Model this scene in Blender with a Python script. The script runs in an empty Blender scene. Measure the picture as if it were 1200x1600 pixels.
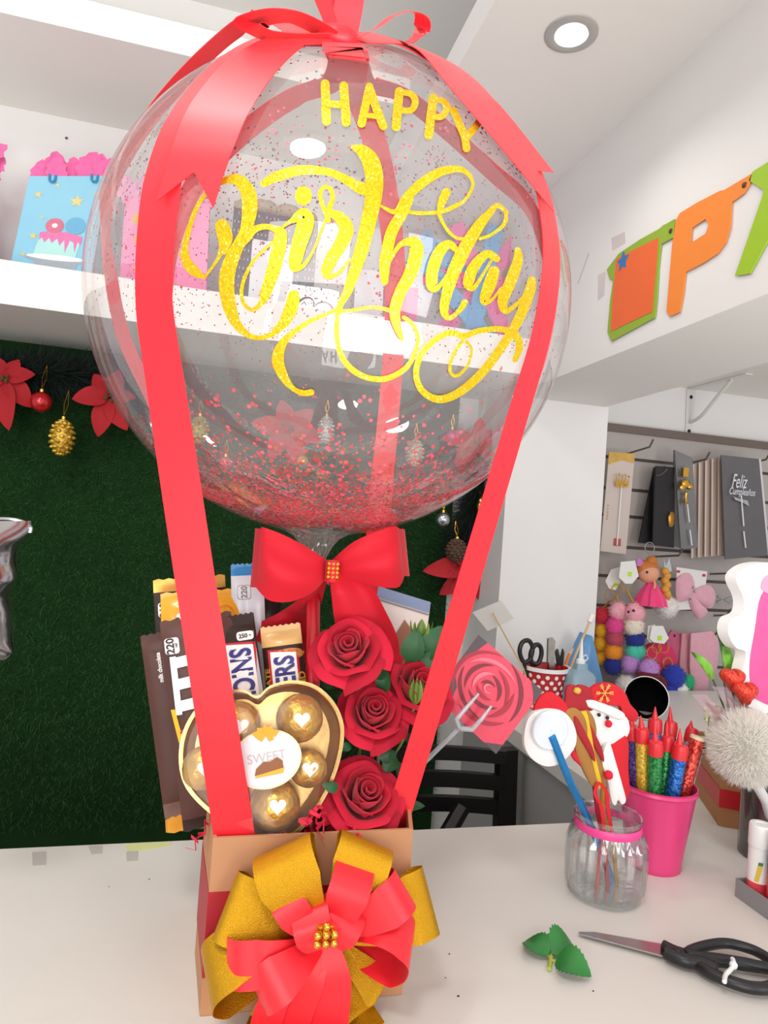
import bpy, bmesh, math, random
import numpy as np
from mathutils import Vector, Matrix

random.seed(7)
rng = np.random.default_rng(7)
S = bpy.context.scene
COL = S.collection

# ------------------------------------------------------------------ camera
F = 1050.0                      # focal length in pixels of the 1200 x 1600 frame
CAM = np.array([0.0, 0.0, 1.33])
def unit(v):
    v = np.asarray(v, float)
    n = np.linalg.norm(v)
    return v / n if n > 1e-12 else v
_Y = unit([330 - 600, 800 - 805, F])
_X = np.array([4600 - 600, 800 - 1105, F])
_X = unit(_X - _X.dot(_Y) * _Y)
_Z = np.cross(_Y, _X)
if _Z[1] < 0:
    _Z = -_Z
cam_data = bpy.data.cameras.new('camera')
cam = bpy.data.objects.new('camera', cam_data)
COL.objects.link(cam)
cam_data.sensor_fit = 'VERTICAL'
cam_data.sensor_height = 36.0
cam_data.lens = 36.0 * F / 1600.0
cam_data.clip_start = 0.02
R_ = [_X[0], _Y[0], _Z[0]]; U_ = [_X[1], _Y[1], _Z[1]]; W_ = [_X[2], _Y[2], _Z[2]]
cam.matrix_world = Matrix(((R_[0], U_[0], -W_[0], CAM[0]), (R_[1], U_[1], -W_[1], CAM[1]),
                           (R_[2], U_[2], -W_[2], CAM[2]), (0, 0, 0, 1)))
S.camera = cam

# ------------------------------------------------------------------ light and exposure
S.view_settings.view_transform = 'Standard'
S.view_settings.look = 'None'
S.view_settings.exposure = 0.04
S.view_settings.gamma = 1.0
S.view_settings.use_curve_mapping = False
S.cycles.transparent_max_bounces = 24
S.cycles.max_bounces = 10
world = bpy.data.worlds.new('shop_daylight')
S.world = world
world.use_nodes = True
wn = world.node_tree.nodes
wn['Background'].inputs[0].default_value = (0.93, 0.94, 1.0, 1)
wn['Background'].inputs[1].default_value = 0.62

def area_light(name, loc, target, sx, sy, power, col):
    d = bpy.data.lights.new(name, 'AREA')
    d.shape = 'RECTANGLE'; d.size = sx; d.size_y = sy; d.energy = power; d.color = col
    o = bpy.data.objects.new(name, d); COL.objects.link(o)
    o.location = loc
    o.rotation_euler = (Vector(target) - Vector(loc)).to_track_quat('-Z', 'Y').to_euler()
    return o
# the shop front behind the photographer: a broad opening and a door
area_light('shop_front_daylight', (-1.1, -2.6, 1.75), (0.2, 1.2, 1.25), 2.0, 1.5, 50, (1.0, 0.98, 0.95))
area_light('door_daylight', (1.6, -2.4, 1.6), (0.5, 1.2, 1.2), 0.8, 1.9, 26, (0.98, 0.98, 1.0))
# added fill light aimed up to brighten the soffit and ceiling
area_light('upward_fill', (0.7, -1.9, 0.25), (0.78, -0.1, 2.4), 2.2, 0.8, 84, (1.0, 0.98, 0.95))
# ceiling lamps of the shop in front of the counter
for nm_, lx_, ly_, lz_, pw_ in (('ceiling_lamp_front', -0.42, -0.42, 2.72, 11), ('ceiling_lamp_side', -0.75, 0.45, 2.72, 8)):
    d_ = bpy.data.lights.new(nm_, 'AREA'); d_.shape = 'DISK'; d_.size = 0.35; d_.energy = pw_; d_.color = (1, 0.98, 0.95)
    o_ = bpy.data.objects.new(nm_, d_); COL.objects.link(o_); o_.location = (lx_, ly_, lz_)

# ------------------------------------------------------------------ pixel <-> place
def ray(px, py):
    d = np.array([(px - 600) / F, (800 - py) / F, 1.0])
    return np.array([d @ _X, d @ _Y, d @ _Z])
def at(px, py, x=None, y=None, z=None):
    r = ray(px, py)
    t = x / r[0] if x is not None else (y / r[1] if y is not None else (z - CAM[2]) / r[2])
    return CAM + t * r
def depth(p):
    q = np.asarray(p) - CAM
    return q[0] * _X[2] + q[1] * _Y[2] + q[2] * _Z[2]
def size(npx, p):
    return npx * depth(p) / F

# ------------------------------------------------------------------ materials
def lin(c):
    if isinstance(c, str):
        c = c.lstrip('#'); c = [int(c[i:i + 2], 16) / 255 for i in (0, 2, 4)]
    return tuple((v / 12.92 if v <= 0.04045 else ((v + 0.055) / 1.055) ** 2.4) for v in c)
MATS = {}
def mat(name, col, rough=0.5, metal=0.0, var=0.06, scale=30.0, bump=0.0, sheen=0.0, spec=0.5, coat=0.0,
        emit=0.0, trans=0.0, col2=None, detail=3.0, aniso=0.0):
    if name in MATS: return MATS[name]
    m = bpy.data.materials.new(name); m.use_nodes = True
    nt = m.node_tree; b = nt.nodes['Principled BSDF']
    c = lin(col)
    tc = nt.nodes.new('ShaderNodeTexCoord')
    nz = nt.nodes.new('ShaderNodeTexNoise'); nz.inputs['Scale'].default_value = scale; nz.inputs['Detail'].default_value = detail
    nt.links.new(tc.outputs['Object'], nz.inputs['Vector'])
    mx = nt.nodes.new('ShaderNodeMix'); mx.data_type = 'RGBA'
    if col2 is None:
        mx.inputs[6].default_value = (*[v * (1 - var) for v in c], 1)
        mx.inputs[7].default_value = (*[min(1, v * (1 + var)) for v in c], 1)
        nt.links.new(nz.outputs['Fac'], mx.inputs[0])
    else:
        mx.inputs[6].default_value = (*c, 1); mx.inputs[7].default_value = (*lin(col2), 1)
        rp = nt.nodes.new('ShaderNodeValToRGB'); rp.color_ramp.elements[0].position = 0.42; rp.color_ramp.elements[1].position = 0.58
        nt.links.new(nz.outputs['Fac'], rp.inputs[0]); nt.links.new(rp.outputs[0], mx.inputs[0])
    nt.links.new(mx.outputs[2], b.inputs['Base Color'])
    b.inputs['Roughness'].default_value = rough; b.inputs['Metallic'].default_value = metal
    b.inputs['Specular IOR Level'].default_value = spec
    b.inputs['Sheen Weight'].default_value = sheen; b.inputs['Coat Weight'].default_value = coat
    b.inputs['Anisotropic'].default_value = aniso
    if trans: b.inputs['Transmission Weight'].default_value = trans
    if emit:
        b.inputs['Emission Color'].default_value = (*c, 1); b.inputs['Emission Strength'].default_value = emit
    if bump:
        bp = nt.nodes.new('ShaderNodeBump'); bp.inputs['Strength'].default_value = bump; bp.inputs['Distance'].default_value = 0.002
        nt.links.new(nz.outputs['Fac'], bp.inputs['Height']); nt.links.new(bp.outputs[0], b.inputs['Normal'])
    MATS[name] = m
    return m

def film(name, tint=(1, 1, 1), gloss=0.05, edge=0.7, haze=0.04, rough=0.03, hazecol=(0.9, 0.9, 0.92)):
    """thin clear plastic: mostly see-through, glossy at grazing angles, a trace of milky haze"""
    if name in MATS: return MATS[name]
    m = bpy.data.materials.new(name); m.use_nodes = True
    nt = m.node_tree; nt.nodes.remove(nt.nodes['Principled BSDF'])
    out = nt.nodes['Material Output']
    tr = nt.nodes.new('ShaderNodeBsdfTransparent'); tr.inputs[0].default_value = (*tint, 1)
    gl = nt.nodes.new('ShaderNodeBsdfGlossy'); gl.inputs['Roughness'].default_value = rough
    df = nt.nodes.new('ShaderNodeBsdfDiffuse'); df.inputs[0].default_value = (*hazecol, 1)
    lw = nt.nodes.new('ShaderNodeLayerWeight'); lw.inputs[0].default_value = 0.5
    pw = nt.nodes.new('ShaderNodeMath'); pw.operation = 'POWER'; pw.inputs[1].default_value = 3.2
    nt.links.new(lw.outputs['Facing'], pw.inputs[0])
    mr = nt.nodes.new('ShaderNodeMapRange')
    mr.inputs['To Min'].default_value = gloss; mr.inputs['To Max'].default_value = edge
    nt.links.new(pw.outputs[0], mr.inputs['Value'])
    tc = nt.nodes.new('ShaderNodeTexCoord'); nz = nt.nodes.new('ShaderNodeTexNoise'); nz.inputs['Scale'].default_value = 9
    nt.links.new(tc.outputs['Object'], nz.inputs['Vector'])
    bp = nt.nodes.new('ShaderNodeBump'); bp.inputs['Strength'].default_value = 0.25; bp.inputs['Distance'].default_value = 0.004
    nt.links.new(nz.outputs['Fac'], bp.inputs['Height']); nt.links.new(bp.outputs[0], gl.inputs['Normal'])
    m1 = nt.nodes.new('ShaderNodeMixShader'); m1.inputs[0].default_value = haze
    nt.links.new(tr.outputs[0], m1.inputs[1]); nt.links.new(df.outputs[0], m1.inputs[2])
    m2 = nt.nodes.new('ShaderNodeMixShader')
    nt.links.new(mr.outputs[0], m2.inputs[0]); nt.links.new(m1.outputs[0], m2.inputs[1]); nt.links.new(gl.outputs[0], m2.inputs[2])
    nt.links.new(m2.outputs[0], out.inputs[0])
    MATS[name] = m
    return m

# ------------------------------------------------------------------ mesh builder
class MB:
    def __init__(self): self.v = []; self.f = []; self.m = []
    def add(self, vs, fs, mi=0):
        k = len(self.v)
        self.v += [tuple(map(float, p)) for p in vs]
        self.f += [tuple(i + k for i in f) for f in fs]; self.m += [mi] * len(fs)
        return k
    def box(self, c, s, ax=None, mi=0):
        c = np.asarray(c, float); h = np.asarray(s, float) / 2
        A = np.eye(3) if ax is None else np.asarray(ax)
        vs = [c + A[0] * h[0] * i + A[1] * h[1] * j + A[2] * h[2] * k for i in (-1, 1) for j in (-1, 1) for k in (-1, 1)]
        self.add(vs, [(0, 1, 3, 2), (4, 6, 7, 5), (0, 4, 5, 1), (2, 3, 7, 6), (0, 2, 6, 4), (1, 5, 7, 3)], mi); return self
    def bb(self, lo, hi, mi=0):
        lo = np.asarray(lo, float); hi = np.asarray(hi, float)
        return self.box((lo + hi) / 2, hi - lo, None, mi)
    def tube(self, pts, r, n=8, mi=0, cap=True, closed=False):
        P = [np.asarray(p, float) for p in pts]; N = len(P)
        rr = r if hasattr(r, '__len__') else [r] * N
        up = None; rings = []
        for i, p in enumerate(P):
            if closed: t = unit(P[(i + 1) % N] - P[i - 1])
            else: t = unit(P[min(i + 1, N - 1)] - P[max(i - 1, 0)])
            if up is None:
                a = np.array([0, 0, 1.0]) if abs(t[2]) < 0.9 else np.array([1.0, 0, 0])
                up = unit(np.cross(np.cross(t, a), t))
            else: up = unit(up - t * up.dot(t))
            s = np.cross(t, up)
            rings.append([p + rr[i] * (math.cos(2 * math.pi * j / n) * up + math.sin(2 * math.pi * j / n) * s) for j in range(n)])
        vs = [q for g in rings for q in g]; fs = []
        for i in range(N if closed else N - 1):
            a = i * n; b = ((i + 1) % N) * n
            fs += [(a + j, a + (j + 1) % n, b + (j + 1) % n, b + j) for j in range(n)]
        if cap and not closed:
            fs += [tuple(range(n))[::-1], tuple((N - 1) * n + j for j in range(n))]
        self.add(vs, fs, mi); return self
    def lathe(self, prof, c, n=32, mi=0, axis=(0, 0, 1), ref=None, caps=False, wob=None):
        a = unit(axis); u = np.array([1.0, 0, 0]) if abs(a[0]) < 0.9 else np.array([0, 1.0, 0])
        if ref is not None: u = np.asarray(ref, float)
        u = unit(u - a * u.dot(a)); w = np.cross(a, u); c = np.asarray(c, float)
        vs = []
        for k, (r, h) in enumerate(prof):
            for j in range(n):
                t = 2 * math.pi * j / n
                q = r * (1 + (wob(k, t) if wob else 0))
                vs.append(c + a * h + q * (math.cos(t) * u + math.sin(t) * w))
        fs = [(i * n + j, i * n + (j + 1) % n, (i + 1) * n + (j + 1) % n, (i + 1) * n + j) for i in range(len(prof) - 1) for j in range(n)]
        if caps: fs += [tuple(range(n))[::-1], tuple((len(prof) - 1) * n + j for j in range(n))]
        self.add(vs, fs, mi); return self
    def sphere(self, c, r, n=16, mi=0, sc=(1, 1, 1), noise=0.0, ax=None):
        c = np.asarray(c, float); A = np.eye(3) if ax is None else np.asarray(ax)
        vs = []; m = max(6, n // 2)
        def pt(th, ph):
            d = np.array([math.sin(th) * math.cos(ph) * sc[0], math.sin(th) * math.sin(ph) * sc[1], math.cos(th) * sc[2]]) * r
            return c + d @ A * (1 + noise * random.uniform(-1, 1))
        vs.append(pt(0, 0))
        for i in range(1, m):
            for j in range(n): vs.append(pt(math.pi * i / m, 2 * math.pi * j / n))
        vs.append(pt(math.pi, 0)); L = len(vs) - 1
        fs = [(0, 1 + j, 1 + (j + 1) % n) for j in range(n)]
        for i in range(m - 2):
            a = 1 + i * n; fs += [(a + j, a + n + j, a + n + (j + 1) % n, a + (j + 1) % n) for j in range(n)]
        a = 1 + (m - 2) * n; fs += [(a + j, L, a + (j + 1) % n) for j in range(n)]
        self.add(vs, fs, mi); return self
    def strip(self, pts, wd, w, t=0.0006, mi=0):
        """a thin closed ribbon: centre line pts, width directions wd, width(s) w, thickness t"""
        P = [np.asarray(p, float) for p in pts]; N = len(P)
        ww = w if hasattr(w, '__len__') else [w] * N
        vs = []
        for i, p in enumerate(P):
            tg = unit(P[min(i + 1, N - 1)] - P[max(i - 1, 0)]); d = unit(wd[i]); nn = unit(np.cross(tg, d))
            h = d * ww[i] / 2; k = nn * t / 2
            vs += [p - h - k, p + h - k, p + h + k, p - h + k]
        fs = []
        for i in range(N - 1):
            a = i * 4; b = a + 4
            fs += [(a, a + 1, b + 1, b), (a + 1, a + 2, b + 2, b + 1), (a + 2, a + 3, b + 3, b + 2), (a + 3, a, b, b + 3)]
        fs += [(3, 2, 1, 0), ((N - 1) * 4, (N - 1) * 4 + 1, (N - 1) * 4 + 2, (N - 1) * 4 + 3)]
        self.add(vs, fs, mi); return self
    def prism(self, poly, back, mi=0, side=None):
        """closed slab: front outline poly (3-D points), back = offset vector"""
        n = len(poly); P = [np.asarray(p, float) for p in poly]; b = np.asarray(back, float)
        self.add(P, [tuple(range(n))], mi)
        k = len(self.v) - n
        self.add([p + b for p in P], [tuple(range(n))[::-1]], mi if side is None else side)
        k2 = len(self.v) - n
        fs = [(k + i, k2 + i, k2 + (i + 1) % n, k + (i + 1) % n) for i in range(n)]
        self.f += fs; self.m += [mi if side is None else side] * n
        return self
    def puff(self, poly, back, bulge, rings=4, mi=0):
        """cushion: outline poly, extruded by back, its front domed by bulge (vector)"""
        P = np.array([np.asarray(p, float) for p in poly]); n = len(P); c = P.mean(0)
        b = np.asarray(back, float); g = np.asarray(bulge, float)
        L = [P + b, P]
        for k in range(1, rings):
            s = k / rings; L.append(c + (P - c) * (1 - s) + g * math.sqrt(1 - (1 - s) ** 2))
        vs = [q for r in L for q in r] + [c + g]
        fs = [tuple(range(n))[::-1]]
        for i in range(len(L) - 1):
            fs += [(i * n + j, i * n + (j + 1) % n, (i + 1) * n + (j + 1) % n, (i + 1) * n + j) for j in range(n)]
        a = (len(L) - 1) * n; fs += [(a + j, a + (j + 1) % n, len(vs) - 1) for j in range(n)]
        self.add(vs, fs, mi); return self
    def grid(self, fn, nu, nv, mi=0, mfun=None):
        vs = [fn(i / nu, j / nv) for j in range(nv + 1) for i in range(nu + 1)]
        k = self.add(vs, [], mi)
        for j in range(nv):
            for i in range(nu):
                a = k + j * (nu + 1) + i
                self.f.append((a, a + 1, a + nu + 2, a + nu + 1)); self.m.append(mfun((i + .5) / nu, (j + .5) / nv) if mfun else mi)
        return self

def tag(o, label=None, cat=None, group=None, kind=None):
    if label: o['label'] = label
    if cat: o['category'] = cat
    if group: o['group'] = group
    if kind: o['kind'] = kind
    return o
def thing(name, label, cat, base, group=None):
    o = bpy.data.objects.new(name, None); COL.objects.link(o)
    o.empty_display_size = 0.02
    o.location = tuple(map(float, base))
    return tag(o, label, cat, group)
def root_loc(p):
    v = Vector((0, 0, 0))
    while p is not None: v = v + Vector(p.location); p = p.parent
    return v
def obj(name, mb, mats, parent=None, smooth=True, label=None, base=None, kind=None, fixn=True, sharp=40):
    me = bpy.data.meshes.new(name)
    V = np.array(mb.v)
    off = np.array(root_loc(parent)) if parent is not None else (np.array(base, float) if base is not None else np.array([V[:, 0].mean(), V[:, 1].mean(), V[:, 2].min()]))
    me.from_pydata([tuple(p) for p in (V - off)], [], mb.f)
    if not isinstance(mats, (list, tuple)): mats = [mats]
    for m in mats: me.materials.append(m)
    if len(mats) > 1: me.polygons.foreach_set('material_index', mb.m)
    if fixn:
        bm = bmesh.new(); bm.from_mesh(me)
        bmesh.ops.recalc_face_normals(bm, faces=bm.faces[:]); bm.to_mesh(me); bm.free()
    if smooth:
        me.polygons.foreach_set('use_smooth', [True] * len(me.polygons))
        try: me.set_sharp_from_angle(angle=math.radians(sharp))
        except Exception: pass
    o = bpy.data.objects.new(name, me); COL.objects.link(o)
    if parent is not None: o.parent = parent
    else: o.location = tuple(off)
    if label: o['label'] = label
    if kind: o['kind'] = kind
    return o
def struct(name, mb, m, smooth=False):
    return obj(name, mb, m, None, smooth, kind='structure')

def smooth_path(pts, n=8, closed=False):
    P = [np.asarray(p, float) for p in pts]; N = len(P); out = []
    seg = N if closed else N - 1
    for i in range(seg):
        if closed: a, b, c, d = P[(i - 1) % N], P[i], P[(i + 1) % N], P[(i + 2) % N]
        else: a, b, c, d = P[max(i - 1, 0)], P[i], P[i + 1], P[min(i + 2, N - 1)]
        for k in range(n):
            t = k / n
            out.append(0.5 * ((2 * b) + (c - a) * t + (2 * a - 5 * b + 4 * c - d) * t * t + (3 * b - a - 3 * c + d) * t ** 3))
    if not closed: out.append(P[-1])
    return out

_fontcache = {}
def text2d(body, bold=False, shear=0.0, narrow=1.0, off=0.0):
    """flat glyph mesh in unit size: (verts 2-D centred, faces, width, height)"""
    key = (body, shear, narrow, off)
    if key in _fontcache: return _fontcache[key]
    cu = bpy.data.curves.new('lettering', 'FONT'); cu.body = body; cu.size = 1.0; cu.shear = shear
    cu.align_x = 'CENTER'; cu.align_y = 'CENTER'; cu.offset = off; cu.resolution_u = 4
    ob = bpy.data.objects.new('lettering', cu); COL.objects.link(ob)
    dg = bpy.context.evaluated_depsgraph_get()
    me = bpy.data.meshes.new_from_object(ob.evaluated_get(dg))
    v = np.array([(p.co.x * narrow, p.co.y) for p in me.vertices]); f = [tuple(p.vertices) for p in me.polygons]
    bpy.data.objects.remove(ob); bpy.data.curves.remove(cu); bpy.data.meshes.remove(me)
    lo = v.min(0); hi = v.max(0); v = v - (lo + hi) / 2
    _fontcache[key] = (v, f, hi[0] - lo[0], hi[1] - lo[1])
    return _fontcache[key]
def put_text(mb, body, o, u, v, h=None, w=None, mi=0, surf=None, eps=0.0006, shear=0.0, off=0.0, rot=0.0):
    """lay lettering on the plane (o, u, v), scaled to glyph height h and/or width w; surf lifts it onto a bulge"""
    V, Fc, tw, th = text2d(body, shear=shear, off=off)
    sy = (h / th) if h else (w / tw); sx = (w / tw) if w else sy
    o = np.asarray(o, float); u = unit(u); v = unit(v); n = unit(np.cross(u, v))
    c, s = math.cos(rot), math.sin(rot); vs = []
    for x, y in V:
        x, y = x * sx, y * sy; x, y = c * x - s * y, s * x + c * y
        p = o + u * x + v * y + n * eps
        vs.append(surf(x, y, eps) if surf else p)
    mb.add(vs, Fc, mi)
def flat_poly(mb, pts, o, u, v, mi=0, eps=0.0005, surf=None):
    o = np.asarray(o, float); u = unit(u); v = unit(v); n = unit(np.cross(u, v))
    vs = [surf(x, y, eps) if surf else o + u * x + v * y + n * eps for x, y in pts]
    mb.add(vs, [tuple(range(len(pts)))], mi)
def circle(r, n=24, cx=0, cy=0, ry=None, a0=0):
    return [(cx + r * math.cos(a0 + 2 * math.pi * k / n), cy + (ry or r) * math.sin(a0 + 2 * math.pi * k / n)) for k in range(n)]
def star(r, r2, n=5, cx=0, cy=0, a0=math.pi / 2):
    return [(cx + (r if k % 2 == 0 else r2) * math.cos(a0 + math.pi * k / n), cy + (r if k % 2 == 0 else r2) * math.sin(a0 + math.pi * k / n)) for k in range(2 * n)]
def heart2d(w, n=40):
    P = []
    for k in range(n):
        t = 2 * math.pi * k / n
        P.append((16 * math.sin(t) ** 3 / 32 * w, (13 * math.cos(t) - 5 * math.cos(2 * t) - 2 * math.cos(3 * t) - math.cos(4 * t)) / 32 * w))
    return P
def ypoly(pts, y): return [at(px, py, y=y) for px, py in pts]
def zpoly(pts, z): return [at(px, py, z=z) for px, py in pts]
EX, EY, EZ = np.eye(3)

# ------------------------------------------------------------------ shared materials
WHITE_WALL = mat('white_plaster', '#e4e2df', 0.75, var=0.02, scale=6, bump=0.05)
WHITE_PAINT = mat('white_painted_board', '#eceae4', 0.5, var=0.02, scale=8)
TABLE_WHITE = mat('white_laminate', '#dcd8d0', 0.35, var=0.035, scale=5, spec=0.35)
RED_SATIN = mat('red_satin', '#f2202e', 0.40, var=0.05, scale=12, sheen=0.1, spec=0.5)
RED_BOW = mat('red_grosgrain', '#cf1228', 0.6, var=0.07, scale=20, sheen=0.12, spec=.3)
GOLD_RIBBON = mat('gold_lame_ribbon', '#d09a14', 0.36, 0.7, var=0.3, scale=1100, bump=0.5)
GOLD = mat('gold_metal', '#e8b24a', 0.25, 1.0, var=0.1, scale=80, bump=0.15)
KRAFT = mat('kraft_board', '#c08a62', 0.75, var=0.05, scale=40, bump=0.05)
RED_CARD = mat('red_card', '#ac1a26', 0.5, var=0.04)
BLACK_PL = mat('black_plastic', '#17171a', 0.35, var=0.1)
STEEL = mat('steel', '#b8b6b2', 0.28, 1.0, var=0.08, scale=60)
WHITE_PL = mat('white_plastic', '#eeeeec', 0.4, var=0.02)
GREEN_LEAF = mat('green_leaf', '#2a6036', 0.5, var=0.2, scale=25, bump=0.2)
STEM_GREEN = mat('green_stem', '#6f8f3a', 0.55, var=0.15)
# ================================================================== the setting
TZ = 0.90
YW = 2.0            # grass wall / back wall
XP = 0.798          # left face of pillar and beam
YP = 1.75           # pillar front
XR = 1.107          # right face of pillar
YS = 1.95           # slat wall face
BZ = 1.728          # beam underside
SZ = 2.245          # soffit underside
b = MB().bb((-2.2, YW, 0), (XP, YW + 0.06, 2.85)); struct('wall_back', b, WHITE_WALL)
b = MB().bb((XP, YP, 0), (XR, YW + 0.06, BZ)); struct('pillar', b, WHITE_WALL)
b = MB().bb((XP, -0.6, BZ), (1.095, YW + 0.06, SZ)); struct('beam', b, WHITE_WALL)
b = MB().bb((XR, YS + 0.03, 0), (3.2, YS + 0.09, 2.85)); struct('wall_right', b, WHITE_WALL)
b = MB().bb((-2.2, -0.6, 2.80), (3.2, YW + 0.06, 2.86)); struct('ceiling', b, WHITE_WALL)
b = MB().bb((0.405, -0.6, SZ), (1.30, YW, SZ + 0.07)); struct('ceiling_soffit', b, WHITE_WALL)
b = MB().bb((-2.4, -3.2, -0.05), (3.4, YW + 0.1, 0)); struct('floor', b, mat('floor_tile', '#b9b2a8', 0.4, var=0.08, scale=3))


# artificial grass panel: backing + blades
gx0, gx1, gz0, gz1 = -1.6, 0.728, 0.35, 1.76
gb = MB().bb((gx0, YW - 0.016, gz0), (gx1, YW - 0.001, gz1))
gmat = mat('grass_backing', '#1c381b', 0.95, var=0.3, scale=9, spec=0.1)
gw = thing('grass_wall', 'dark green artificial grass panel covering the back wall under the shelf', 'artificial grass', (-0.4, YW - 0.016, gz0))
obj('backing', gb, gmat, gw, smooth=False)
nb = 50000
bx = rng.uniform(-0.75, gx1, nb); bz = rng.uniform(0.45, 1.74, nb)
L = rng.uniform(0.010, 0.024, nb); an = rng.uniform(0, 2 * np.pi, nb)
tip = np.stack([bx + L * 0.8 * np.cos(an), YW - 0.016 - L * 0.7, bz + L * 0.6 * np.sin(an) - 0.004], 1)
pw = np.stack([-np.sin(an), np.zeros(nb), np.cos(an)], 1) * 0.0011
base = np.stack([bx, np.full(nb, YW - 0.0155), bz], 1)
vv = np.empty((nb, 3, 3)); vv[:, 0] = base - pw; vv[:, 1] = base + pw; vv[:, 2] = tip
gm = MB(); gm.v = [tuple(p) for p in vv.reshape(-1, 3)]; gm.f = [(3 * i, 3 * i + 1, 3 * i + 2) for i in range(nb)]
gm.m = list(rng.integers(0, 3, nb))
obj('grass_blades', gm, [mat('grass_blade', '#264c24', 0.7, var=0.3, scale=6, spec=0.15), mat('grass_blade_dark', '#1a3a19', 0.7, var=0.3, scale=6, spec=0.15),
                         mat('grass_blade_light', '#345a30', 0.7, var=0.3, scale=6, spec=0.15)], gw, smooth=False, kind='stuff', fixn=False)

# shelves: deep white boards on the back wall
ZL0, ZL1 = 1.757, 1.853
b = MB().bb((-1.9, 1.62, ZL0), (XP, YW, ZL1))
tag(obj('wall_shelf', b, WHITE_PAINT, None, False), 'thick white shelf board holding gift bags above the grass wall', 'shelf')
b = MB().bb((-1.9, 1.62, 2.390), (0.405, YW, 2.462))
tag(obj('wall_shelf', b, WHITE_PAINT, None, False), 'thick white empty shelf board high under the ceiling', 'shelf')

# L-shaped counter: one continuous top over cabinets
YB = 0.925
b = MB()
Lp = [(-1.4, -0.3), (1.75, -0.3), (1.75, YP - 0.002), (0.69, YP - 0.002), (0.69, YB), (-1.4, YB)]
b.prism([(x, y, TZ) for x, y in Lp], (0, 0, -0.035))
ct = thing('counter', 'white shop counter turning a corner towards the pillar', 'counter', (0.2, 0.3, 0))
obj('counter_top', b, TABLE_WHITE, ct, smooth=False)
b = MB().bb((-1.38, 0.02, 0.0), (0.70, YB - 0.03, TZ - 0.035)); obj('counter_front', b, WHITE_PAINT, ct, smooth=False)
b = MB().bb((0.71, 0.02, 0.0), (1.73, YP - 0.02, TZ - 0.035)); obj('side_cabinet', b, mat('shaded_laminate', '#a9a7a4', 0.6, var=0.03), ct, smooth=False)  # cabinet side greyed in colour to stand in for its shade
# tape residue on the rear edge and a few specks
def tape(pts, m, name='tape_strip', label=None):
    bb_ = MB(); P = zpoly(pts, TZ + 0.0001)
    bb_.prism([p + EZ * 0.0004 for p in P], (0, 0, -0.0004))
    return tag(obj(name, bb_, m, None, False), label, 'tape')
TAPE_GREY = mat('grey_tape', '#bfbab2', 0.4, var=0.05)
tape([(196, 1319), (268, 1315), (266, 1321), (232, 1328), (199, 1330)], mat('yellow_tape', '#d8dc9a', 0.4, var=0.08), label='pale yellow tape scrap on the rear edge of the white counter')
tape([(138, 1322), (160, 1321), (159, 1334), (143, 1335)], TAPE_GREY, label='small grey tape scrap left of the yellow tape on the counter edge')
tape([(50, 1332), (72, 1331), (71, 1352), (51, 1353)], TAPE_GREY, label='grey tape mark nearest the left end of the counter')
tape([(197, 1331), (216, 1330), (215, 1345), (198, 1346)], TAPE_GREY, label='grey tape mark just in front of the yellow tape scrap')
sp = MB()
for (px, py, r) in ((702, 1491, .0008), (716, 1557, .001), (927, 1549, .0008), (233, 1374, .0007), (170, 1386, .0006), (696, 1528, .0006)):
    c = at(px, py, z=TZ); sp.sphere(c + EZ * r * 0.4, r, 8, sc=(1.3, 1, .6))
tag(obj('counter_specks', sp, mat('dark_crumb', '#3a322c', 0.9, var=0.2)), 'tiny dark specks scattered on the white counter', 'crumbs', kind='stuff')

# ------------------------------------------------------------------ downlight in the soffit
lc = at(893, 52, z=SZ)
dl = thing('ceiling_light', 'round recessed downlight with a grey rim, shining in the soffit', 'ceiling light', lc - EZ * 0.004)
R = 0.047
b = MB().lathe([(R * .62, -0.012 + 0.012), (R * .64, -0.004), (R * .8, -0.006), (R, -0.003), (R * 1.01, -0.0002), (R * .62, -0.0002)], lc, 40)
obj('rim', b, mat('grey_metal_rim', '#b4b2b0', 0.4, 0.3, var=0.03), dl)
b = MB().lathe([(0.0005, -0.003), (R * .45, -0.0028), (R * .56, -0.0018), (R * .575, -0.0004), (0.0005, -0.0004)], lc, 32)
obj('lens', b, mat('lit_lens', '#fffdf8', 0.4, var=0.0, emit=9.0), dl)
ld = bpy.data.lights.new('downlight_beam', 'SPOT'); ld.energy = 3; ld.spot_size = 2.2; ld.shadow_soft_size = 0.03; ld.color = (1, 0.97, 0.92); ld.spot_blend = 0.8
lo_ = bpy.data.objects.new('downlight_beam', ld); COL.objects.link(lo_); lo_.parent = dl; lo_.location = (0, 0, -0.012)
# ceiling fitting the photograph hints at by the second catch-light on the balloon is out of frame

# ------------------------------------------------------------------ slat wall
sw = thing('slat_wall', 'white slatted display wall with dark grooves behind the right counter', 'display wall', (1.6, YS, 0.9))
SLAT = mat('slat_board', '#b0a8a2', 0.6, var=0.03)  # boards greyed in colour to stand in for the weaker light back here
GROOVE = mat('slat_groove', '#5a4a44', 0.6, var=0.1)
zt = at(951, 668, y=YS)[2]
zg = [at(990, py, y=YS)[2] for py in (718, 766, 808, 856)]
st_ = float(np.mean(np.diff(zg)))
grooves = zg + [zg[-1] + st_ * k for k in range(1, 6)]
b = MB(); g = MB()
top = zt - 0.008; hg = 0.0105
edges = [top] + grooves
for k, z in enumerate(edges):
    hi = z - (hg / 2 if k else 0)
    lo = (edges[k + 1] + hg / 2) if k + 1 < len(edges) else TZ - 0.03
    if hi - lo > 0.005: b.bb((XR - 0.02, YS, lo), (3.0, YS + 0.016, hi))
for z in grooves: g.bb((XR - 0.02, YS + 0.009, z - hg / 2 - .002), (3.0, YS + 0.014, z + hg / 2 + .002))
obj('slats', b, SLAT, sw, smooth=False); obj('grooves', g, GROOVE, sw, smooth=False)
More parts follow.
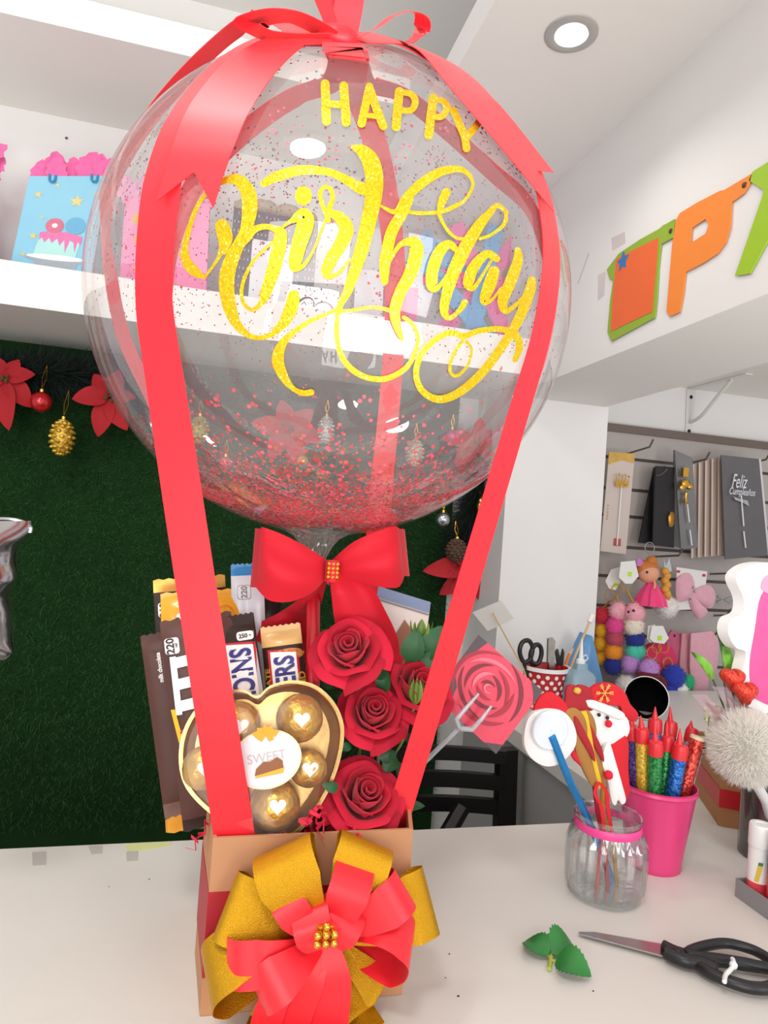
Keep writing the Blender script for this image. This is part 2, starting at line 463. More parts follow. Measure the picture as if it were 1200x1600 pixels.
b = MB().bb((XR - 0.02, YS - 0.008, zt - 0.012), (3.0, YS + 0.028, zt + 0.014)); obj('top_rail', b, mat('brown_rail', '#6f6058', 0.5, var=0.08), sw, smooth=False)
# right-hand shelf on a white bracket above the slat wall
zs = at(1105, 607, y=YS)[2]
b = MB().bb((1.1, 1.55, zs), (2.6, YS + 0.028, zs + 0.02))
tag(obj('wall_shelf', b, WHITE_PAINT, None, False), 'thin white shelf board on a bracket above the slat wall', 'shelf')
pb = at(1078, 640, y=YS + 0.028)
br = thing('shelf_bracket', 'white metal shelf bracket fixed above the slat wall', 'bracket', (pb[0], YS + 0.028, zs - 0.16))
b = MB(); zb = at(1076, 678, y=YS)[2]
b.prism([(pb[0] - .018, YS + .026, zs - .004), (pb[0] + .018, YS + .026, zs - .004), (pb[0] + .014, YS + .026, zb + .03), (pb[0] + .016, YS + .026, zb + .01), (pb[0] + .006, YS + .026, zb), (pb[0] - .006, YS + .026, zb), (pb[0] - .016, YS + .026, zb + .01), (pb[0] - .014, YS + .026, zb + .03)], (0, .003, 0))
b.bb((pb[0] - .013, 1.72, zs - .004), (pb[0] + .013, YS + .026, zs - .0005))
b.tube(smooth_path([(pb[0], YS + .02, zb + .045), (pb[0], YS - .03, zb + .06), (pb[0], YS - .1, zs - .05), (pb[0], YS - .16, zs - .006)], 6), .006, 8)
obj('plate', b, mat('white_enamel', '#dedcd8', 0.3, var=0.02), br)
for zz in (zs - .03, zb + .015):
    b = MB().sphere((pb[0], YS + .025, zz), .0065, 12, sc=(1, .4, 1)); obj('screw', b, mat('dark_screw', '#2a2624', 0.4, 0.6), br)

# black cables hanging beside the grass
b = MB()
pth = [at(px, py, y=YW - 0.03) for px, py in ((746, 925), (745, 955), (733, 990), (730, 1060), (731, 1130), (727, 1200), (726, 1290))]
b.tube(smooth_path(pth, 6), 0.0035, 6)
for (x0, y0, x1, y1) in ((733, 966, 746, 985), (733, 985, 744, 1004)):
    b.tube([at(px, py, y=YW - 0.03) for px, py in ((x1, y0), (x0, y0 + 2), (x0 - 1, y1), (x1 - 1, y1))], 0.003, 6, closed=True)
tag(obj('cable', b, mat('black_cable', '#1b1a1a', 0.5, var=0.1)), 'black cable with small wire frames hanging at the edge of the grass wall', 'cable')
b = MB()
b.tube(smooth_path([at(px, py, y=YW - 0.03) for px, py in ((786, 1190), (782, 1215), (774, 1240), (769, 1262), (767, 1290))], 6), 0.002, 6)
b.tube(smooth_path([at(px, py, y=YW - 0.03) for px, py in ((781, 1190), (780, 1212), (777, 1236), (771, 1258))], 6), 0.002, 6)
tag(obj('cable', b, MATS['black_cable']), 'thin twisted black wire on the white wall seen through the chair back', 'cable')

# ------------------------------------------------------------------ black chair behind the counter
CHM = mat('black_wood', '#0d0c0c', 0.45, var=0.2, scale=40)
YC = 1.36
tr = at(806, 1170, y=YC); xr = tr[0]; zr = tr[2]; wch = 0.43; xl = xr - wch
ch = thing('chair', 'black wooden ladder-back chair standing behind the counter', 'chair', ((xl + xr) / 2, YC - 0.2, 0))
for s, x in ((0, xl), (1, xr)):
    lean = 0.03
    pr = [(x - .042 * s, YC - .012, zr), (x + .042 * (1 - s), YC - .012, zr), (x + .042 * (1 - s) - (.0 if s else 0), YC - .012 - lean, 0.45), (x + .042 * (1 - s), YC, 0), (x - .042 * s, YC, 0), (x - .042 * s, YC - .012 - lean, 0.45)]
    pr = [pr[0], pr[1], pr[2], pr[3], pr[4], pr[5]]
    b = MB().prism(pr, (0, .028, 0)); obj('back_post', b, CHM, ch, smooth=False)
def slat(z, h):
    b = MB(); n = 12; vs = []; fs = []
    for i in range(n + 1):
        t = i / n; x = xl + .03 + (wch - .06) * t; dy = .022 * math.sin(math.pi * t); dz = 0.006 * math.sin(math.pi * t)
        for yy, zz in ((-.008, -h / 2), (.008, -h / 2), (.008, h / 2), (-.008, h / 2)): vs.append((x, YC + dy + yy - .012, z + zz + dz))
    for i in range(n):
        a = i * 4
        for j in range(4): fs.append((a + j, a + (j + 1) % 4, a + 4 + (j + 1) % 4, a + 4 + j))
    fs += [(0, 1, 2, 3), (n * 4 + 3, n * 4 + 2, n * 4 + 1, n * 4)]
    b.add(vs, fs); obj('back_slat', b, CHM, ch, sharp=60)
for py0, py1 in ((1170, 1190), (1208, 1231), (1246, 1268)):
    za = at(790, py0, y=YC)[2]; zb_ = at(790, py1, y=YC)[2]; slat((za + zb_) / 2, za - zb_)
b = MB().prism([(xl + .02, YC - .43, .45), (xr - .02, YC - .43, .45), (xr, YC - .02, .45), (xl, YC - .02, .45)], (0, 0, -.035)); obj('seat', b, CHM, ch, smooth=False)
for x in (xl + .03, xr - .03):
    b = MB().bb((x - .02, YC - .42, 0), (x + .02, YC - .38, .42)); obj('leg', b, CHM, ch, smooth=False)
p0, p1 = at(722, 1262, y=YC - .04), at(700, 1300, y=YC - .06)
b = MB().tube([p0, p1 + (p1 - p0) * 1.6], .017, 6); obj('brace', b, CHM, ch)
# ================================================================== the balloon bouquet
BC = np.array([0.1148, 0.74, 1.5669]); BR = np.array([0.2566, 0.2566, 0.2493])
def surf(px, py, k=1.0, far=False):
    """where the sight line through a pixel meets the balloon (scaled by k); nearest point when it misses"""
    r = ray(px, py); s = BR * k
    o = (CAM - BC) / s; d = r / s
    A = d @ d; B = o @ d; Cc = o @ o - 1; D = B * B - A * Cc
    if D < 0:
        q = o - d * (B / A); return BC + unit(q) * s
    t = (-B + (math.sqrt(D) if far else -math.sqrt(D))) / A
    return CAM + r * t
def bnorm(p): return unit((np.asarray(p) - BC) / BR ** 2)

bl = thing('bubble_balloon', 'big clear bubble balloon with gold birthday lettering and red confetti on a red stick', 'balloon', (BC[0], BC[1], 0.925))
# clear skin with a gathered neck
prof = []
for k in range(0, 57):
    th = math.pi * (k / 60.0)
    prof.append((max(0.0006, BR[0] * math.sin(th)), BR[2] * math.cos(th)))
prof += [(0.034, -0.2485), (0.025, -0.2535), (0.018, -0.262), (0.012, -0.275), (0.008, -0.288), (0.0065, -0.300), (0.0075, -0.309)]
nk = len(prof)
b = MB().lathe(prof, BC, 96, wob=lambda k, t: (0.05 * max(0, (k - 50) / 14) * math.cos(18 * t)) if k > 50 else 0.0)
obj('balloon_skin', b, film('bubble_film', (0.985, 0.98, 0.98), gloss=0.085, edge=0.62, haze=0.06, rough=0.012), bl)  # haze raised to stand in for pale reflections in the lower skin
neck = BC + np.array([0, 0, -0.300])
b = MB(); b.tube([neck + EZ * .006 + np.array([.0085 * math.cos(t), .0085 * math.sin(t), .003 * math.sin(3 * t)]) for t in np.linspace(0, 2 * math.pi, 20)[:-1]], .0016, 6, closed=True)
b.tube([neck + [.006, -.006, .004], neck + [.016, -.008, -.004]], .0012, 5); b.tube([neck + [-.005, -.007, .004], neck + [-.014, -.008, 0]], .0012, 5)
obj('neck_tie', b, mat('pink_tie', '#e58fb0', 0.5), bl)
stick_top = neck + [0, 0, -.004]; sb_ = at(488, 1075, y=.700); sdir = unit(sb_ - stick_top)
sbot = stick_top + sdir * ((0.93 - stick_top[2]) / sdir[2])
b = MB().tube([stick_top, (stick_top + sbot) / 2, sbot], .0078, 12); b.tube([stick_top + EZ * .008, stick_top, stick_top - EZ * .012], [.0085, .008, .0065], 12)
obj('balloon_stick', b, mat('red_stick', '#cc1a24', 0.3, var=0.05, coat=0.4), bl)

# lettering: tapered strokes laid on the skin
HOLO = mat('gold_holographic_foil', '#deb00c', 0.30, 0.45, scale=420, col2='#ecc41a', bump=0.25)
def sparkle(m):  # holographic glints put into the base colour as lime, orange and pale cells
    nt = m.node_tree; bs = nt.nodes['Principled BSDF']; src = bs.inputs['Base Color'].links[0].from_socket
    tc = nt.nodes.new('ShaderNodeTexCoord'); vo = nt.nodes.new('ShaderNodeTexVoronoi'); vo.inputs['Scale'].default_value = 800
    nt.links.new(tc.outputs['Object'], vo.inputs['Vector'])
    sp_ = nt.nodes.new('ShaderNodeSeparateColor'); nt.links.new(vo.outputs['Color'], sp_.inputs[0])
    rp = nt.nodes.new('ShaderNodeValToRGB'); rp.color_ramp.interpolation = 'CONSTANT'; e = rp.color_ramp.elements
    e[0].position = 0; e[0].color = (*lin('#d9a800'), 1); e[1].position = .45; e[1].color = (*lin('#eec81e'), 1)
    for p_, c_ in ((.72, '#c8b400'), (.82, '#9cc414'), (.90, '#f09a1c'), (.95, '#fff0a0')):
        q = e.new(p_); q.color = (*lin(c_), 1)
    nt.links.new(sp_.outputs[0], rp.inputs[0])
    mx = nt.nodes.new('ShaderNodeMix'); mx.data_type = 'RGBA'; mx.inputs[0].default_value = .6
    nt.links.new(src, mx.inputs[6]); nt.links.new(rp.outputs[0], mx.inputs[7]); nt.links.new(mx.outputs[2], bs.inputs['Base Color'])
sparkle(HOLO)
def stroke(mb, pts, k):
    P = [np.array(p[:2], float) for p in pts]; W = [p[2] for p in pts]
    C_ = smooth_path([np.array([*p, w]) for p, w in zip(P, W)], 7); n = len(C_)
    c = np.array(C_); vs = []
    tg = np.gradient(c[:, :2], axis=0); ln = np.linalg.norm(tg, axis=1)[:, None]; ln[ln < 1e-6] = 1; tg = tg / ln
    nn = np.stack([-tg[:, 1], tg[:, 0]], 1)
    cap0 = [c[0, :2] + (math.cos(a) * nn[0] - math.sin(a) * tg[0]) * c[0, 2] / 2 for a in np.linspace(0, math.pi, 9)]
    cap1 = [c[-1, :2] + (-math.cos(a) * nn[-1] + math.sin(a) * tg[-1]) * c[-1, 2] / 2 for a in np.linspace(0, math.pi, 9)]
    L = c[:, :2] + nn * c[:, 2:3] / 2; Rr = c[:, :2] - nn * c[:, 2:3] / 2
    for l, r in zip(L, Rr): vs += [surf(*l, k), surf(*((l + r) / 2), k), surf(*r, k)]
    fs = []
    for i in range(n - 1):
        a = i * 3; fs += [(a, a + 1, a + 4, a + 3), (a + 1, a + 2, a + 5, a + 4)]
    mb.add(vs, fs)
    for cp in (cap0, cap1): mb.add([surf(*q, k) for q in cp], [tuple(range(len(cp)))])
STR = [
 # B
 [(319,434,5),(303,423,16),(291,408,15),(289,385,11),(297,352,8),(309,321,7),(326,298,7),(349,283,10),(371,281,18),(387,299,23),(390,328,24),(383,362,18),(368,392,20),(357,420,24),(354,446,24),(359,480,21),(371,508,14),(393,526,8),(419,525,8),(441,507,15),(454,484,21),(459,463,19)],
 [(347,353,22),(352,374,23),(346,393,9),(336,411,5),(320,433,4)],
 [(343,395,6),(368,389,9),(386,373,11),(396,360,11),(412,354,9),(428,357,10),(438,366,20),(435,390,22),(426,425,21),(415,458,17),(408,474,9),(393,484,6),(379,470,6),(379,444,6),(393,412,5),(413,390,4),(430,375,4)],
 # i
 [(437,358,4),(454,346,7),(473,337,24),(477,350,27),(468,380,24),(461,408,21),(460,420,10),(474,415,7),(489,393,4),(502,360,4),(511,338,5)],
 [(474,304,26),(474,308,26)],
 # r
 [(513,344,8),(504,320,7),(500,303,7),(507,292,6),(516,295,7),(520,308,7),(515,330,10),(531,340,18),(541,358,23),(532,382,21),(519,402,20),(510,422,17),(514,432,9),(531,425,5),(547,405,4)],
 # t
 [(412,287,11),(432,276,16),(470,266,15),(510,268,12),(536,278,13),(560,292,18),(578,298,20)],
 [(552,230,8),(566,236,20),(579,252,27),(585,280,28),(583,312,26),(576,345,24),(566,386,22),(554,424,18),(543,455,14),(531,478,10),(526,508,8),(528,538,8),(538,564,9),(558,583,9),(583,592,9),(609,590,9),(635,574,8),(650,548,7),(653,527,6),(645,507,6),(631,496,6)],
 [(533,480,5),(512,490,6),(486,501,7),(460,518,8),(442,536,13),(434,562,19),(444,590,14),(458,607,8),(473,614,9),(486,613,10)],
 [(536,486,5),(556,484,5),(580,480,5),(602,483,6),(620,490,6)],
 # h
 [(596,322,4),(618,331,8),(633,311,13),(652,292,15),(672,277,15),(693,267,13),(717,264,10),(732,272,7),(739,286,5),(735,300,5),(726,313,5),(711,322,7),(689,331,6),(656,333,6),(634,330,5)],
 [(640,312,12),(628,334,17),(613,360,18),(605,390,18),(601,415,17),(601,440,11)],
 [(606,414,4),(622,386,7),(636,378,12),(649,381,20),(650,400,22),(640,430,20),(625,458,18),(617,484,17),(620,508,13),(628,530,6)],
 # loop joining h and d
 [(697,301,14),(690,317,12),(687,334,7),(692,348,5),(702,363,5),(714,372,5),(728,373,5)],
 # d
 [(718,398,5),(703,382,13),(687,393,18),(676,422,19),(675,446,17),(683,450,9),(696,434,5),(713,402,4)],
 [(791,331,6),(777,321,8),(764,334,12),(748,353,17),(725,391,21),(707,430,20),(697,464,16),(694,486,13),(701,497,8),(712,491,7),(722,480,9),(726,472,10)],
 [(791,331,6),(788,350,6),(767,367,5),(750,373,5)],
 # a
 [(776,404,11),(760,397,13),(740,418,17),(732,442,17),(740,450,8),(754,430,5),(768,407,4)],
 [(772,424,17),(765,445,20),(756,470,13),(768,469,5),(783,450,4)],
 # y
 [(809,391,10),(809,408,16),(797,442,18),(786,468,17),(789,486,10),(804,478,6),(824,458,6)],
 [(831,438,13),(827,457,17),(811,498,16),(790,533,14),(758,577,14),(721,611,13),(687,624,12),(660,611,10),(650,583,9),(659,553,9),(680,531,9),(704,520,9),(725,525,9),(748,517,9),(781,514,9),(803,522,12),(812,540,12),(805,562,9)],
 [(725,530,5),(712,548,5),(704,566,5),(704,582,5),(715,587,5),(731,570,4),(737,547,4),(729,534,5)],
]
b = MB()
for i, s in enumerate(STR): stroke(b, s, 1.0035 + 0.00045 * i)
obj('script_lettering', b, HOLO, bl, fixn=False)
HAP = [
 [[(508,131,14),(509,160,14),(510,189,14)], [(537,134,14),(539,163,14),(541,191,14)], [(512,162,11),(525,163,11),(539,164,11)]],
 [[(577,135,12),(571,165,13),(565,193,13)], [(577,135,12),(587,166,13),(599,197,13)], [(568,180,8),(581,181,8),(594,183,8)]],
 [[(624,143,14),(621,172,14),(619,198,14)], [(625,144,9),(642,147,10),(649,159,11),(642,172,10),(622,172,9)]],
 [[(677,153,14),(673,183,14),(670,211,14)], [(678,155,9),(692,158,10),(698,169,11),(690,182,10),(674,182,9)]],
 [[(708,172,11),(718,194,12),(726,214,12),(729,232,12)], [(752,186,11),(738,204,12),(727,216,12)]],
]
for i, L_ in enumerate(HAP):
    b = MB()
    for j, s in enumerate(L_): stroke(b, s, 1.004 + 0.0005 * j)
    obj('block_letter', b, HOLO, bl, fixn=False)

# confetti clinging to the inside
b = MB()
def fleck(p, r, mi):
    n = -bnorm(p); a = unit(np.cross(n, [random.uniform(-1, 1), random.uniform(-1, 1), random.uniform(-1, 1)])); c = np.cross(n, a)
    til = random.uniform(-.35, .35)
    a = unit(a + n * til)
    b.add([p + r * (math.cos(math.pi * k / 3) * a + math.sin(math.pi * k / 3) * c) for k in range(6)], [(0, 1, 2, 3, 4, 5)], mi)
def inner(d, k=.993): return BC + unit(d) * BR * k
cnt = 0
while cnt < 3600:      # sparse small flecks on the upper half, in drifts
    d = np.array([random.gauss(0, 1), random.gauss(0, 1), random.gauss(0, 1)]); d = unit(d)
    if d[2] < -.25 or d[2] > .9: continue
    f_ = .5 + .5 * math.sin(5 * d[0] + 3) * math.sin(6 * d[1] + 1) * math.cos(4 * d[2])
    if random.random() > f_ * (0.25 + 0.75 * (d[2] > .02)): continue
    fleck(inner(d, random.uniform(.985, .994)), random.uniform(.0008, .0014), random.choice((0, 0, 1, 2, 2))); cnt += 1
cnt = 0
while cnt < 7500:      # thick at the bottom; extra density stands in for red reflections near the neck
    z = -1 + abs(random.gauss(0, .165)) + .02
    if z > .2: continue
    t = random.uniform(0, 2 * math.pi); s = math.sqrt(max(0, 1 - z * z))
    fleck(inner((s * math.cos(t), s * math.sin(t), z), random.uniform(.975, .994)), random.uniform(.0012, .0022), random.choice((0, 0, 0, 1, 1, 3))); cnt += 1
obj('confetti', b, [mat('crimson_confetti', '#c8142c', 0.35, 0.2, var=0.2), mat('pink_confetti', '#ee4a60', 0.35, 0.2, var=0.2),
                    mat('plum_confetti', '#6a3a48', 0.4, 0.2, var=0.2), mat('copper_confetti', '#e0603a', 0.25, 0.7, var=0.2)], bl, smooth=False, kind='stuff', fixn=False)

# ------------------------------------------------------------------ gift box
bx0, bx1, by0, by1, bz1 = 0.022, 0.203, 0.600, 0.775, 1.052
foot = [(bx0, by0), (bx1, by0), (bx1 + .022, (by0 + by1) / 2), (bx1, by1), (bx0, by1), (bx0 - .006, (by0 + by1) / 2)]
bm_ = np.mean(foot, 0)
def ring(k, z): return [np.array([bm_[0] + (x - bm_[0]) * k, bm_[1] + (y - bm_[1]) * k, z]) for x, y in foot]
gbx = thing('gift_box', 'kraft cardboard box with a red band under the balloon', 'gift box', (bm_[0], bm_[1], TZ))
b = MB(); o0 = ring(1, TZ + .0005); o1 = ring(1.0, bz1); i1 = ring(.965, bz1); i0 = ring(.965, TZ + .004)
vs = o0 + o1 + i1 + i0; n6 = 6; fs = [tuple(range(6))[::-1], tuple(range(18, 24))]
for k in range(3): fs += [(k * 6 + j, k * 6 + (j + 1) % 6, (k + 1) * 6 + (j + 1) % 6, (k + 1) * 6 + j) for j in range(6)]
b.add(vs, fs); obj('box_wall', b, KRAFT, gbx, smooth=False)
zb0, zb1 = at(345, 1525, y=by0)[2], at(345, 1393, y=by0)[2]
b = MB(); q0 = ring(1.006, zb0); q1 = ring(1.006, zb1); p0 = ring(1.0005, zb0); p1 = ring(1.0005, zb1); b.add(p0 + q0 + q1 + p1, [(k * 6 + j, k * 6 + (j + 1) % 6, (k + 1) * 6 + (j + 1) % 6, (k + 1) * 6 + j) for k in range(3) for j in range(6)])
obj('red_band', b, RED_CARD, gbx, smooth=False, label='red band')
# foam filler the sticks and sweets are pushed into
b = MB(); f1 = ring(.95, bz1 - .035); b.prism(f1, (0, 0, -(bz1 - .035 - TZ - .006)))
obj('filler_block', b, mat('green_foam', '#2c4a30', 0.95, var=0.2, bump=0.3), gbx, smooth=False)
# crinkle paper shreds
b = MB()
def shred(p, d, L_, w=.004):
    d = unit(d); side = unit(np.cross(d, [random.uniform(-1, 1), random.uniform(-1, 1), .5])); up = np.cross(d, side)
    pts = []; n = random.randint(5, 8)
    for i in range(n): pts.append(np.asarray(p) + d * L_ * i / n + up * (.0035 if i % 2 else -.0035) + EZ * .004 * math.sin(i))
    b.strip(pts, [side] * n, w, .0004)
for i in range(170):
    x = random.uniform(bx0 + .012, bx1 - .012); y = random.uniform(by0 + .015, by1 - .015)
    shred((x, y, bz1 - .032 + random.uniform(0, .022)), (random.uniform(-1, 1), random.uniform(-1, 1), random.uniform(-.2, .25)), random.uniform(.02, .03))
for (px, py, qx, qy) in ((338, 1275, 292, 1330), (335, 1290, 300, 1310), (330, 1272, 345, 1300), (500, 1262, 470, 1290), (505, 1270, 498, 1310), (545, 1305, 566, 1302), (470, 1285, 510, 1268), (480, 1275, 512, 1290)):
    p = at(px, py, y=by0 + .01 if px > 400 else .64); q = at(qx, qy, y=by0 - .006 if px > 400 else .63); shred(p, q - p, np.linalg.norm(q - p) * 1.1)
tag(obj('paper_shreds', b, mat('pink_red_shreds', '#e0284a', 0.6, var=0.1), None, False), 'crinkled pink-red paper shreds filling the kraft gift box', 'paper shreds', kind='stuff')

# ------------------------------------------------------------------ ribbon straps and top bow
rh = thing('ribbon_harness', 'red satin ribbons tied over the balloon and running down into the box', 'ribbon', (BC[0], BC[1] - .1, bz1 - .04))
SAT = RED_SATIN
def strap_path(px, k=1.012, far=False): return [surf(x, y, k, far) for x, y in px]
def lay(name, pts, w, n=8, nrm=None, parent=None, m=None, wend=None):
    P = smooth_path(pts, n); N = len(P); wd = []
    for i, p in enumerate(P):
        tg = unit(P[min(i + 1, N - 1)] - P[max(i - 1, 0)])
        nn = bnorm(p) if nrm is None else nrm(i / (N - 1), p)
        wd.append(np.cross(tg, nn))
    W = w if not hasattr(w, '__len__') else np.interp(np.linspace(0, 1, N), np.linspace(0, 1, len(w)), w)
    b_ = MB().strip(P, wd, list(W) if hasattr(W, '__len__') else W, .0006)
    return b_
def mixn(end, a=.45):
    e = unit(end)
    def f_(t, p):
        s = min(1, max(0, (t - a) / (1 - a))); s = s * s * (3 - 2 * s)
        return unit(bnorm(p) * (1 - s) + e * s)
    return f_
view = unit(CAM - BC)
fl = strap_path([(520, 60), (470, 52), (420, 60), (352, 105), (290, 185), (256, 275), (244, 360), (240, 440), (243, 500)])
e0 = at(366, 1306, y=.6065); s0 = fl[-1]
fl += [s0 + (e0 - s0) * t for t in (.12, .28, .45, .62, .8, 1.0)] + [e0 + np.array([.004, .01, -.03])]
obj('strap', lay('s', fl, [.030, .040, .043, .040, .036, .034, .033, .034, .036], nrm=mixn((-.05, -1, .1), .3)), SAT, rh)
fr = strap_path([(548, 60), (600, 62), (660, 85), (740, 140), (800, 205), (842, 280), (858, 350), (862, 410), (856, 470), (842, 540)])
e1 = at(618, 1292, y=.645); s1 = fr[-1]
fr += [s1 + (e1 - s1) * t for t in (.1, .25, .42, .6, .8, 1.0)] + [e1 + np.array([0, .01, -.03])]
obj('strap', lay('s', fr, [.03, .034, .034, .034, .030, .028, .028, .030], nrm=mixn((.25, -1, .1), .35)), SAT, rh)
bk = strap_path([(534, 66), (540, 90)]) + strap_path([(560, 150), (588, 230), (608, 330), (618, 450), (614, 560), (604, 680), (596, 760)], 1.008, True)
e2 = at(556, 1285, y=.765); s2 = bk[-1]
bk += [s2 + (e2 - s2) * t for t in (.25, .6, 1.0)]
obj('strap', lay('s', bk, .032), SAT, rh)
bk2 = strap_path([(520, 60), (480, 52)]) + [at(420, 24, y=.70), at(372, 44, y=.72), at(310, 98, y=.74), at(248, 168, y=.77), at(196, 244, y=.79), at(166, 318, y=.82)] + strap_path([(172, 420), (195, 530), (250, 650), (272, 735)], 1.008, True)
e3 = at(350, 1280, y=.735); s3 = bk2[-1]
bk2 += [s3 + (e3 - s3) * t for t in (.3, .6, 1.0)]
obj('strap', lay('s', bk2, .030), SAT, rh)
def back_strap(px1, px2, end):  # added far-side ribbons that draw the pink bands behind the skin
    Q = strap_path([(534, 66), (545, 92)]) + strap_path(px1, 1.008, True) + strap_path(px2, 1.008, True); s_ = Q[-1]
    Q += [s_ + (end - s_) * t for t in (.3, .6, 1.0)]
    obj('strap', lay('s', Q, .032), SAT, rh)
back_strap([(520, 128), (460, 152), (400, 192), (340, 246), (298, 300)], [(264, 390), (254, 480), (258, 570), (276, 660), (296, 735)], at(352, 1282, y=.715))
back_strap([(570, 128), (630, 150), (700, 206), (768, 268), (826, 322)], [(856, 400), (862, 470), (845, 560), (812, 650)], at(620, 1284, y=.725))
# dovetailed tails
def tail(px, w, k=1.02, notch=.02, n=8):
    P = smooth_path(strap_path(px, k), n); N = len(P); b_ = MB(); wd = []
    for i, p in enumerate(P):
        tg = unit(P[min(i + 1, N - 1)] - P[max(i - 1, 0)]); wd.append(unit(np.cross(tg, bnorm(p))))
    W = np.interp(np.linspace(0, 1, N), np.linspace(0, 1, len(w)), w)
    b_.strip(P, wd, list(W), .0006)
    tg = unit(P[-1] - P[-3]); d = wd[-1]; h = W[-1] / 2; e = P[-1]; nn = unit(np.cross(tg, d)) * .0003
    for sg in (1, -1):
        tri = [e + d * h * sg, e + d * h * sg + tg * notch, e - tg * .001]
        b_.prism([q - nn for q in tri], nn * 2)
    return b_
obj('tail', tail([(520, 60), (455, 62), (395, 100), (345, 165), (318, 225), (303, 270)], [.03, .044, .055, .058, .056, .054], notch=.026), SAT, rh)
obj('tail', tail([(552, 60), (620, 62), (690, 95), (742, 150), (795, 212), (840, 268)], [.03, .048, .062, .066, .066, .066], notch=.024), SAT, rh)
kn = surf(530, 58, 1.02)
def free(px, ys, w, nrmv, wl=None):
    P = smooth_path([at(x, y, y=yy) for (x, y), yy in zip(px, ys)], 8)
    return lay('f', P, w if wl is None else wl, 1, nrm=lambda t, p: unit(nrmv))
ky = kn[1]
obj('bow_tail', free([(530, 62), (520, 30), (508, 0), (494, -40)], [ky, ky - .004, ky - .006, ky - .006], .020, (.2, -1, .2)), SAT, rh)
obj('bow_tail', free([(534, 62), (541, 30), (546, 0), (550, -40)], [ky, ky - .006, ky - .01, ky - .012], .024, (-.3, -1, .1)), SAT, rh)
obj('bow_loop', free([(556, 60), (585, 46), (612, 26), (640, 18), (658, 24), (660, 40), (652, 56), (640, 66)], [ky, ky - .005, ky - .01, ky - .012, ky - .008, ky, ky + .004, ky + .006], .016, (.25, -.55, .9)), SAT, rh)
obj('bow_loop', free([(520, 58), (490, 40), (455, 26), (420, 26), (392, 38), (420, 56), (470, 62), (520, 62)], [ky, ky - .004, ky - .006, ky, ky + .01, ky + .014, ky + .01, ky], .03, (-.1, -.35, 1)), SAT, rh)
b = MB().sphere(kn, .012, 14, sc=(1.5, .8, .8)); obj('knot', b, SAT, rh)
b = MB().strip([surf(x, y, 1.003) for x, y in ((556, 62), (552, 68), (535, 71), (515, 69), (505, 64), (515, 60))], [EZ] * 6, .005); obj('knot_ring', b, SAT, rh)

# ------------------------------------------------------------------ red bow below the balloon
bw = thing('red_bow', 'wide red grosgrain bow with gold clasp below the balloon', 'bow', at(515, 890, y=.70))
YBW = .70
bc = at(515, 889, y=YBW)
def bow_loop(outline_top, outline_bot, edge, name='loop'):
    """soft loop: front sheet from knot to edge, rolled over and back"""
    b_ = MB(); nu, nv = 14, 10
    T = smooth_path([np.array([*p, 0.0]) for p in outline_top], 6); Bt = smooth_path([np.array([*p, 0.0]) for p in outline_bot], 6)
    T = np.array(T); Bt = np.array(Bt)
    def smp(A, t):
        i = t * (len(A) - 1); k = min(int(i), len(A) - 2); f = i - k; return A[k] * (1 - f) + A[k + 1] * f
    def front(u, v):
        p = smp(T, u) * (1 - v) + smp(Bt, u) * v
        dy = -.030 * math.sin(math.pi * min(1, u * .85)) * (0.6 + .4 * math.sin(math.pi * v)) - .006 * math.sin(v * 9 + u * 4) * (1 - u) * u * 2
        return at(p[0], p[1], y=YBW + dy - .004)
    def back(u, v):
        p = smp(T, u) * (1 - v) + smp(Bt, u) * v
        return at(p[0], p[1], y=YBW + .012 + .018 * math.sin(math.pi * u * .9))
    b_.grid(front, nu, nv); b_.grid(back, nu, nv)
    b_.grid(lambda u, v: front(1, v) * (1 - u) + back(1, v) * u + np.array([(-.006 if outline_top[-1][0] < 515 else .006) * math.sin(math.pi * u), 0, 0]), 4, nv)
    return b_
obj('loop', bow_loop([(512, 876), (485, 858), (448, 838), (412, 824), (408, 826)], [(512, 900), (490, 925), (455, 940), (420, 938), (400, 918)], 0), RED_BOW, bw)
obj('loop', bow_loop([(520, 874), (550, 848), (585, 832), (615, 822), (624, 826)], [(520, 894), (550, 905), (590, 916), (622, 918), (632, 900)], 0), RED_BOW, bw)
def bow_tail(L_, R2, dys):
    b_ = MB(); T = np.array(smooth_path([np.array([*p, 0.]) for p in L_], 6)); Q = np.array(smooth_path([np.array([*p, 0.]) for p in R2], 6)); n = len(T)
    m_ = min(n, len(Q)) - 1
    def fn(u, v):
        i = v * m_; k = min(int(i), m_ - 1); f = i - k
        p = (T[k] * (1 - f) + T[k + 1] * f) * (1 - u) + (Q[k] * (1 - f) + Q[k + 1] * f) * u
        return at(p[0], p[1], y=YBW + np.interp(v, np.linspace(0, 1, len(dys)), dys) - .008 * math.sin(math.pi * u * 2) * (1 - v * .5) * min(1, v * 4))
    b_.grid(fn, 8, m_)
    nb_ = len(b_.v); vsb = [tuple(np.array(p) + [0, .0006, 0]) for p in b_.v]; fb = list(b_.f); b_.add(vsb, fb)
    return b_
obj('tail', bow_tail([(508, 893), (480, 925), (440, 955), (402, 975), (388, 995)], [(516, 893), (505, 930), (496, 970), (486, 1010), (476, 1036)], (-.008, .024, .052, .058, .055)), RED_BOW, bw)
obj('tail', bow_tail([(514, 893), (518, 930), (522, 965), (530, 1000), (545, 1022)], [(524, 893), (575, 912), (605, 960), (622, 1000), (624, 1036)], (-.012, -.014, -.006, .004, .008)), RED_BOW, bw)
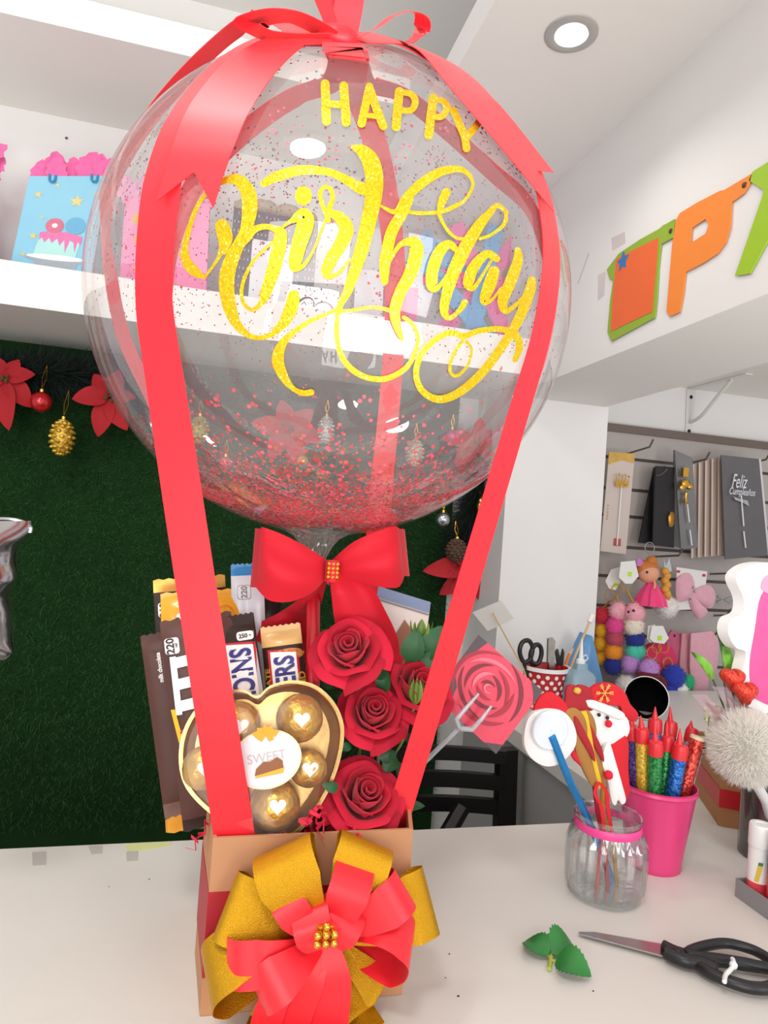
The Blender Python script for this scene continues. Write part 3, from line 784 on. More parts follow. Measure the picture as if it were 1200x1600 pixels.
def clasp(c, par, nx, nz, pitch, r, name='rhinestone_clasp', rows=None):
    b_ = MB(); c = np.asarray(c, float)
    b_.box(c + [0, .004, 0], ((nx - 1) * pitch, .003, (nz - 1.6) * pitch))
    for i in range(nx):
        for j in range(nz):
            if rows and abs(i - (nx - 1) / 2) > rows[j]: continue
            b_.sphere(c + [(i - (nx - 1) / 2) * pitch, -.001, (j - (nz - 1) / 2) * pitch], r, 8)
    return obj(name, b_, GOLD, par, label='gold rhinestone clasp')
clasp(bc + [0, -.020, 0], bw, 3, 4, .0045, .0024)
b = MB().tube([bc + [0, -.016, .010], bc + [0, -.016, -.012]], [.007, .007], 10); obj('knot', b, RED_BOW, bw)
# ================================================================== pull bow on the front of the box
YF = by0 - .004
pbw = thing('pull_bow', 'large red and gold ribbon bow with rhinestone clasp on the box front', 'bow', at(509, 1462, y=YF))
pc_ = at(509, 1462, y=YF - .012)
def px_dir(px, py, dy=0.0):
    return at(px, py, y=YF - .012 + dy)
def loop(tip, wpx, m, par=pbw, name='ribbon_loop', lift=.03, back=.012, fat=.5, c0=None, tilt=0.0, dy=0.0):
    """one ribbon loop from the bow's middle out to a rounded end and back"""
    c = pc_ if c0 is None else c0
    tp = px_dir(*tip, dy)
    w = size(wpx, tp); d = tp - c; L_ = np.linalg.norm(d); d = d / L_
    n = unit(CAM - c); n = unit(n - d * n.dot(d)); s = np.cross(n, d)
    n2 = unit(n + s * tilt); s2 = unit(np.cross(n2, d))
    h = L_ * fat
    pr = [(0, .0), (.3, -.10), (.62, -.16), (.88, -.08), (.99, .22), (1.0, .5), (.93, .82), (.74, 1.0), (.48, .88), (.22, .50), (.02, .22)]
    P = smooth_path([c + d * (L_ * a) + n2 * (h * b_ ) for a, b_ in pr], 6); N = len(P)
    P = [p if p[2] > TZ + .030 else np.array([p[0], p[1], TZ + .030]) for p in P]
    W = [w * (0.18 + .82 * min(1, 3.2 * min(i, N - 1 - i) / N)) for i in range(N)]
    return obj(name, MB().strip(P, [s2] * N, W, .0005), m, par)
GR, RR = GOLD_RIBBON, RED_SATIN
for tip, w, ft, tl, dy in (((442, 1312), 94, .40, .25, .004), ((572, 1308), 86, .34, -.2, .006), ((352, 1410), 98, .22, .2, .004), ((668, 1402), 96, .22, -.25, .004), ((330, 1548), 96, .36, -.5, -.006), ((592, 1560), 60, .2, .3, .0)):
    loop(tip, w, GR, fat=ft, tilt=tl, dy=dy, name='gold_loop')
for tip, w, ft, tl, dy in (((438, 1376), 52, .40, .3, -.010), ((556, 1342), 62, .46, -.15, -.010), ((632, 1380), 62, .36, -.3, -.012), ((352, 1494), 68, .36, .35, -.012), ((398, 1552), 68, .50, .1, -.024), ((626, 1508), 70, .66, .5, -.014),
                           ((482, 1400), 58, .55, .3, -.022), ((552, 1408), 56, .55, -.3, -.022)):
    loop(tip, w, RR, fat=ft, tilt=tl, dy=dy, name='red_loop')
def btail(pts, ws, m, ys, name):
    P = smooth_path([at(x, y, y=YF - .012 + yy) for (x, y), yy in zip(pts, ys)], 8); N = len(P)
    P = [p if p[2] > TZ + .004 else np.array([p[0], p[1] - (TZ + .004 - p[2]) * .8, TZ + .004]) for p in P]
    W = np.interp(np.linspace(0, 1, N), np.linspace(0, 1, len(ws)), [size(w, P[0]) for w in ws])
    wd = [unit(np.cross(unit(P[min(i + 1, N - 1)] - P[max(i - 1, 0)]), unit(CAM - P[i]))) for i in range(N)]
    return obj(name, MB().strip(P, wd, list(W), .0005), m, pbw)
btail([(500, 1470), (470, 1530), (425, 1590), (405, 1640)], [24, 55, 62, 60], GR, (-.004, -.012, -.010, -.006), 'gold_tail')
btail([(520, 1470), (545, 1540), (556, 1600), (560, 1650)], [24, 60, 62, 60], GR, (-.004, -.012, -.010, -.006), 'gold_tail')
btail([(504, 1472), (484, 1530), (462, 1585), (450, 1650)], [20, 48, 52, 50], RR, (-.016, -.024, -.020, -.016), 'red_tail')
btail([(516, 1472), (522, 1530), (516, 1590), (502, 1650)], [20, 52, 58, 56], RR, (-.018, -.028, -.026, -.018), 'red_tail')
btail([(498, 1468), (440, 1540), (416, 1600), (410, 1650)], [20, 44, 48, 46], RR, (-.012, -.020, -.016, -.012), 'red_tail')
clasp(at(509, 1460, y=YF - .066), pbw, 3, 3, .0068, .0034, rows=[1.2, 1.2, .4])
b = MB().tube([at(509, 1460, y=YF - .060), at(509, 1458, y=YF)], .010, 12); obj('knot', b, RED_SATIN, pbw)

# ================================================================== sweets
def frame(ob_px, y0, tp_px, y1, wpx, turn=0.0):
    o = at(*ob_px, y=y0); t = at(*tp_px, y=y1); v = t - o; h = np.linalg.norm(v); v = v / h
    n = unit(CAM - o); n = unit(n - v * n.dot(v)); u = np.cross(v, n)
    c, s = math.cos(turn), math.sin(turn); u, n = u * c + n * s, n * c - u * s
    return o, u, v, n, h, size(wpx, t)
def sweet(name, label, fr, thick, bands, mats, group=None, crimp=.009, cat='candy', wrink=.00018, base_in=None):
    """pillow wrapper: bands = [(height fraction, material index)] from the bottom up"""
    o, u, v, n, h, w = fr
    def bulge(x, y):
        e = min(1.0, max(0, (min(y, h - y) - crimp)) / (h * .16)); e = math.sqrt(max(0, 1 - (1 - e) ** 2))
        return thick * e * math.sqrt(max(0, 1 - (2 * x / w) ** 2 * .96)) + wrink * math.sin(x * 900 + y * 400) * math.sin(y * 700)
    sf = lambda x, y, eps=0.0: o + u * x + v * y + n * (bulge(x, y) + eps)
    root = thing(name, label, cat, o, group)
    b_ = MB(); nu, nv = 14, 40
    def mf(a, q):
        for f_, i in bands:
            if q <= f_: return i
        return bands[-1][1]
    def zig(a, q):
        if q in (0.0, 1.0): return (.0016 if int(round(a * nu)) % 2 else 0) * (1 if q else -1)
        return 0
    b_.grid(lambda a, q: sf((a - .5) * w, q * h) + v * zig(a, q) + n * .0004, nu, nv, mfun=mf)
    b_.grid(lambda a, q: o + u * (a - .5) * w + v * (q * h + zig(a, q)) - n * (bulge((a - .5) * w, q * h) * .8 + .0004), nu, nv, mfun=mf)
    obj('wrapper', b_, mats, root, sharp=60)
    return root, sf, w, h
BROWN = mat('brown_wrapper', '#583730', 0.45, var=0.1, scale=60, spec=.3)
DKBROWN = mat('dark_brown_wrapper', '#33201a', 0.45, var=0.15, scale=60, spec=.3)
YELLOW = mat('yellow_wrapper', '#f2a616', 0.3, var=0.05, coat=.3)
TAN_W = mat('tan_wrapper', '#dcae6a', 0.35, var=0.08, coat=.2)
WHITE_W = mat('white_wrapper', '#dcdce2', 0.3, var=0.03, coat=.3)
BLUE_W = mat('blue_wrapper', '#1c86c8', 0.3, var=0.05, coat=.3)
INK_W = mat('white_ink', '#f2efec', 0.45, var=0.02)
INK_NAVY = mat('navy_ink', '#2e2878', 0.45, var=0.05)
INK_RED = mat('red_ink', '#c8202c', 0.45, var=0.05)
INK_BROWN = mat('brown_ink', '#3a2620', 0.45, var=0.05)
INK_GOLD = mat('gold_ink', '#d8a23a', 0.4, 0.3, var=0.08)
INK_GREY = mat('grey_ink', '#8a827c', 0.5, var=0.05)
def rrect(w, h, r, n=4, cx=0, cy=0):
    P = []
    for qx, qy, a in ((1, 1, 0), (-1, 1, 90), (-1, -1, 180), (1, -1, 270)):
        for k in range(n + 1):
            t = math.radians(a + 90 * k / n); P.append((cx + qx * (w / 2 - r) + r * math.cos(t), cy + qy * (h / 2 - r) + r * math.sin(t)))
    return P
def decal(root, name, sf, items, mats, label=None):
    """items: ('poly', pts, mi, eps) or ('text', str, cx, cy, h, w, rot, mi, eps)"""
    b_ = MB()
    for it in items:
        if it[0] == 'poly':
            P = []
            for p, q in zip(it[1], it[1][1:] + it[1][:1]):
                p, q = np.array(p), np.array(q); m_ = max(1, int(np.linalg.norm(q - p) / .003)); P += [p + (q - p) * i / m_ for i in range(m_)]
            c = np.mean(np.array(P), 0); n = len(P); K = 9
            ringv = [[sf(*(c + (np.array(p) - c) * (1 - k / K)), it[3]) for p in P] for k in range(K)]
            vs = [q for r_ in ringv for q in r_] + [sf(*c, it[3])]
            fs = [(i * n + j, i * n + (j + 1) % n, (i + 1) * n + (j + 1) % n, (i + 1) * n + j) for i in range(K - 1) for j in range(n)] + [((K - 1) * n + j, (K - 1) * n + (j + 1) % n, K * n) for j in range(n)]
            b_.add(vs, fs, it[2])
        else:
            _, s, cx, cy, h, w, rot, mi, eps = it
            V, Fc, tw, th = text2d(s, off=.03); c_, s_ = math.cos(rot), math.sin(rot); vs = []
            sx = (w / tw) if w else h / th
            for x, y in V:
                x, y = x * sx, y * h / th; vs.append(sf(cx + c_ * x - s_ * y, cy + s_ * x + c_ * y, eps))
            b_.add(vs, Fc, mi)
    return obj(name, b_, mats, root, smooth=False, fixn=False, label=label)
def badge(root, sf, cx, cy, txt, w=.014, h=.016, rot=0):
    decal(root, 'calorie_badge', sf, [('poly', rrect(w, h, .003, cx=cx, cy=cy), 0, .0006), ('text', txt, cx - w * .12, cy, h * .5, None, rot, 1, .0011),
          ('text', 'cal', cx + w * .28, cy, h * .18, None, rot, 1, .0011)], [INK_W, INK_BROWN])
NR = -math.pi / 2; PR = math.pi / 2

r_, sf, w, h = sweet('candy_bag', 'dark brown candy bag with gold torn top at the left rear of the box', frame((318, 1290), 0.757, (296, 903), 0.787, 108), .006, [(.05, 1), (.955, 0), (1, 1)], [DKBROWN, mat('gold_foil_edge', '#d69a48', 0.25, .6, var=.15)])
badge(r_, sf, -.028, h - .033, '210', rot=PR)
r_, sf, w, h = sweet('candy_bag', 'yellow candy bag peeking out behind the brown lettered bag', frame((332, 1290), 0.737, (318, 924), 0.767, 128), .012, [(.05, 0), (1, 0)], [YELLOW])
badge(r_, sf, -.020, h - .030, '240', .018, .016)
decal(r_, 'print', sf, [('poly', circle(.010, 20, .022, h - .026), 0, .0006), ('poly', circle(.008, 20, .022, h - .027), 1, .001)], [mat('amber_ink', '#e88a10', .4), YELLOW])
r_, sf, w, h = sweet('candy_bag', 'narrow brown candy bag leaning outermost on the left of the box', frame((297, 1268), 0.712, (258, 988), 0.737, 74), .008, [(.07, 1), (1, 0)], [BROWN, mat('clear_brown_crimp', '#7a5a50', .3, var=.1)])
decal(r_, 'small_print', sf, [('text', 'milk chocolate', -.010, h - .034, .0045, .03, PR, 0, .0006), ('text', 'net wt', -.003, h - .03, .004, .02, PR, 0, .0006), ('poly', circle(.008, 18, .004, .026), 0, .0006), ('poly', rrect(.012, .012, .002, cx=.004, cy=.042), 1, .0006)], [INK_W, INK_RED])
r_, sf, w, h = sweet('candy_bag', 'brown candy bag with huge white letters in front of the yellow bag', frame((345, 1285), 0.677, (306, 964), 0.712, 108), .011, [(.04, 1), (1, 0)], [BROWN, DKBROWN])
badge(r_, sf, -.026, h - .025, '220', rot=PR)
# big lower-case lettering, reading downwards
ml = []
xl_, y0_ = -.024, h - .042
def bar(x0, x1, y, t, mi, eps): return ('poly', [(x0, y - t / 2), (x1, y - t / 2 + .004), (x1, y + t / 2 + .004), (x0, y + t / 2)], mi, eps)
for k in range(3):
    ml.append(bar(-.026, .034, y0_ - k * .021, .0135, 1, .0005)); ml.append(bar(-.024, .032, y0_ - k * .021, .0105, 0, .0009))
ml += [('poly', [(-.031, y0_ - .052), (-.022, y0_ - .052), (-.022, y0_ + .008), (-.031, y0_ + .008)], 1, .0006), ('poly', [(-.0295, y0_ - .050), (-.0235, y0_ - .050), (-.0235, y0_ + .0065), (-.0295, y0_ + .0065)], 0, .0010)]
ml += [('text', "&", -.004, y0_ - .068, .036, .022, NR, 1, .0006), ('text', "&", -.004, y0_ - .068, .033, .020, NR, 0, .0011), ('text', "m's", .0, y0_ - .108, .04, .052, NR, 1, .0006), ('text', "m's", .0, y0_ - .108, .037, .050, NR, 0, .0011)]
ml += [('poly', [(-.034, y0_ - .044), (-.030, y0_ - .044), (-.024, y0_ - .084), (-.029, y0_ - .082)], 2, .0012), ('poly', circle(.004, 12, -.024, y0_ - .068), 3, .0012), ('poly', circle(.004, 12, -.026, y0_ - .078), 4, .0013)]
decal(r_, 'lettering', sf, ml, [INK_W, INK_BROWN, mat('yellow_ink', '#f0c024', .4), INK_RED, mat('blue_ink', '#2a8ac8', .4)])

def snick(name, label, fr, word_rot, extra, bands, mats, logo_c, thick=.009, lw=.020, ll=.092):
    r2, sf2, w2, h2 = sweet(name, label, fr, thick, bands, mats)
    cy = h2 - logo_c
    def para(sx, sy): return [(-lw / 2 * sx, -ll / 2 * sy), (lw / 2 * sx, -ll / 2 * sy + .003), (lw / 2 * sx, ll / 2 * sy - .003), (-lw / 2 * sx, ll / 2 * sy)]
    P = lambda sx, sy: [(x, y + cy) for x, y in para(sx, sy)]
    decal(r2, 'logo_panel', sf2, [('poly', P(1.36, 1.10), 0, .0006), ('poly', P(1.14, 1.05), 1, .0014), ('text', 'SNICKERS', 0, cy, lw * .92, ll * .93, word_rot, 2, .0024)] + extra(cy, h2, w2), [INK_RED, INK_W, INK_NAVY, INK_GOLD, INK_GREY])
    return r2, sf2, w2, h2
r_, sf, w, h = snick('candy_bar', 'dark brown chocolate bar with navy letters reading downwards, behind the heart box', frame((402, 1240), 0.672, (368, 962), 0.712, 56), NR,
      lambda cy, h2, w2: [], [(.05, 0), (1, 0)], [DKBROWN], .077, lw=.024)
badge(r_, sf, .007, h - .022, '250', .017, .009)
b_ = MB(); p0_ = at(392, 985, y=.704); p1_ = at(408, 1085, y=.686); b_.strip([p0_, (p0_ + p1_) / 2, p1_], [EX] * 3, .005, .001)
obj('side_fin', b_, mat('grey_foil', '#b0acac', .3, .4), r_)
r_, sf, w, h = snick('candy_bar', 'chocolate bar with tan crimped top and navy letters reading upwards, beside the red stick', frame((464, 1235), 0.677, (438, 978), 0.712, 62), PR,
      lambda cy, h2, w2: [('text', 'ALMOND', w2 * .40, cy + .002, .008, .046, PR, 3, .0014), ('text', 'CHOCOLATE', -w2 * .42, cy + .002, .005, .06, PR, 3, .0014)], [(.05, 1), (.885, 0), (1, 1)], [DKBROWN, TAN_W], .074, lw=.023)
decal(r_, 'print', sf, [('poly', circle(.016, 20, .006, h - .030, .006), 0, .0006)], [mat('nut_ink', '#c07a3a', .4, var=.2)])
r_, sf, w, h = sweet('candy_bar', 'white candy bar with a blue top band behind the dark chocolate bars', frame((396, 1240), 0.737, (386, 882), 0.770, 50), .006, [(.955, 0), (1, 1)], [WHITE_W, BLUE_W])
decal(r_, 'calorie_badge', sf, [('poly', rrect(.015, .016, .003, cx=-.004, cy=h - .031), 0, .0006), ('poly', rrect(.0138, .0148, .003, cx=-.004, cy=h - .031), 1, .0008), ('text', '220', -.004, h - .031, .007, None, PR, 0, .0011)], [INK_GREY, WHITE_W])
r_, sf, w, h = sweet('candy_bar', 'black candy bar half hidden behind the tail of the red bow', frame((416, 1240), 0.762, (416, 930), 0.787, 46), .006, [(1, 0)], [mat('black_wrapper', '#241c1a', .35, var=.2)])
decal(r_, 'print', sf, [('text', 'dark', -.006, h - .03, .010, .03, PR, 0, .0006), ('poly', circle(.005, 12, .002, h - .055), 0, .0006)], [mat('bronze_ink', '#6a5648', .5)])

# ================================================================== heart-shaped chocolate box
ho = at(410, 1190, y=.640)
hv = unit(np.array([.0, .26, 1.0])); hn = unit(CAM - ho); hn = unit(hn - hv * hn.dot(hv)); hu = np.cross(hv, hn)
def onpl(px, py, lift=0.0):
    r = ray(px, py); o = ho + hn * lift; t = ((o - CAM) @ hn) / (r @ hn); return CAM + r * t
HP = [(402, 1090), (378, 1080), (340, 1086), (310, 1108), (290, 1142), (283, 1182), (290, 1222), (314, 1254), (350, 1282), (392, 1302), (430, 1312), (460, 1302), (488, 1272), (514, 1228), (530, 1180), (534, 1136), (520, 1100), (492, 1074), (456, 1066), (422, 1074)]
HO = smooth_path([onpl(*p) for p in HP], 4, closed=True)
hb = thing('chocolate_box', 'heart-shaped gold box with clear lid in front of the candy bars', 'chocolate box', ho - hv * .075)
hc = np.mean(HO, 0)
sc_ = lambda k, l: [hc + (p - hc) * k + hn * l for p in HO]
n_ = len(HO); RG = [sc_(.96, -.030), sc_(.985, -.014), sc_(1.0, -.004), sc_(1.03, -.003), sc_(1.03, -.001), sc_(.98, -.001), sc_(.93, -.012), sc_(.86, -.018)]
vs = [q for r_ in RG for q in r_]; fs = [tuple(range(n_))[::-1], tuple(range(7 * n_, 8 * n_))] + [(i * n_ + j, i * n_ + (j + 1) % n_, (i + 1) * n_ + (j + 1) % n_, (i + 1) * n_ + j) for i in range(7) for j in range(n_)]
b = MB(); b.add(vs, fs); obj('gold_tray', b, mat('gold_tray', '#d8b070', 0.25, .85, var=.15, scale=40, bump=.2), hb)
RG = [sc_(1.03, .0005), sc_(1.0, .0015), sc_(.975, .012), sc_(.95, .022), sc_(.90, .026), sc_(.6, .0275)]
vs = [q for r_ in RG for q in r_] + [hc + hn * .028]; fs = [(i * n_ + j, i * n_ + (j + 1) % n_, (i + 1) * n_ + (j + 1) % n_, (i + 1) * n_ + j) for i in range(5) for j in range(n_)] + [(5 * n_ + j, 5 * n_ + (j + 1) % n_, 6 * n_) for j in range(n_)]
b = MB(); b.add(vs, fs); obj('clear_lid', b, film('lid_film', (.985, .975, .96), gloss=.03, edge=.45, haze=.015, rough=.06), hb, label='clear plastic lid')
lc_ = onpl(417, 1186, .0292)
lf = lambda x, y, e=0.0: lc_ + hu * x + hv * y + hn * e
def lab_poly(mb, pts, mi, e): mb.add([lf(x, y, e) for x, y in pts], [tuple(range(len(pts)))], mi)
rx_, ry_ = size(54, lc_), size(44, lc_)
tl_ = .16
def rot2(P, a): return [(x * math.cos(a) - y * math.sin(a), x * math.sin(a) + y * math.cos(a)) for x, y in P]
b = MB(); b.prism([lf(x, y, .0004) for x, y in rot2(circle(rx_, 40, 0, 0, ry_), tl_)], -hn * .0004, 0)
lab_poly(b, rot2(circle(rx_ * .94, 40, 0, 0, ry_ * .93), tl_), 1, .0008)
LB = obj('oval_label', b, [mat('cream_label', '#f0dcb8', .5), mat('white_label', '#dfdadd', .5)], hb, smooth=False, label='white oval label')
b = MB()
for a, L_ in ((20, .013), (60, .011), (100, .010), (140, .011), (170, .013), (200, .008), (340, .008)):
    a = math.radians(a); d = np.array([math.cos(a), math.sin(a)]); q = np.array([-d[1], d[0]]); c0 = np.array([-.002, ry_ * .78])
    lab_poly(b, [c0, c0 + d * L_ * .6 + q * .0036, c0 + d * L_, c0 + d * L_ * .6 - q * .0036], 0, .0014 + .0001 * L_)
obj('printed_bow', b, mat('amber_print', '#d6931c', .4, .3, var=.15), LB, smooth=False, fixn=False)
b = MB(); c0 = (.003, -ry_ * .48)
lab_poly(b, [(c0[0] - .013, c0[1] - .004), (c0[0] + .012, c0[1] + .0005), (c0[0] + .013, c0[1] + .006), (c0[0] - .01, c0[1] - .001)], 1, .0014)
lab_poly(b, [(c0[0] - .013, c0[1] - .002), (c0[0] + .012, c0[1] + .005), (c0[0] + .011, c0[1] + .011), (c0[0] + .006, c0[1] + .014), (c0[0], c0[1] + .010), (c0[0] - .006, c0[1] + .010), (c0[0] - .012, c0[1] + .004)], 0, .0017)
obj('printed_chocolate', b, [mat('chocolate_print', '#8a4f22', .45, var=.1), mat('yellow_print', '#e0aa20', .45)], LB, smooth=False, fixn=False)
b = MB(); V, Fc, tw, th = text2d('SWEET'); k = .034 / tw
b.add([lf(*rot2([(x * k, y * k + .002)], tl_)[0], .0012) for x, y in V], Fc); obj('pale_lettering', b, mat('pale_ink', '#bdaeaa', .5), LB, smooth=False, fixn=False)
CHOC = mat('gold_foil', '#d6a850', 0.30, .7, var=.22, scale=160, bump=.9)
for (px, py, rp, wh) in ((468, 1122, 38, 'in the upper right lobe of the heart box'), (372, 1132, 36, 'in the upper left lobe, half under the ribbon'), (482, 1200, 30, 'right of the oval label in the heart box'),
                     (430, 1258, 40, 'at the pointed bottom of the heart box'), (318, 1200, 34, 'left of the ribbon in the heart box')):
    c = onpl(px, py, .006); rr = size(rp, c) * .97
    t_ = thing('chocolate', 'gold foil wrapped chocolate ball ' + wh, 'chocolate', c - hv * rr, 'gold foil chocolates in the heart box')
    b = MB().sphere(c, rr, 28, noise=.012); obj('foil', b, CHOC, t_)
    ax_ = unit(unit(CAM - c) * 1.0 + hu * .10 - hv * .05); su = unit(hu - ax_ * hu.dot(ax_)); sv = np.cross(ax_, su)
    b = MB(); HH = heart2d(.0165)
    def onball(x, y, e): 
        q = ax_ * math.sqrt(max(0, rr * rr - x * x - y * y)) + su * x + sv * y; return c + q * (1.02 + e)
    b.add([onball(x, y, 0) for x, y in HH], [tuple(range(len(HH)))], 1); b.add([onball(x * .86, y * .86, .012) for x, y in HH], [tuple(range(len(HH)))], 0)
    obj('heart_sticker', b, [INK_W, mat('sticker_gold', '#c8a050', .4, .4)], t_, smooth=False, fixn=False, label='white heart sticker')

# ================================================================== roses
ROSE = [mat('rose_velvet', '#c81a36', 0.7, var=.10, scale=14, sheen=.12, spec=.2), mat('rose_velvet_deep', '#b0142c', 0.7, var=.10, scale=14, sheen=.12, spec=.2)]
LEAFM = GREEN_LEAF
def leaf_mesh(base, tip, w, nrm, curl=.15, serr=.0, n=14, mb=None):
    mb = mb or MB(); base = np.asarray(base, float); tip = np.asarray(tip, float); d = tip - base; L_ = np.linalg.norm(d); d = d / L_
    nn = np.asarray(nrm, float); nn = unit(nn - d * nn.dot(d)); s = np.cross(d, nn); vs = []
    for k in range(n + 1):
        t = k / n; hw = w / 2 * (math.sin(math.pi * t ** .8) ** .75) * (1 + (serr if k % 2 else -serr)) + .0002
        c = base + d * L_ * t + nn * (curl * L_ * (math.sin(math.pi * t) - .6 * t * t))
        for a in (-1, -.5, 0, .5, 1): vs.append(c + s * hw * a + nn * abs(a) * hw * .28)
    fs = [(k * 5 + j, k * 5 + j + 1, (k + 1) * 5 + j + 1, (k + 1) * 5 + j) for k in range(n) for j in range(4)]
    vb = [q - nn * .0006 for q in vs]
    k0 = mb.add(vs, fs); mb.add(vb, [f[::-1] for f in fs]); return mb
def petal(c, A, th, r0, h, span, flare, lip, phase, nu=12, nv=10):
    """curved petal: A rows = (u, w, axis)"""
    wv = (random.uniform(.015, .05), random.uniform(-.16, .16))
    u, w, a = A; b_ = MB()
    def fn(p, q):
        q2 = q; wq = span * (math.sin(math.pi * (.12 + .60 * q)) ** .6)
        an = th + (p - .5) * wq
        edge = 1 - .36 * abs(2 * p - 1) ** 2.6 * q + wv[0] * math.sin(p * 6 + phase) * q
        r = r0 * (.25 + .75 * math.sin(min(1, q * 1.25) * math.pi / 2)) + flare * q ** 2.2
        z = h * q * edge
        r += r0 * wv[1] * (p - .5) * q * 2
        if q > .72:
            k = (q - .72) / .28; r += lip * k ** 1.6; z -= lip * .75 * k ** 2
        r *= 1 + .02 * math.sin(7 * an + phase) * q
        return c + u * r * math.cos(an) + w * r * math.sin(an) + a * z
    b_.grid(fn, nu, nv)
    vs = list(b_.v); fs = list(b_.f); ax = np.asarray(a)
    vb = []
    for i, p in enumerate(vs):
        p = np.array(p); rad = p - c; rad = rad - ax * rad.dot(ax); vb.append(p + unit(rad) * .0009)
    k = b_.add(vb, [f[::-1] for f in fs])
    W = nu + 1; bd = [i for i in range(W)] + [j * W + nu for j in range(1, nv + 1)] + [nv * W + i for i in range(nu - 1, -1, -1)] + [j * W for j in range(nv - 1, 0, -1)]
    b_.f += [(bd[i], bd[(i + 1) % len(bd)], k + bd[(i + 1) % len(bd)], k + bd[i]) for i in range(len(bd))]; b_.m += [0] * len(bd)
    return b_
def rose(px, py, rpx, y, axis, label, seed, stem_to=None, leaves=()):
    random.seed(seed)
    c = at(px, py, y=y); R_m = size(rpx, c); a = unit(axis); u = unit(np.cross(a, [0.13, .2, 1])); w = np.cross(a, u)
    base = c - a * R_m * .62
    t_ = thing('rose', label, 'artificial rose', base, 'red velvet roses beside the heart box')
    b_ = MB(); pts = []; wd = []
    for k in range(46):       # rolled heart of the bloom
        q = k / 45; an = q * 4.6 * math.pi; r = R_m * (.05 + .30 * q)
        pts.append(base + a * R_m * (1.02 - .10 * q) + r * (math.cos(an) * u + math.sin(an) * w)); wd.append(a + .25 * (math.cos(an) * u + math.sin(an) * w))
    b_.strip(pts, wd, [R_m * .50] * 46, .0012); obj('petal_heart', b_, ROSE[1], t_)
    cnt = 0
    for lay_, (n, r0, h, fl, lp, sp) in enumerate(((3, .36, 1.26, .03, .02, 3.0), (3, .50, 1.20, .06, .07, 2.9), (4, .62, 1.04, .12, .20, 2.3), (5, .74, .84, .18, .32, 1.9))):
        for k in range(n):
            th = 2 * math.pi * (k / n) + lay_ * .8 + random.uniform(-.2, .2)
            b_ = petal(base, (u, w, a), th, R_m * r0 * random.uniform(.96, 1.04), R_m * h * random.uniform(.95, 1.05), sp * random.uniform(.9, 1.1), R_m * fl, R_m * lp, seed + k)
            obj('petal', b_, ROSE[0 if (k + lay_) % 3 else 1], t_); cnt += 1
    b_ = MB().lathe([(.0008, -.006), (R_m * .16, -.005), (R_m * .30, .0), (R_m * .42, .009)], base - a * .002, 16, axis=a)
    obj('calyx', b_, STEM_GREEN, t_)
    if stem_to is not None:
        q = np.asarray(stem_to); b_ = MB().tube(smooth_path([base - a * .004, base - a * .02, (base - a * .02) * .5 + q * .5 + np.array([0, .006, 0]), q], 6), .0022, 8); obj('stem', b_, STEM_GREEN, t_)
    for (bx_, tx_, w_, yy) in leaves:
        p0 = at(*bx_, y=yy); p1 = at(*tx_, y=yy - .004)
        obj('leaf', leaf_mesh(p0, p1, size(w_, p0), unit(CAM - p0) + np.array([random.uniform(-.4, .4), 0, random.uniform(-.2, .4)]), .12, .06), LEAFM, t_)
    random.seed(7)
    return t_
zf = bz1 - .05
rose(546, 1018, 50, .665, (-.28, -.72, .66), 'topmost red velvet rose right of the red stick, under the bow', 3, (.13, .70, zf), [((560, 1052), (538, 1078), 34, .672), ((590, 1062), (604, 1028), 26, .675), ((596, 1080), (606, 1052), 24, .678)])
rose(652, 1076, 50, .690, (.12, -.7, .7), 'rightmost red velvet rose, crossed by the right ribbon', 5, (.185, .71, zf), [((640, 1035), (652, 982), 36, .70), ((664, 1030), (690, 978), 40, .70), ((655, 1030), (700, 1030), 26, .70), ((650, 1140), (678, 1160), 40, .69)])
rose(582, 1116, 47, .668, (-.04, -.72, .70), 'middle red velvet rose between the heart box and the ribbon', 8, (.15, .69, zf), [((600, 1185), (622, 1200), 28, .66), ((604, 1170), (612, 1195), 26, .66), ((548, 1165), (532, 1172), 14, .655)])
rose(568, 1246, 55, .634, (.10, -.70, .72), 'lowest and largest red velvet rose resting on the front rim of the box', 11, (.15, .66, zf), [((528, 1232), (504, 1226), 16, .625)])
# rose buds
def bud(px, py, y, label, stem, open_=False):
    c = at(px, py, y=y); t_ = thing('rose_bud', label, 'rose bud', c - EZ * .012)
    b_ = MB().lathe([(.0006, -.011), (.004, -.008), (.0058, -.001), (.0045, .006), (.002, .011), (.0004, .013)], c, 14); obj('bud', b_, STEM_GREEN, t_)
    for k in range(5):
        an = k * 1.256; d = np.array([math.cos(an), math.sin(an), 0])
        obj('sepal', leaf_mesh(c - EZ * .008 + d * .004, c + d * (.014 if open_ else .007) + EZ * (.010 if open_ else .016), .005, d, .1, n=8), STEM_GREEN, t_)
    b_ = MB().tube(smooth_path([at(x, yy, y=y + .002) for x, yy in stem], 6), .0014, 6); obj('stem', b_, STEM_GREEN, t_)
bud(650, 1085, .668, 'small green rose bud hanging in front of the rightmost rose', [(650, 1098), (640, 1125), (628, 1160), (610, 1190), (598, 1230)])
bud(658, 986, .705, 'spiky green rose bud among leaves at the top right', [(656, 998), (645, 1018), (632, 1032), (622, 1060)], True)
# greenery filling the dark gap behind the roses
b = MB()
for i in range(60):
    p = at(random.uniform(515, 640), random.uniform(1070, 1270), y=random.uniform(.70, .76)); q = p + np.array([random.uniform(-.03, .03), random.uniform(-.02, .02), random.uniform(-.02, .03)])
    leaf_mesh(p, q, .012, unit(CAM - p) + np.array([random.uniform(-.8, .8), 0, random.uniform(-.5, .8)]), .1, n=6, mb=b)
tag(obj('foliage', b, mat('dark_foliage', '#1c4a24', .6, var=.3), None), 'dark green artificial foliage filling the space behind the roses', 'foliage', kind='stuff')

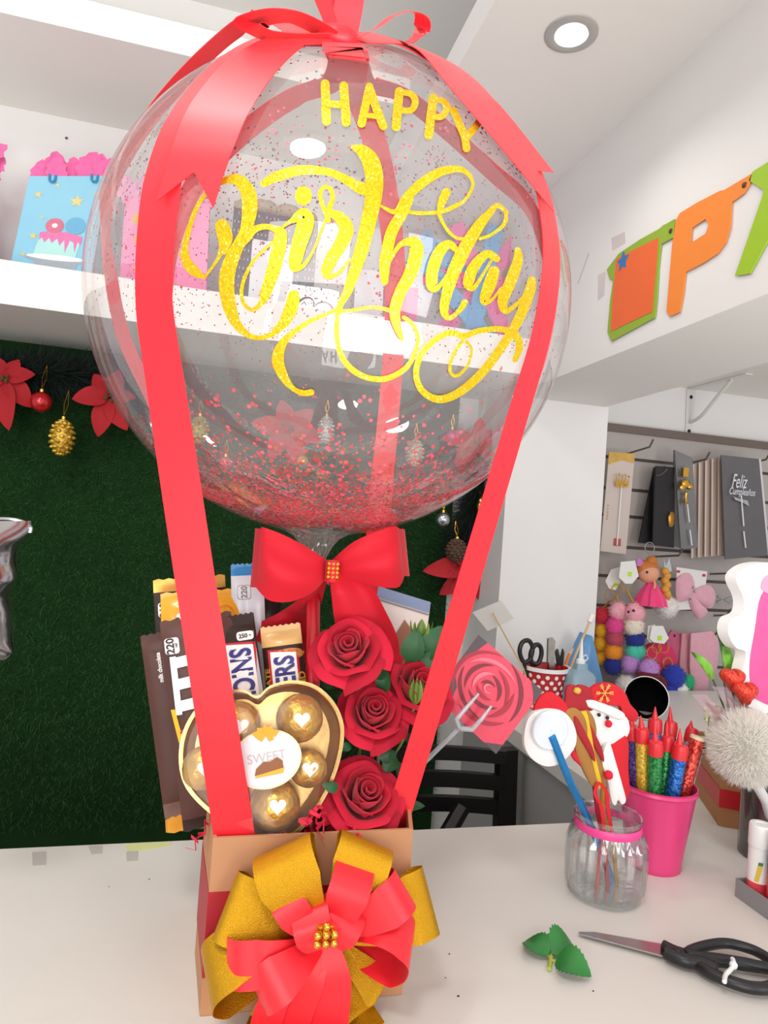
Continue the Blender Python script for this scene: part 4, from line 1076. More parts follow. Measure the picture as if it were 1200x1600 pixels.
# ================================================================== cards
YK = .770
cp = [(592, 916), (673, 941), (657, 1062), (566, 1052)]
P = ypoly(cp, YK); b = MB().prism(P, (0, .0015, 0))
gcd = thing('greeting_card', 'white card with a blue-grey top edge behind the red bow', 'card', P[2] * .5 + P[3] * .5)
obj('card', b, mat('white_card', '#e6ded6', .6, var=.03), gcd, smooth=False)
b = MB(); b.add([p + [0, -.0006, 0] for p in ypoly([(592, 916), (673, 941), (670, 958), (588, 933)], YK)], [(0, 1, 2, 3)]); obj('top_stripe', b, mat('slate_blue', '#7a8cae', .5), gcd, smooth=False)
b = MB(); b.add([p + [0, -.0008, 0] for p in ypoly([(588, 934), (670, 959), (669, 962), (587, 937)], YK)], [(0, 1, 2, 3)])
obj('rule', b, INK_GREY, gcd, smooth=False)
b = MB(); b.add([p + [0, -.0008, 0] for p in ypoly([(632, 968), (648, 990), (640, 1030), (618, 1042), (612, 1000)], YK)], [(0, 1, 2, 3, 4)]); obj('shadow_patch', b, mat('shadow_brown', '#a06a50', .6, var=.2), gcd, smooth=False)  # brown patch painted for the shadow on the card
b = MB().tube([at(598, 1055, y=YK - .002), at(590, 1200, y=.74), at(588, 1290, y=.735)], .0018, 6); obj('stick', b, mat('pale_stick', '#c8b48c', .6), gcd)

YR = .695
co, ca, cb, cc_ = [at(*p, y=yy) for p, yy in (((748, 992), YR + .012), ((848, 1080), YR - .004), ((775, 1178), YR - .012), ((678, 1086), YR + .004))]
P4 = [co, ca, cb, cc_]
rcd = thing('rose_card', 'square card printed with a big red rose held by the clear fork', 'card', cb)
b = MB().prism(P4, unit(np.cross(ca - co, cc_ - co)) * -.001 if np.cross(ca - co, cc_ - co)[1] < 0 else unit(np.cross(ca - co, cc_ - co)) * .001)
RPK = mat('rose_print_pink', '#d63a52', .45, var=.08, scale=40)
obj('card', b, RPK, rcd, smooth=False)
cn = unit(np.cross(ca - co, cc_ - co)); cn = cn if cn.dot(CAM - co) > 0 else -cn
def cpos(s, t, e=0.0): return co * (1 - s) * (1 - t) + ca * s * (1 - t) + cb * s * t + cc_ * (1 - s) * t + cn * e
PM = [mat('rose_print_deep', '#740c1e', .45, var=.1), mat('rose_print_red', '#a01228', .45, var=.1), mat('rose_print_light', '#f06a7c', .45, var=.06), mat('rose_print_grey', '#4a3f44', .5, var=.25, scale=30)]
b = MB()
def blob(pts, mi, e): b.add([cpos(s, t, e) for s, t in pts], [tuple(range(len(pts)))], mi)
def arc(cx, cy, r, a0, a1, t0, mi, e, rs=1.0):
    n = 16; out = []; inn = []
    for k in range(n + 1):
        q = k / n; a = a0 + (a1 - a0) * q; th = t0 * math.sin(math.pi * q) ** .8
        out.append((cx + r * math.cos(a), cy + r * rs * math.sin(a))); inn.append((cx + (r - th) * math.cos(a), cy + (r - th) * rs * math.sin(a)))
    b.add([cpos(*p, e) for p in out + inn], [(k, k + 1, n + 2 + k, n + 1 + k) for k in range(n)], mi)
blob([(0, .55), (.16, .72), (.22, 1), (0, 1)], 3, .0004); blob([(0, .0), (.14, 0), (.06, .3), (0, .5)], 3, .0004); blob([(.82, 0), (1, 0), (1, .22), (.94, .12)], 3, .0004); blob([(.8, 1), (1, .86), (1, 1)], 3, .0004)
for k, (r, a0, a1, th, mi) in enumerate(((.46, 2.2, 4.6, .05, 1), (.46, 4.8, 6.6, .06, 0), (.44, .4, 2.0, .06, 1), (.38, 1.2, 3.2, .05, 0), (.37, 3.4, 5.4, .05, 2), (.34, -.6, 1.0, .06, 1), (.30, 2.4, 4.4, .05, 0), (.28, 4.6, 6.4, .05, 1), (.25, .4, 2.4, .05, 0), (.20, 2.4, 4.6, .05, 2), (.18, 4.4, 6.6, .05, 0), (.14, .6, 2.8, .05, 1), (.10, 3, 5.4, .04, 0), (.06, 0, 5.4, .03, 2))):
    arc(.46, .46, r, a0, a1, th, mi, .0006 + .0001 * k)
obj('printed_rose', b, PM, rcd, smooth=False, fixn=False)
fk = thing('card_fork', 'clear plastic fork pick holding the rose card, stuck in the gift box', 'card holder', at(640, 1212, y=.70))
CLEARP = mat('clear_rigid_plastic', '#d8dade', .12, .0, var=.03, trans=.55, spec=.7)
yk = YR - .014
b = MB().tube([at(628, 1228, y=.705), at(652, 1202, y=.70), at(718, 1137, y=yk)], .0028, 8); obj('handle', b, CLEARP, fk)
for pr in ([(718, 1138), (713, 1124), (730, 1104), (748, 1084)], [(718, 1138), (737, 1140), (752, 1124), (768, 1103)]):
    b = MB().tube([at(*p, y=yk - .002) for p in pr], [.003, .003, .0024, .0014], 8); obj('prong', b, CLEARP, fk)
# ================================================================== things on the counter, right
def axis_frame(p_base, p_top):
    a = unit(p_top - p_base); return a
# glass jar -------------------------------------------------
jb = at(943, 1396, z=TZ); JR = size(60, jb)
jt = at(950, 1270, y=jb[1]); JH = jt[2] - TZ
jar = thing('glass_jar', 'ribbed clear glass jar with a pink neck band holding felt sticks', 'jar', jb)
GLS = film('jar_glass', (.96, .975, .975), gloss=.12, edge=.85, haze=.03, rough=.02)
pr = [(.001, .004), (JR * .82, .004), (JR * .92, .008), (JR * .97, JH * .15), (JR * 1.0, JH * .45), (JR * .98, JH * .66), (JR * .90, JH * .78), (JR * .82, JH * .83), (JR * .80, JH * .92), (JR * .86, JH * .955), (JR * .87, JH * .985), (JR * .84, JH), (JR * .79, JH * .99), (JR * .77, JH * .93), (JR * .78, JH * .84), (JR * .86, JH * .77), (JR * .94, JH * .64), (JR * .95, JH * .15), (JR * .88, .014), (.001, .011)]
b = MB().lathe(pr, jb, 88, wob=lambda k, t: (.045 * math.cos(22 * t) if 3 <= k <= 6 or 15 <= k <= 17 else 0)); obj('glass_body', b, GLS, jar)
b = MB().lathe([(JR * .835, JH * .815), (JR * .855, JH * .84), (JR * .845, JH * .90), (JR * .825, JH * .915), (JR * .812, JH * .90), (JR * .812, JH * .83), (JR * .835, JH * .815)], jb, 48); obj('neck_band', b, mat('pink_ribbon', '#f04a94', .4, var=.05), jar, label='pink neck band')
b = MB().lathe([(.001, .0005), (JR * .86, .0005), (JR * .92, .003), (JR * .86, .007), (.001, .005)], jb, 48); obj('glass_base', b, film('thick_glass', (.93, .95, .94), gloss=.05, edge=.5, haze=.08, rough=.05), jar)
# felt sticks in the jar
YJ = jb[1]
FELT_W = mat('white_felt', '#f0eeec', .9, var=.03, scale=200, bump=.2); FELT_R = mat('red_felt', '#d41e2c', .85, var=.06, scale=200, bump=.2)
FELT_T = mat('tan_felt', '#a8763a', .8, var=.08, scale=60); FELT_DR = mat('dark_red_felt', '#a8202a', .8, var=.08)
YEL_T = mat('yellow_trim', '#ecc022', .6); BLUE_FOIL = mat('blue_foil_stick', '#2a8ad0', .25, .6, var=.2, scale=90); NOSE = mat('red_pompom', '#e01a34', .85, bump=.3)
GOLD_P = mat('gold_print', '#e8b85a', .4, .3)
def felt(name, par, pts, y, m, th=.004, bulge=.003, label=None):
    P = smooth_path([at(*p, y=y) for p in pts], 5, closed=True); P = P if np.cross(P[len(P)//3] - P[0], P[2*len(P)//3] - P[0])[1] < 0 else P[::-1]
    b_ = MB().puff(P, (0, th, 0), (0, -bulge, 0), 4); return obj(name, b_, m, par, label=label)
def stick_tube(par, pts, ys, r, m, name='stick'):
    b_ = MB().tube(smooth_path([at(*p, y=y) for p, y in zip(pts, ys)], 4), r, 8); return obj(name, b_, m, par)
t_ = thing('felt_stick', 'white felt flower-shaped head with a red cap, seen from behind on a shiny blue stick', 'party stick', at(955, 1400, y=YJ), 'felt sticks in the glass jar')
felt('red_cap', t_, [(836, 1120), (842, 1092), (862, 1082), (885, 1100), (895, 1130), (870, 1140)], YJ - .005, FELT_R)
felt('head_back', t_, [(826, 1122), (850, 1108), (880, 1112), (898, 1135), (900, 1162), (886, 1184), (868, 1196), (848, 1196), (828, 1182), (819, 1158)], YJ - .010, FELT_W, .006, .004)
b = MB().lathe([(.0005, -.002), (size(29, jb), -.002), (size(30, jb), 0), (size(28, jb), .0015), (.0005, .0015)], at(860, 1141, y=YJ - .016), 32, axis=(0, -1, 0)); obj('backing_disc', b, mat('milky_disc', '#dfe6ee', .35, var=.03), t_)
stick_tube(t_, [(862, 1150), (890, 1220), (914, 1270), (945, 1345), (963, 1398)], [YJ - .018, YJ - .012, YJ, YJ + .012, YJ + .02], size(6, jb), BLUE_FOIL)
t_ = thing('felt_stick', 'bearded white felt head with red snowflake hat and boot on a stick', 'party stick', at(935, 1400, y=YJ + .01), 'felt sticks in the glass jar')
ys = YJ + .012
felt('hat', t_, [(916, 1092), (930, 1072), (955, 1068), (975, 1080), (985, 1100), (997, 1115), (992, 1128), (974, 1120), (968, 1105), (940, 1100)], ys, FELT_R, .006, .006)
felt('face', t_, [(920, 1100), (945, 1102), (975, 1115), (984, 1140), (972, 1160), (950, 1170), (930, 1160), (918, 1130)], ys - .002, FELT_W, .006, .005)
felt('hat_brim', t_, [(914, 1092), (940, 1098), (972, 1112), (976, 1124), (962, 1124), (935, 1112), (914, 1102)], ys - .006, FELT_W, .006, .004)
b = MB()
sc0 = at(945, 1083, y=ys - .0085)
for k in range(6):
    a = k * math.pi / 3; d = np.array([math.cos(a), 0, math.sin(a)]); r_ = size(15, sc0)
    b.tube([sc0, sc0 + d * r_], .0007, 5)
    for q in (.5, .75):
        for s in (-.6, .6):
            d2 = np.array([math.cos(a + s), 0, math.sin(a + s)]); b.tube([sc0 + d * r_ * q, sc0 + d * r_ * q + d2 * r_ * .3], .0006, 5)
obj('snowflake_print', b, GOLD_P, t_)
for ex in (936, 949):
    b = MB().sphere(at(ex, 1117 + (ex - 936) * .35, y=ys - .010), .0024, 10); obj('eye', b, BLACK_PL, t_)
b = MB().sphere(at(951, 1131, y=ys - .011), .0045, 14, noise=.05); obj('nose', b, NOSE, t_)
felt('boot', t_, [(960, 1152), (972, 1146), (982, 1160), (982, 1200), (984, 1235), (980, 1248), (972, 1256), (962, 1250), (960, 1225), (950, 1190), (946, 1168)], ys - .004, FELT_R, .006, .004)
felt('boot_lining', t_, [(944, 1172), (952, 1160), (962, 1190), (972, 1225), (978, 1250), (972, 1257), (966, 1250), (962, 1258), (956, 1252), (950, 1220), (942, 1195)], ys - .010, FELT_W, .005, .003)
b = MB().sphere(at(951, 1211, y=ys - .016), .0055, 14, noise=.06); obj('pompom', b, NOSE, t_)
stick_tube(t_, [(955, 1175), (945, 1240), (940, 1300), (932, 1390)], [ys, ys, ys - .006, ys - .01], .0022, mat('red_stick_thin', '#d0303a', .4))
for k, (dx, lab) in enumerate(((0, 'front'), (14, 'rear'))):
    yj = YJ - .004 + .012 * k
    t_ = thing('felt_stick', ('front tan felt reindeer in a red hat with yellow trim in the jar' if k == 0 else 'tan felt reindeer edge with yellow scalloped trim, behind its twin in the jar'), 'party stick', at(938 + dx, 1400, y=yj), 'felt sticks in the glass jar')
    felt('hat', t_, [(884 + dx, 1090), (888 + dx, 1072), (906 + dx, 1074), (914 + dx, 1092), (918 + dx, 1108), (900 + dx, 1112), (884 + dx, 1116)], yj, FELT_DR, .004, .003)
    felt('head', t_, [(884 + dx, 1112), (898 + dx, 1106), (912 + dx, 1118), (918 + dx, 1140), (914 + dx, 1158), (900 + dx, 1140), (886 + dx, 1132)], yj - .003, FELT_T, .004, .003)
    felt('trim', t_, [(904 + dx, 1104), (916 + dx, 1112), (922 + dx, 1135), (930 + dx, 1180), (940 + dx, 1225), (932 + dx, 1229), (922 + dx, 1190), (912 + dx, 1150)], yj + .002, YEL_T, .003, .001)
    felt('body', t_, [(896 + dx, 1142), (906 + dx, 1140), (920 + dx, 1172), (932 + dx, 1215), (934 + dx, 1228), (924 + dx, 1226), (908 + dx, 1195), (898 + dx, 1165)], yj - .004, FELT_T, .004, .003)
    felt('scarf', t_, [(898 + dx, 1124), (904 + dx, 1124), (926 + dx, 1168), (930 + dx, 1190), (922 + dx, 1180), (904 + dx, 1148)], yj - .008, FELT_DR, .003, .002)
    if k == 0:
        b = MB().sphere(at(902, 1079, y=yj - .004), .005, 12, noise=.06, sc=(1, .8, .8)); obj('hat_pompom', b, mat('gold_pompom', '#d8b04a', .8, bump=.3), t_)
        felt('polka_bow', t_, [(894, 1172), (904, 1178), (912, 1190), (922, 1205), (918, 1216), (910, 1200), (896, 1186)], yj - .002, FELT_R, .003, .002)
    stick_tube(t_, [(928 + dx, 1222), (934 + dx * .6, 1270), (944 + dx, 1320), (950 + dx, 1395)], [yj, yj, yj + .004, yj + .006], .0028, mat('gold_stick' if k else 'red_gold_stick', '#c8902e' if k else '#b8202a', .35, .3))
felt_r = MB(); P_ = smooth_path([at(*p, y=YJ - .012) for p in ((935, 1222), (930, 1240), (940, 1262), (944, 1300))], 5)
felt_r.strip(P_, [EX] * len(P_), .005, .0006); P_ = smooth_path([at(*p, y=YJ - .010) for p in ((935, 1222), (948, 1238), (950, 1262), (956, 1300))], 5); felt_r.strip(P_, [EX] * len(P_), .005, .0006)
tag(obj('ribbon_ends', felt_r, FELT_R), 'thin red polka ribbon ends hanging from the reindeer sticks into the jar', 'ribbon')

# pink bucket with sparkler candles -----------------------------
kb = at(1020, 1350, z=TZ); kt = at(1034, 1222, y=kb[1]); KH = kt[2] - TZ; K0 = size(40, kb); K1 = size(58, kt)
PINKM = mat('pink_metal', '#e0407c', .35, .1, var=.04, coat=.2)
bk_ = thing('pink_bucket', 'pink metal bucket holding sparkler candles behind the glass jar', 'bucket', kb)
b = MB().lathe([(.001, .002), (K0 * .97, .002), (K0, .0), (K0 * 1.04, .003), (K0 * 1.02, .008), (K1 * .97, KH * .93), (K1, KH * .935), (K1 * 1.02, KH * .95), (K1, KH * .965), (K1 * .98, KH * .98), (K1 * 1.01, KH), (K1 * .97, KH), (K0 * .96, .01), (.001, .006)], kb, 48); obj('pail', b, PINKM, bk_)
CAP = mat('red_candle_cap', '#e02a34', .4, var=.04, coat=.2); CREAM = mat('cream_end', '#e8dcb8', .6)
def cfoil(nm, c, c2): return mat('foil_' + nm, c, .25, .5, scale=260, col2=c2, bump=.6)
CF = dict(gold=cfoil('gold', '#e0a81e', '#f6d860'), green=cfoil('green', '#1e7a3c', '#4aa860'), blue=cfoil('blue', '#1a5cc0', '#4a90e0'), red=cfoil('red', '#c0242c', '#e8604a'), silver=cfoil('silver', '#b8bcc0', '#e8ecf0'), purple=cfoil('purple', '#3a2a6a', '#6a50a0'))
def candle(col, x0, ybot, xt, ycap, ytip, dy, lab, capped=True, wpx=20):
    y = kb[1] + dy; p1 = at(xt, ycap + 16, y=y); pm_ = at(x0, ybot, y=y); p0 = np.array([kb[0] + (pm_[0] - kt[0]) * .5, kb[1] + dy * .55, TZ + .014]); p2 = at(xt + (xt - x0) * .12, ycap - 4, y=y); tip = at(xt + (xt - x0) * .4, ytip, y=y); a = unit(p1 - p0); r = size(wpx / 2, p1)
    t = thing('sparkler_candle', lab, 'candle', p0, 'sparkler candles in the pink bucket')
    b_ = MB().tube([p0, p0 * .5 + p1 * .5, p1], r, 16); obj('foil_tube', b_, CF[col], t)
    if capped:
        L_ = np.linalg.norm(p2 - p1) ; b_ = MB().lathe([(.0005, -.001), (r * 1.08, -.001), (r * 1.1, L_ * .7), (r * .95, L_), (r * .45, L_ * 1.08), (.0005, L_ * 1.08)], p1, 18, axis=a); obj('cap', b_, CAP, t)
        Lt = np.linalg.norm(tip - p2); b_ = MB().lathe([(r * .5, 0), (r * .42, Lt * .25), (.0006, Lt)], p2, 12, axis=unit(tip - p2)); obj('tip', b_, CAP, t)
    else:
        b_ = MB().lathe([(.0005, -.001), (r * 1.02, -.001), (r * 1.02, .003), (.0005, .0035)], p1, 18, axis=a); obj('end_disc', b_, CREAM, t)
    return t
dK = K1 * .55
candle('gold', 1008, 1220, 1003, 1142, 1118, -dK * .35, 'gold foil sparkler candle with red tip at the left of the pink bucket', wpx=21)
candle('green', 1027, 1225, 1024, 1162, 1132, -dK, 'bright green foil sparkler candle with red tip in front of the red-capped cluster', wpx=21)
candle('green', 1042, 1210, 1042, 1155, 1126, -dK * .3, 'dark green foil sparkler candle between the bright green and blue ones', wpx=19)
candle('blue', 1057, 1225, 1061, 1168, 1138, -dK, 'blue foil sparkler candle with red tip at the front of the bucket', wpx=22)
candle('red', 1072, 1222, 1090, 1138, 1150, -dK * .4, 'red foil sparkler candle without cap leaning right over the rim', False, 22)
candle('silver', 1078, 1215, 1091, 1156, 1170, dK * .1, 'silver foil sparkler candle leaning right behind the red one', False, 17)
candle('purple', 994, 1215, 988, 1138, 1118, dK * .1, 'dark purple foil sparkler candle at the far left of the bucket', wpx=18)
candle('blue', 1021, 1180, 1023, 1128, 1104, dK * .9, 'tall red-capped candle at the back left of the bucket', wpx=20)
candle('purple', 1046, 1180, 1047, 1132, 1104, dK * .9, 'tall red-capped candle at the back middle of the bucket', wpx=18)
candle('silver', 1072, 1180, 1078, 1142, 1126, dK * .7, 'short red-capped candle at the back right of the bucket', wpx=18)
# scissors ------------------------------------------------------
zs0 = TZ + .004
scs = thing('scissors', 'black-handled steel scissors lying closed on the white counter', 'scissors', at(1060, 1485, z=TZ))
b = MB().prism(zpoly([(904, 1456), (930, 1456), (1042, 1476), (1048, 1492), (1040, 1494), (940, 1467), (906, 1459)], zs0), (0, 0, -.0014)); obj('blade', b, STEEL, scs, smooth=False)
b = MB().prism(zpoly([(904, 1458), (940, 1463), (1042, 1484), (1044, 1492), (1035, 1493)], zs0 + .0018), (0, 0, -.0014)); obj('blade', b, STEEL, scs, smooth=False)
def zpath(pts, z, n=6, closed=False): return smooth_path([at(*p, z=z) for p in pts], n, closed)
HZ = TZ + .0085
BLK = mat('scissor_black', '#1c1b1d', .38, var=.1)
b = MB().tube(zpath([(1036, 1478), (1052, 1486), (1070, 1492), (1092, 1497)], HZ, 6), [size(9, at(1060, 1485, z=TZ))] * 3 * 6 + [size(10, at(1060, 1485, z=TZ))], 10)
b.tube(zpath([(1075, 1488), (1102, 1478), (1135, 1474), (1170, 1482), (1195, 1494), (1215, 1510), (1200, 1512), (1160, 1504), (1120, 1498), (1088, 1494)], HZ + .003, 6, True), .0052, 10, closed=True); obj('handle', b, BLK, scs)
b = MB().tube(zpath([(1040, 1488), (1068, 1500), (1092, 1504), (1120, 1516)], HZ + .002, 6), [.0068] * 19, 10)
b.tube(zpath([(1090, 1502), (1125, 1502), (1165, 1508), (1205, 1514), (1225, 1525), (1205, 1542), (1180, 1544), (1150, 1537), (1120, 1525), (1100, 1514)], HZ + .001, 6, True), .0058, 10, closed=True); obj('handle', b, BLK, scs)
b = MB().lathe([(.0005, .004), (.004, .003), (.005, 0), (.005, -.004)], at(1058, 1487, z=HZ + .006), 14); obj('pivot', b, BLK, scs)
b = MB().tube(zpath([(1132, 1534), (1134, 1523), (1144, 1512), (1146, 1502), (1144, 1498)], HZ + .0095, 5), .0022, 8); b.sphere(at(1146, 1508, z=HZ + .011), .004, 10)
obj('cable_tie', b, WHITE_PL, scs, label='white plastic tie')
# sprig of three leaves -----------------------------------------
spg = thing('leaf_sprig', 'green three-leaf rose sprig lying on the white counter', 'leaf', at(862, 1500, z=TZ))
zc = TZ + .006; SPR = mat('sprig_leaf', '#2a7a34', .45, var=.2, scale=20, bump=.15)
for bp, tp, w_, up in (((855, 1494), (816, 1464), 24, .0), ((862, 1490), (900, 1470), 30, .0), ((868, 1502), (928, 1522), 26, .004)):
    p0 = at(*bp, z=zc); p1 = at(*tp, z=zc + up); d = p1 - p0
    if up > .01: p1 = at(*tp, z=zc); 
    obj('leaf', leaf_mesh(p0, p1 * .92 + p0 * .08, size(w_, p0) * 1.9 * (1 if up < .01 else 1.1), (0, -.55, 1), .18, .07, 18), SPR, spg)
b = MB().tube(zpath([(858, 1514), (860, 1500), (862, 1488)], TZ + .003), [.0022] * 7 + [.0026] * 6, 8); b.tube(zpath([(862, 1498), (855, 1493)], TZ + .004), .0013, 6); b.tube(zpath([(862, 1500), (870, 1503)], TZ + .004), .0013, 6); obj('stem', b, mat('yellow_green_stem', '#a8b84a', .5), spg)
# grey tray of glue sticks --------------------------------------
tc0 = at(1148, 1400, z=TZ); tx, ty = tc0[0], tc0[1]
trh = at(1148, 1372, y=ty)[2] - TZ
try_ = thing('display_tray', 'grey cardboard tray of glue sticks at the right edge of the counter', 'tray', (tx + .06, ty - .08, TZ))
TG = mat('grey_card', '#8d8f90', .5, .1, var=.05)
b = MB().bb((tx, ty - .19, TZ + .0003), (tx + .13, ty, TZ + .002)); b.bb((tx, ty - .19, TZ + .002), (tx + .002, ty, TZ + trh)); b.bb((tx + .128, ty - .19, TZ + .002), (tx + .13, ty, TZ + trh)); b.bb((tx + .002, ty - .002, TZ + .002), (tx + .128, ty, TZ + trh)); b.bb((tx + .002, ty - .19, TZ + .002), (tx + .128, ty - .188, TZ + trh))
obj('tray_walls', b, TG, try_, smooth=False)
GS = [mat('glue_red', '#d8404a', .4, var=.3, scale=60), mat('glue_navy', '#2e3c80', .4), mat('glue_orange', '#ee7a3a', .4), mat('glue_yellow', '#ecc038', .4, var=.1)]
gr = .0128
def glue(c, hgt, bands, lab, marks=None):
    t = thing('glue_stick', lab, 'glue stick', c, 'glue sticks in the grey tray')
    b_ = MB().lathe([(.0005, 0), (gr, 0), (gr, hgt * .72), (.0005, hgt * .72)], c, 28); obj('tube', b_, WHITE_PL, t)
    for (z0, z1, m) in bands:
        b_ = MB().lathe([(gr * 1.01, hgt * z0), (gr * 1.02, hgt * z0), (gr * 1.02, hgt * z1), (gr * 1.01, hgt * z1)], c, 28); obj('label_band', b_, m, t)
    b_ = MB().lathe([(gr * 1.05, hgt * .72), (gr * 1.06, hgt * .73), (gr * 1.06, hgt * .975), (gr * .98, hgt), (gr * .55, hgt), (gr * .5, hgt * .992), (.0005, hgt * .992)], c, 28, wob=lambda k, t_: .008 * math.cos(40 * t_) if 1 <= k <= 2 else 0); obj('cap', b_, WHITE_PL, t)
    if marks: marks(t, c, hgt)
    return t
def onglue(c, ang, x, z): a = ang + x / gr; return c + np.array([gr * 1.035 * math.cos(a), gr * 1.035 * math.sin(a), z])
def barcode(t, c, h):
    b_ = MB(); b2 = MB(); a0 = math.atan2(CAM[1] - c[1], CAM[0] - c[0]) + .45
    b_.grid(lambda u, v: onglue(c, a0, (u - .5) * .010, h * .12 + v * .022), 6, 2)
    for k in range(9):
        z = h * .12 + .002 + k * .0022; w_ = random.choice((.0007, .0012, .0014)); k0 = b2.add([onglue(c, a0, x, z + q) * 1 + unit(np.array([CAM[0] - c[0], CAM[1] - c[1], 0])) * .0004 for q in (0, w_) for x in (-.004, -.002, 0, .002, .004)], [])
        b2.f += [(k0 + i, k0 + i + 1, k0 + 6 + i, k0 + 5 + i) for i in range(4)]; b2.m += [0] * 4
    obj('barcode_patch', b_, WHITE_PL, t); obj('barcode_lines', b2, BLACK_PL, t, smooth=False)
def pencilmark(t, c, h):
    b_ = MB(); a0 = math.atan2(CAM[1] - c[1], CAM[0] - c[0])
    b_.grid(lambda u, v: onglue(c, a0, (u - .5) * .005 + (v - .5) * .004, h * .30 + v * .024), 3, 6, mfun=lambda u, v: 1 if v > .84 else 0)
    obj('printed_pencil', b_, [mat('glue_print_yellow', '#d8c040', .4), mat('glue_print_green', '#4a7a4a', .4)], t)
GH = .095
g1 = np.array([tx + .0165, ty - .018, TZ + .0022]); g2 = np.array([tx + .0175, ty - .048, TZ + .0022]); g3 = np.array([tx + .0175, ty - .078, TZ + .0022]); g4 = np.array([tx + .048, ty - .030, TZ + .0022])
glue(g1, GH, [(.04, .28, GS[0])], 'white glue stick with a printed pencil, furthest left in the grey tray', pencilmark)
glue(g2, GH, [(.04, .50, GS[0]), (.50, .72, GS[1])], 'glue stick with red and navy label, second in the grey tray')
glue(g3, GH, [(.04, .56, GS[3]), (.56, .72, GS[2])], 'glue stick with orange and yellow label and barcode, nearest in the tray', barcode)
glue(g4, GH, [(.04, .5, GS[0])], 'white-capped glue stick in the second row of the grey tray')
# kraft planter box on the right arm ----------------------------
q1 = at(1122, 1290, z=TZ); ptop = at(1126, 1208, y=q1[1]); PH = ptop[2] - TZ
a1 = at(1186, 1302, z=TZ); e_ = unit(a1 - q1); 
q0 = at(1083, 1232, z=TZ)
f0 = unit(q0 - q1); wA = .105; wB = np.linalg.norm(q0 - q1) * 1.02
fp = [q1, q1 + e_ * wA, q1 + e_ * wA - f0 * -.0 + unit(f0 + e_ * .9) * wB, q1 + e_ * wA * .9 + f0 * wB * 1.7, q1 + f0 * wB * 1.5 + e_ * wA * .1, q1 + f0 * wB]
fp = [np.array([p[0], p[1], 0]) for p in fp]; pcn = np.mean(fp, 0)
pl = thing('planter_box', 'kraft hexagonal box with a red ribbon and green sprigs on the right counter', 'planter', (pcn[0], pcn[1], TZ))
def pring(k, z): return [np.array([*(pcn[:2] + (p[:2] - pcn[:2]) * k), z]) for p in fp]
b = MB(); vs = pring(1, TZ + .0005) + pring(1, TZ + PH) + pring(.95, TZ + PH) + pring(.95, TZ + .004); fs = [tuple(range(6))[::-1], tuple(range(18, 24))] + [(k * 6 + j, k * 6 + (j + 1) % 6, (k + 1) * 6 + (j + 1) % 6, (k + 1) * 6 + j) for k in range(3) for j in range(6)]
b.add(vs, fs); obj('box_wall', b, mat('kraft_dark', '#b07a4e', .75, var=.06, scale=40), pl, smooth=False)
b = MB(); b.add(pring(1.001, TZ + PH * .36) + pring(1.02, TZ + PH * .36) + pring(1.02, TZ + PH * .70) + pring(1.001, TZ + PH * .70), [(k * 6 + j, k * 6 + (j + 1) % 6, (k + 1) * 6 + (j + 1) % 6, (k + 1) * 6 + j) for k in range(3) for j in range(6)]); obj('red_ribbon', b, mat('red_grosgrain_dark', '#c0141e', .4, var=.05), pl, smooth=False)
b = MB(); b.prism(pring(.94, TZ + PH * .85), (0, 0, -PH * .3)); obj('soil', b, mat('moss', '#2a3a22', .95, var=.4, scale=60, bump=.6), pl, smooth=False)
b = MB()
for i in range(260):
    p = np.array([pcn[0] + random.gauss(0, .035), pcn[1] + random.gauss(0, .035), TZ + PH * .85]); d = np.array([random.gauss(0, .5), random.gauss(0, .5), 1]); L_ = random.uniform(.02, .05); q = p + unit(d) * L_
    leaf_mesh(p, q, .004, (random.gauss(0, 1), -1, .4), .15, n=4, mb=b)
obj('green_sprigs', b, mat('dark_sprig', '#2f4a26', .7, var=.35, scale=30), pl)
b = MB(); b2 = MB()
for (px, py, hh) in ((1118, 1150, .0), (1130, 1140, .0), (1124, 1125, 0), (1136, 1160, 0), (1108, 1120, 0)):
    p = at(px, py, y=pcn[1] - .01); b.tube(smooth_path([np.array([p[0] + .004, p[1], TZ + PH * .8]), p * .5 + np.array([p[0], p[1], TZ + PH]) * .5, p], 4), .0012, 5)
    for j in range(9):
        q = p + np.array([random.gauss(0, .006), random.gauss(0, .006), random.gauss(0, .010)]); b2.sphere(q, random.uniform(.003, .0045), 8, sc=(1, .6, 1.3))
obj('flower_stems', b, STEM_GREEN, pl); obj('cream_blossoms', b2, mat('cream_blossom', '#dfe0b8', .7, var=.15), pl, kind='stuff')
# clear square vase with picks ---------------------------------
vcen = at(1202, 1338, z=TZ); vx, vy = vcen[0] - .05, vcen[1] - .05
vs_ = thing('clear_vase', 'smoky clear round vase at the right edge holding picks and a pompom wand', 'vase', (vx + .05, vy + .05, TZ))
VH = at(1168, 1185, y=vy)[2] - TZ
VR = .041
b = MB().lathe([(.001, .001), (VR, .001), (VR, VH), (VR * .93, VH), (VR * .93, .006), (.001, .006)], (vx + .05, vy + .05, TZ), 40)
obj('vase_walls', b, film('smoky_acrylic', (.66, .65, .66), gloss=.06, edge=.6, haze=.06, rough=.05, hazecol=(.45, .43, .45)), vs_)
vc = np.array([vx + .05, vy + .05, TZ + .01])
def fur(c, r, n, L_, m, par, name, thick=.0009, sc=(1, 1, 1)):
    b_ = MB().sphere(c, r * .90, 20, sc=sc)
    for i in range(n):
        d = unit(rng.normal(size=3)); p = c + d * r * .86 * np.array(sc); q = c + d * (r + L_ * random.uniform(.2, 1)) * np.array(sc) + rng.normal(size=3) * L_ * .35; s = unit(np.cross(d, rng.normal(size=3))) * thick
        b_.add([p - s, p + s, q], [(0, 1, 2)])
    return obj(name, b_, m, par, fixn=False)
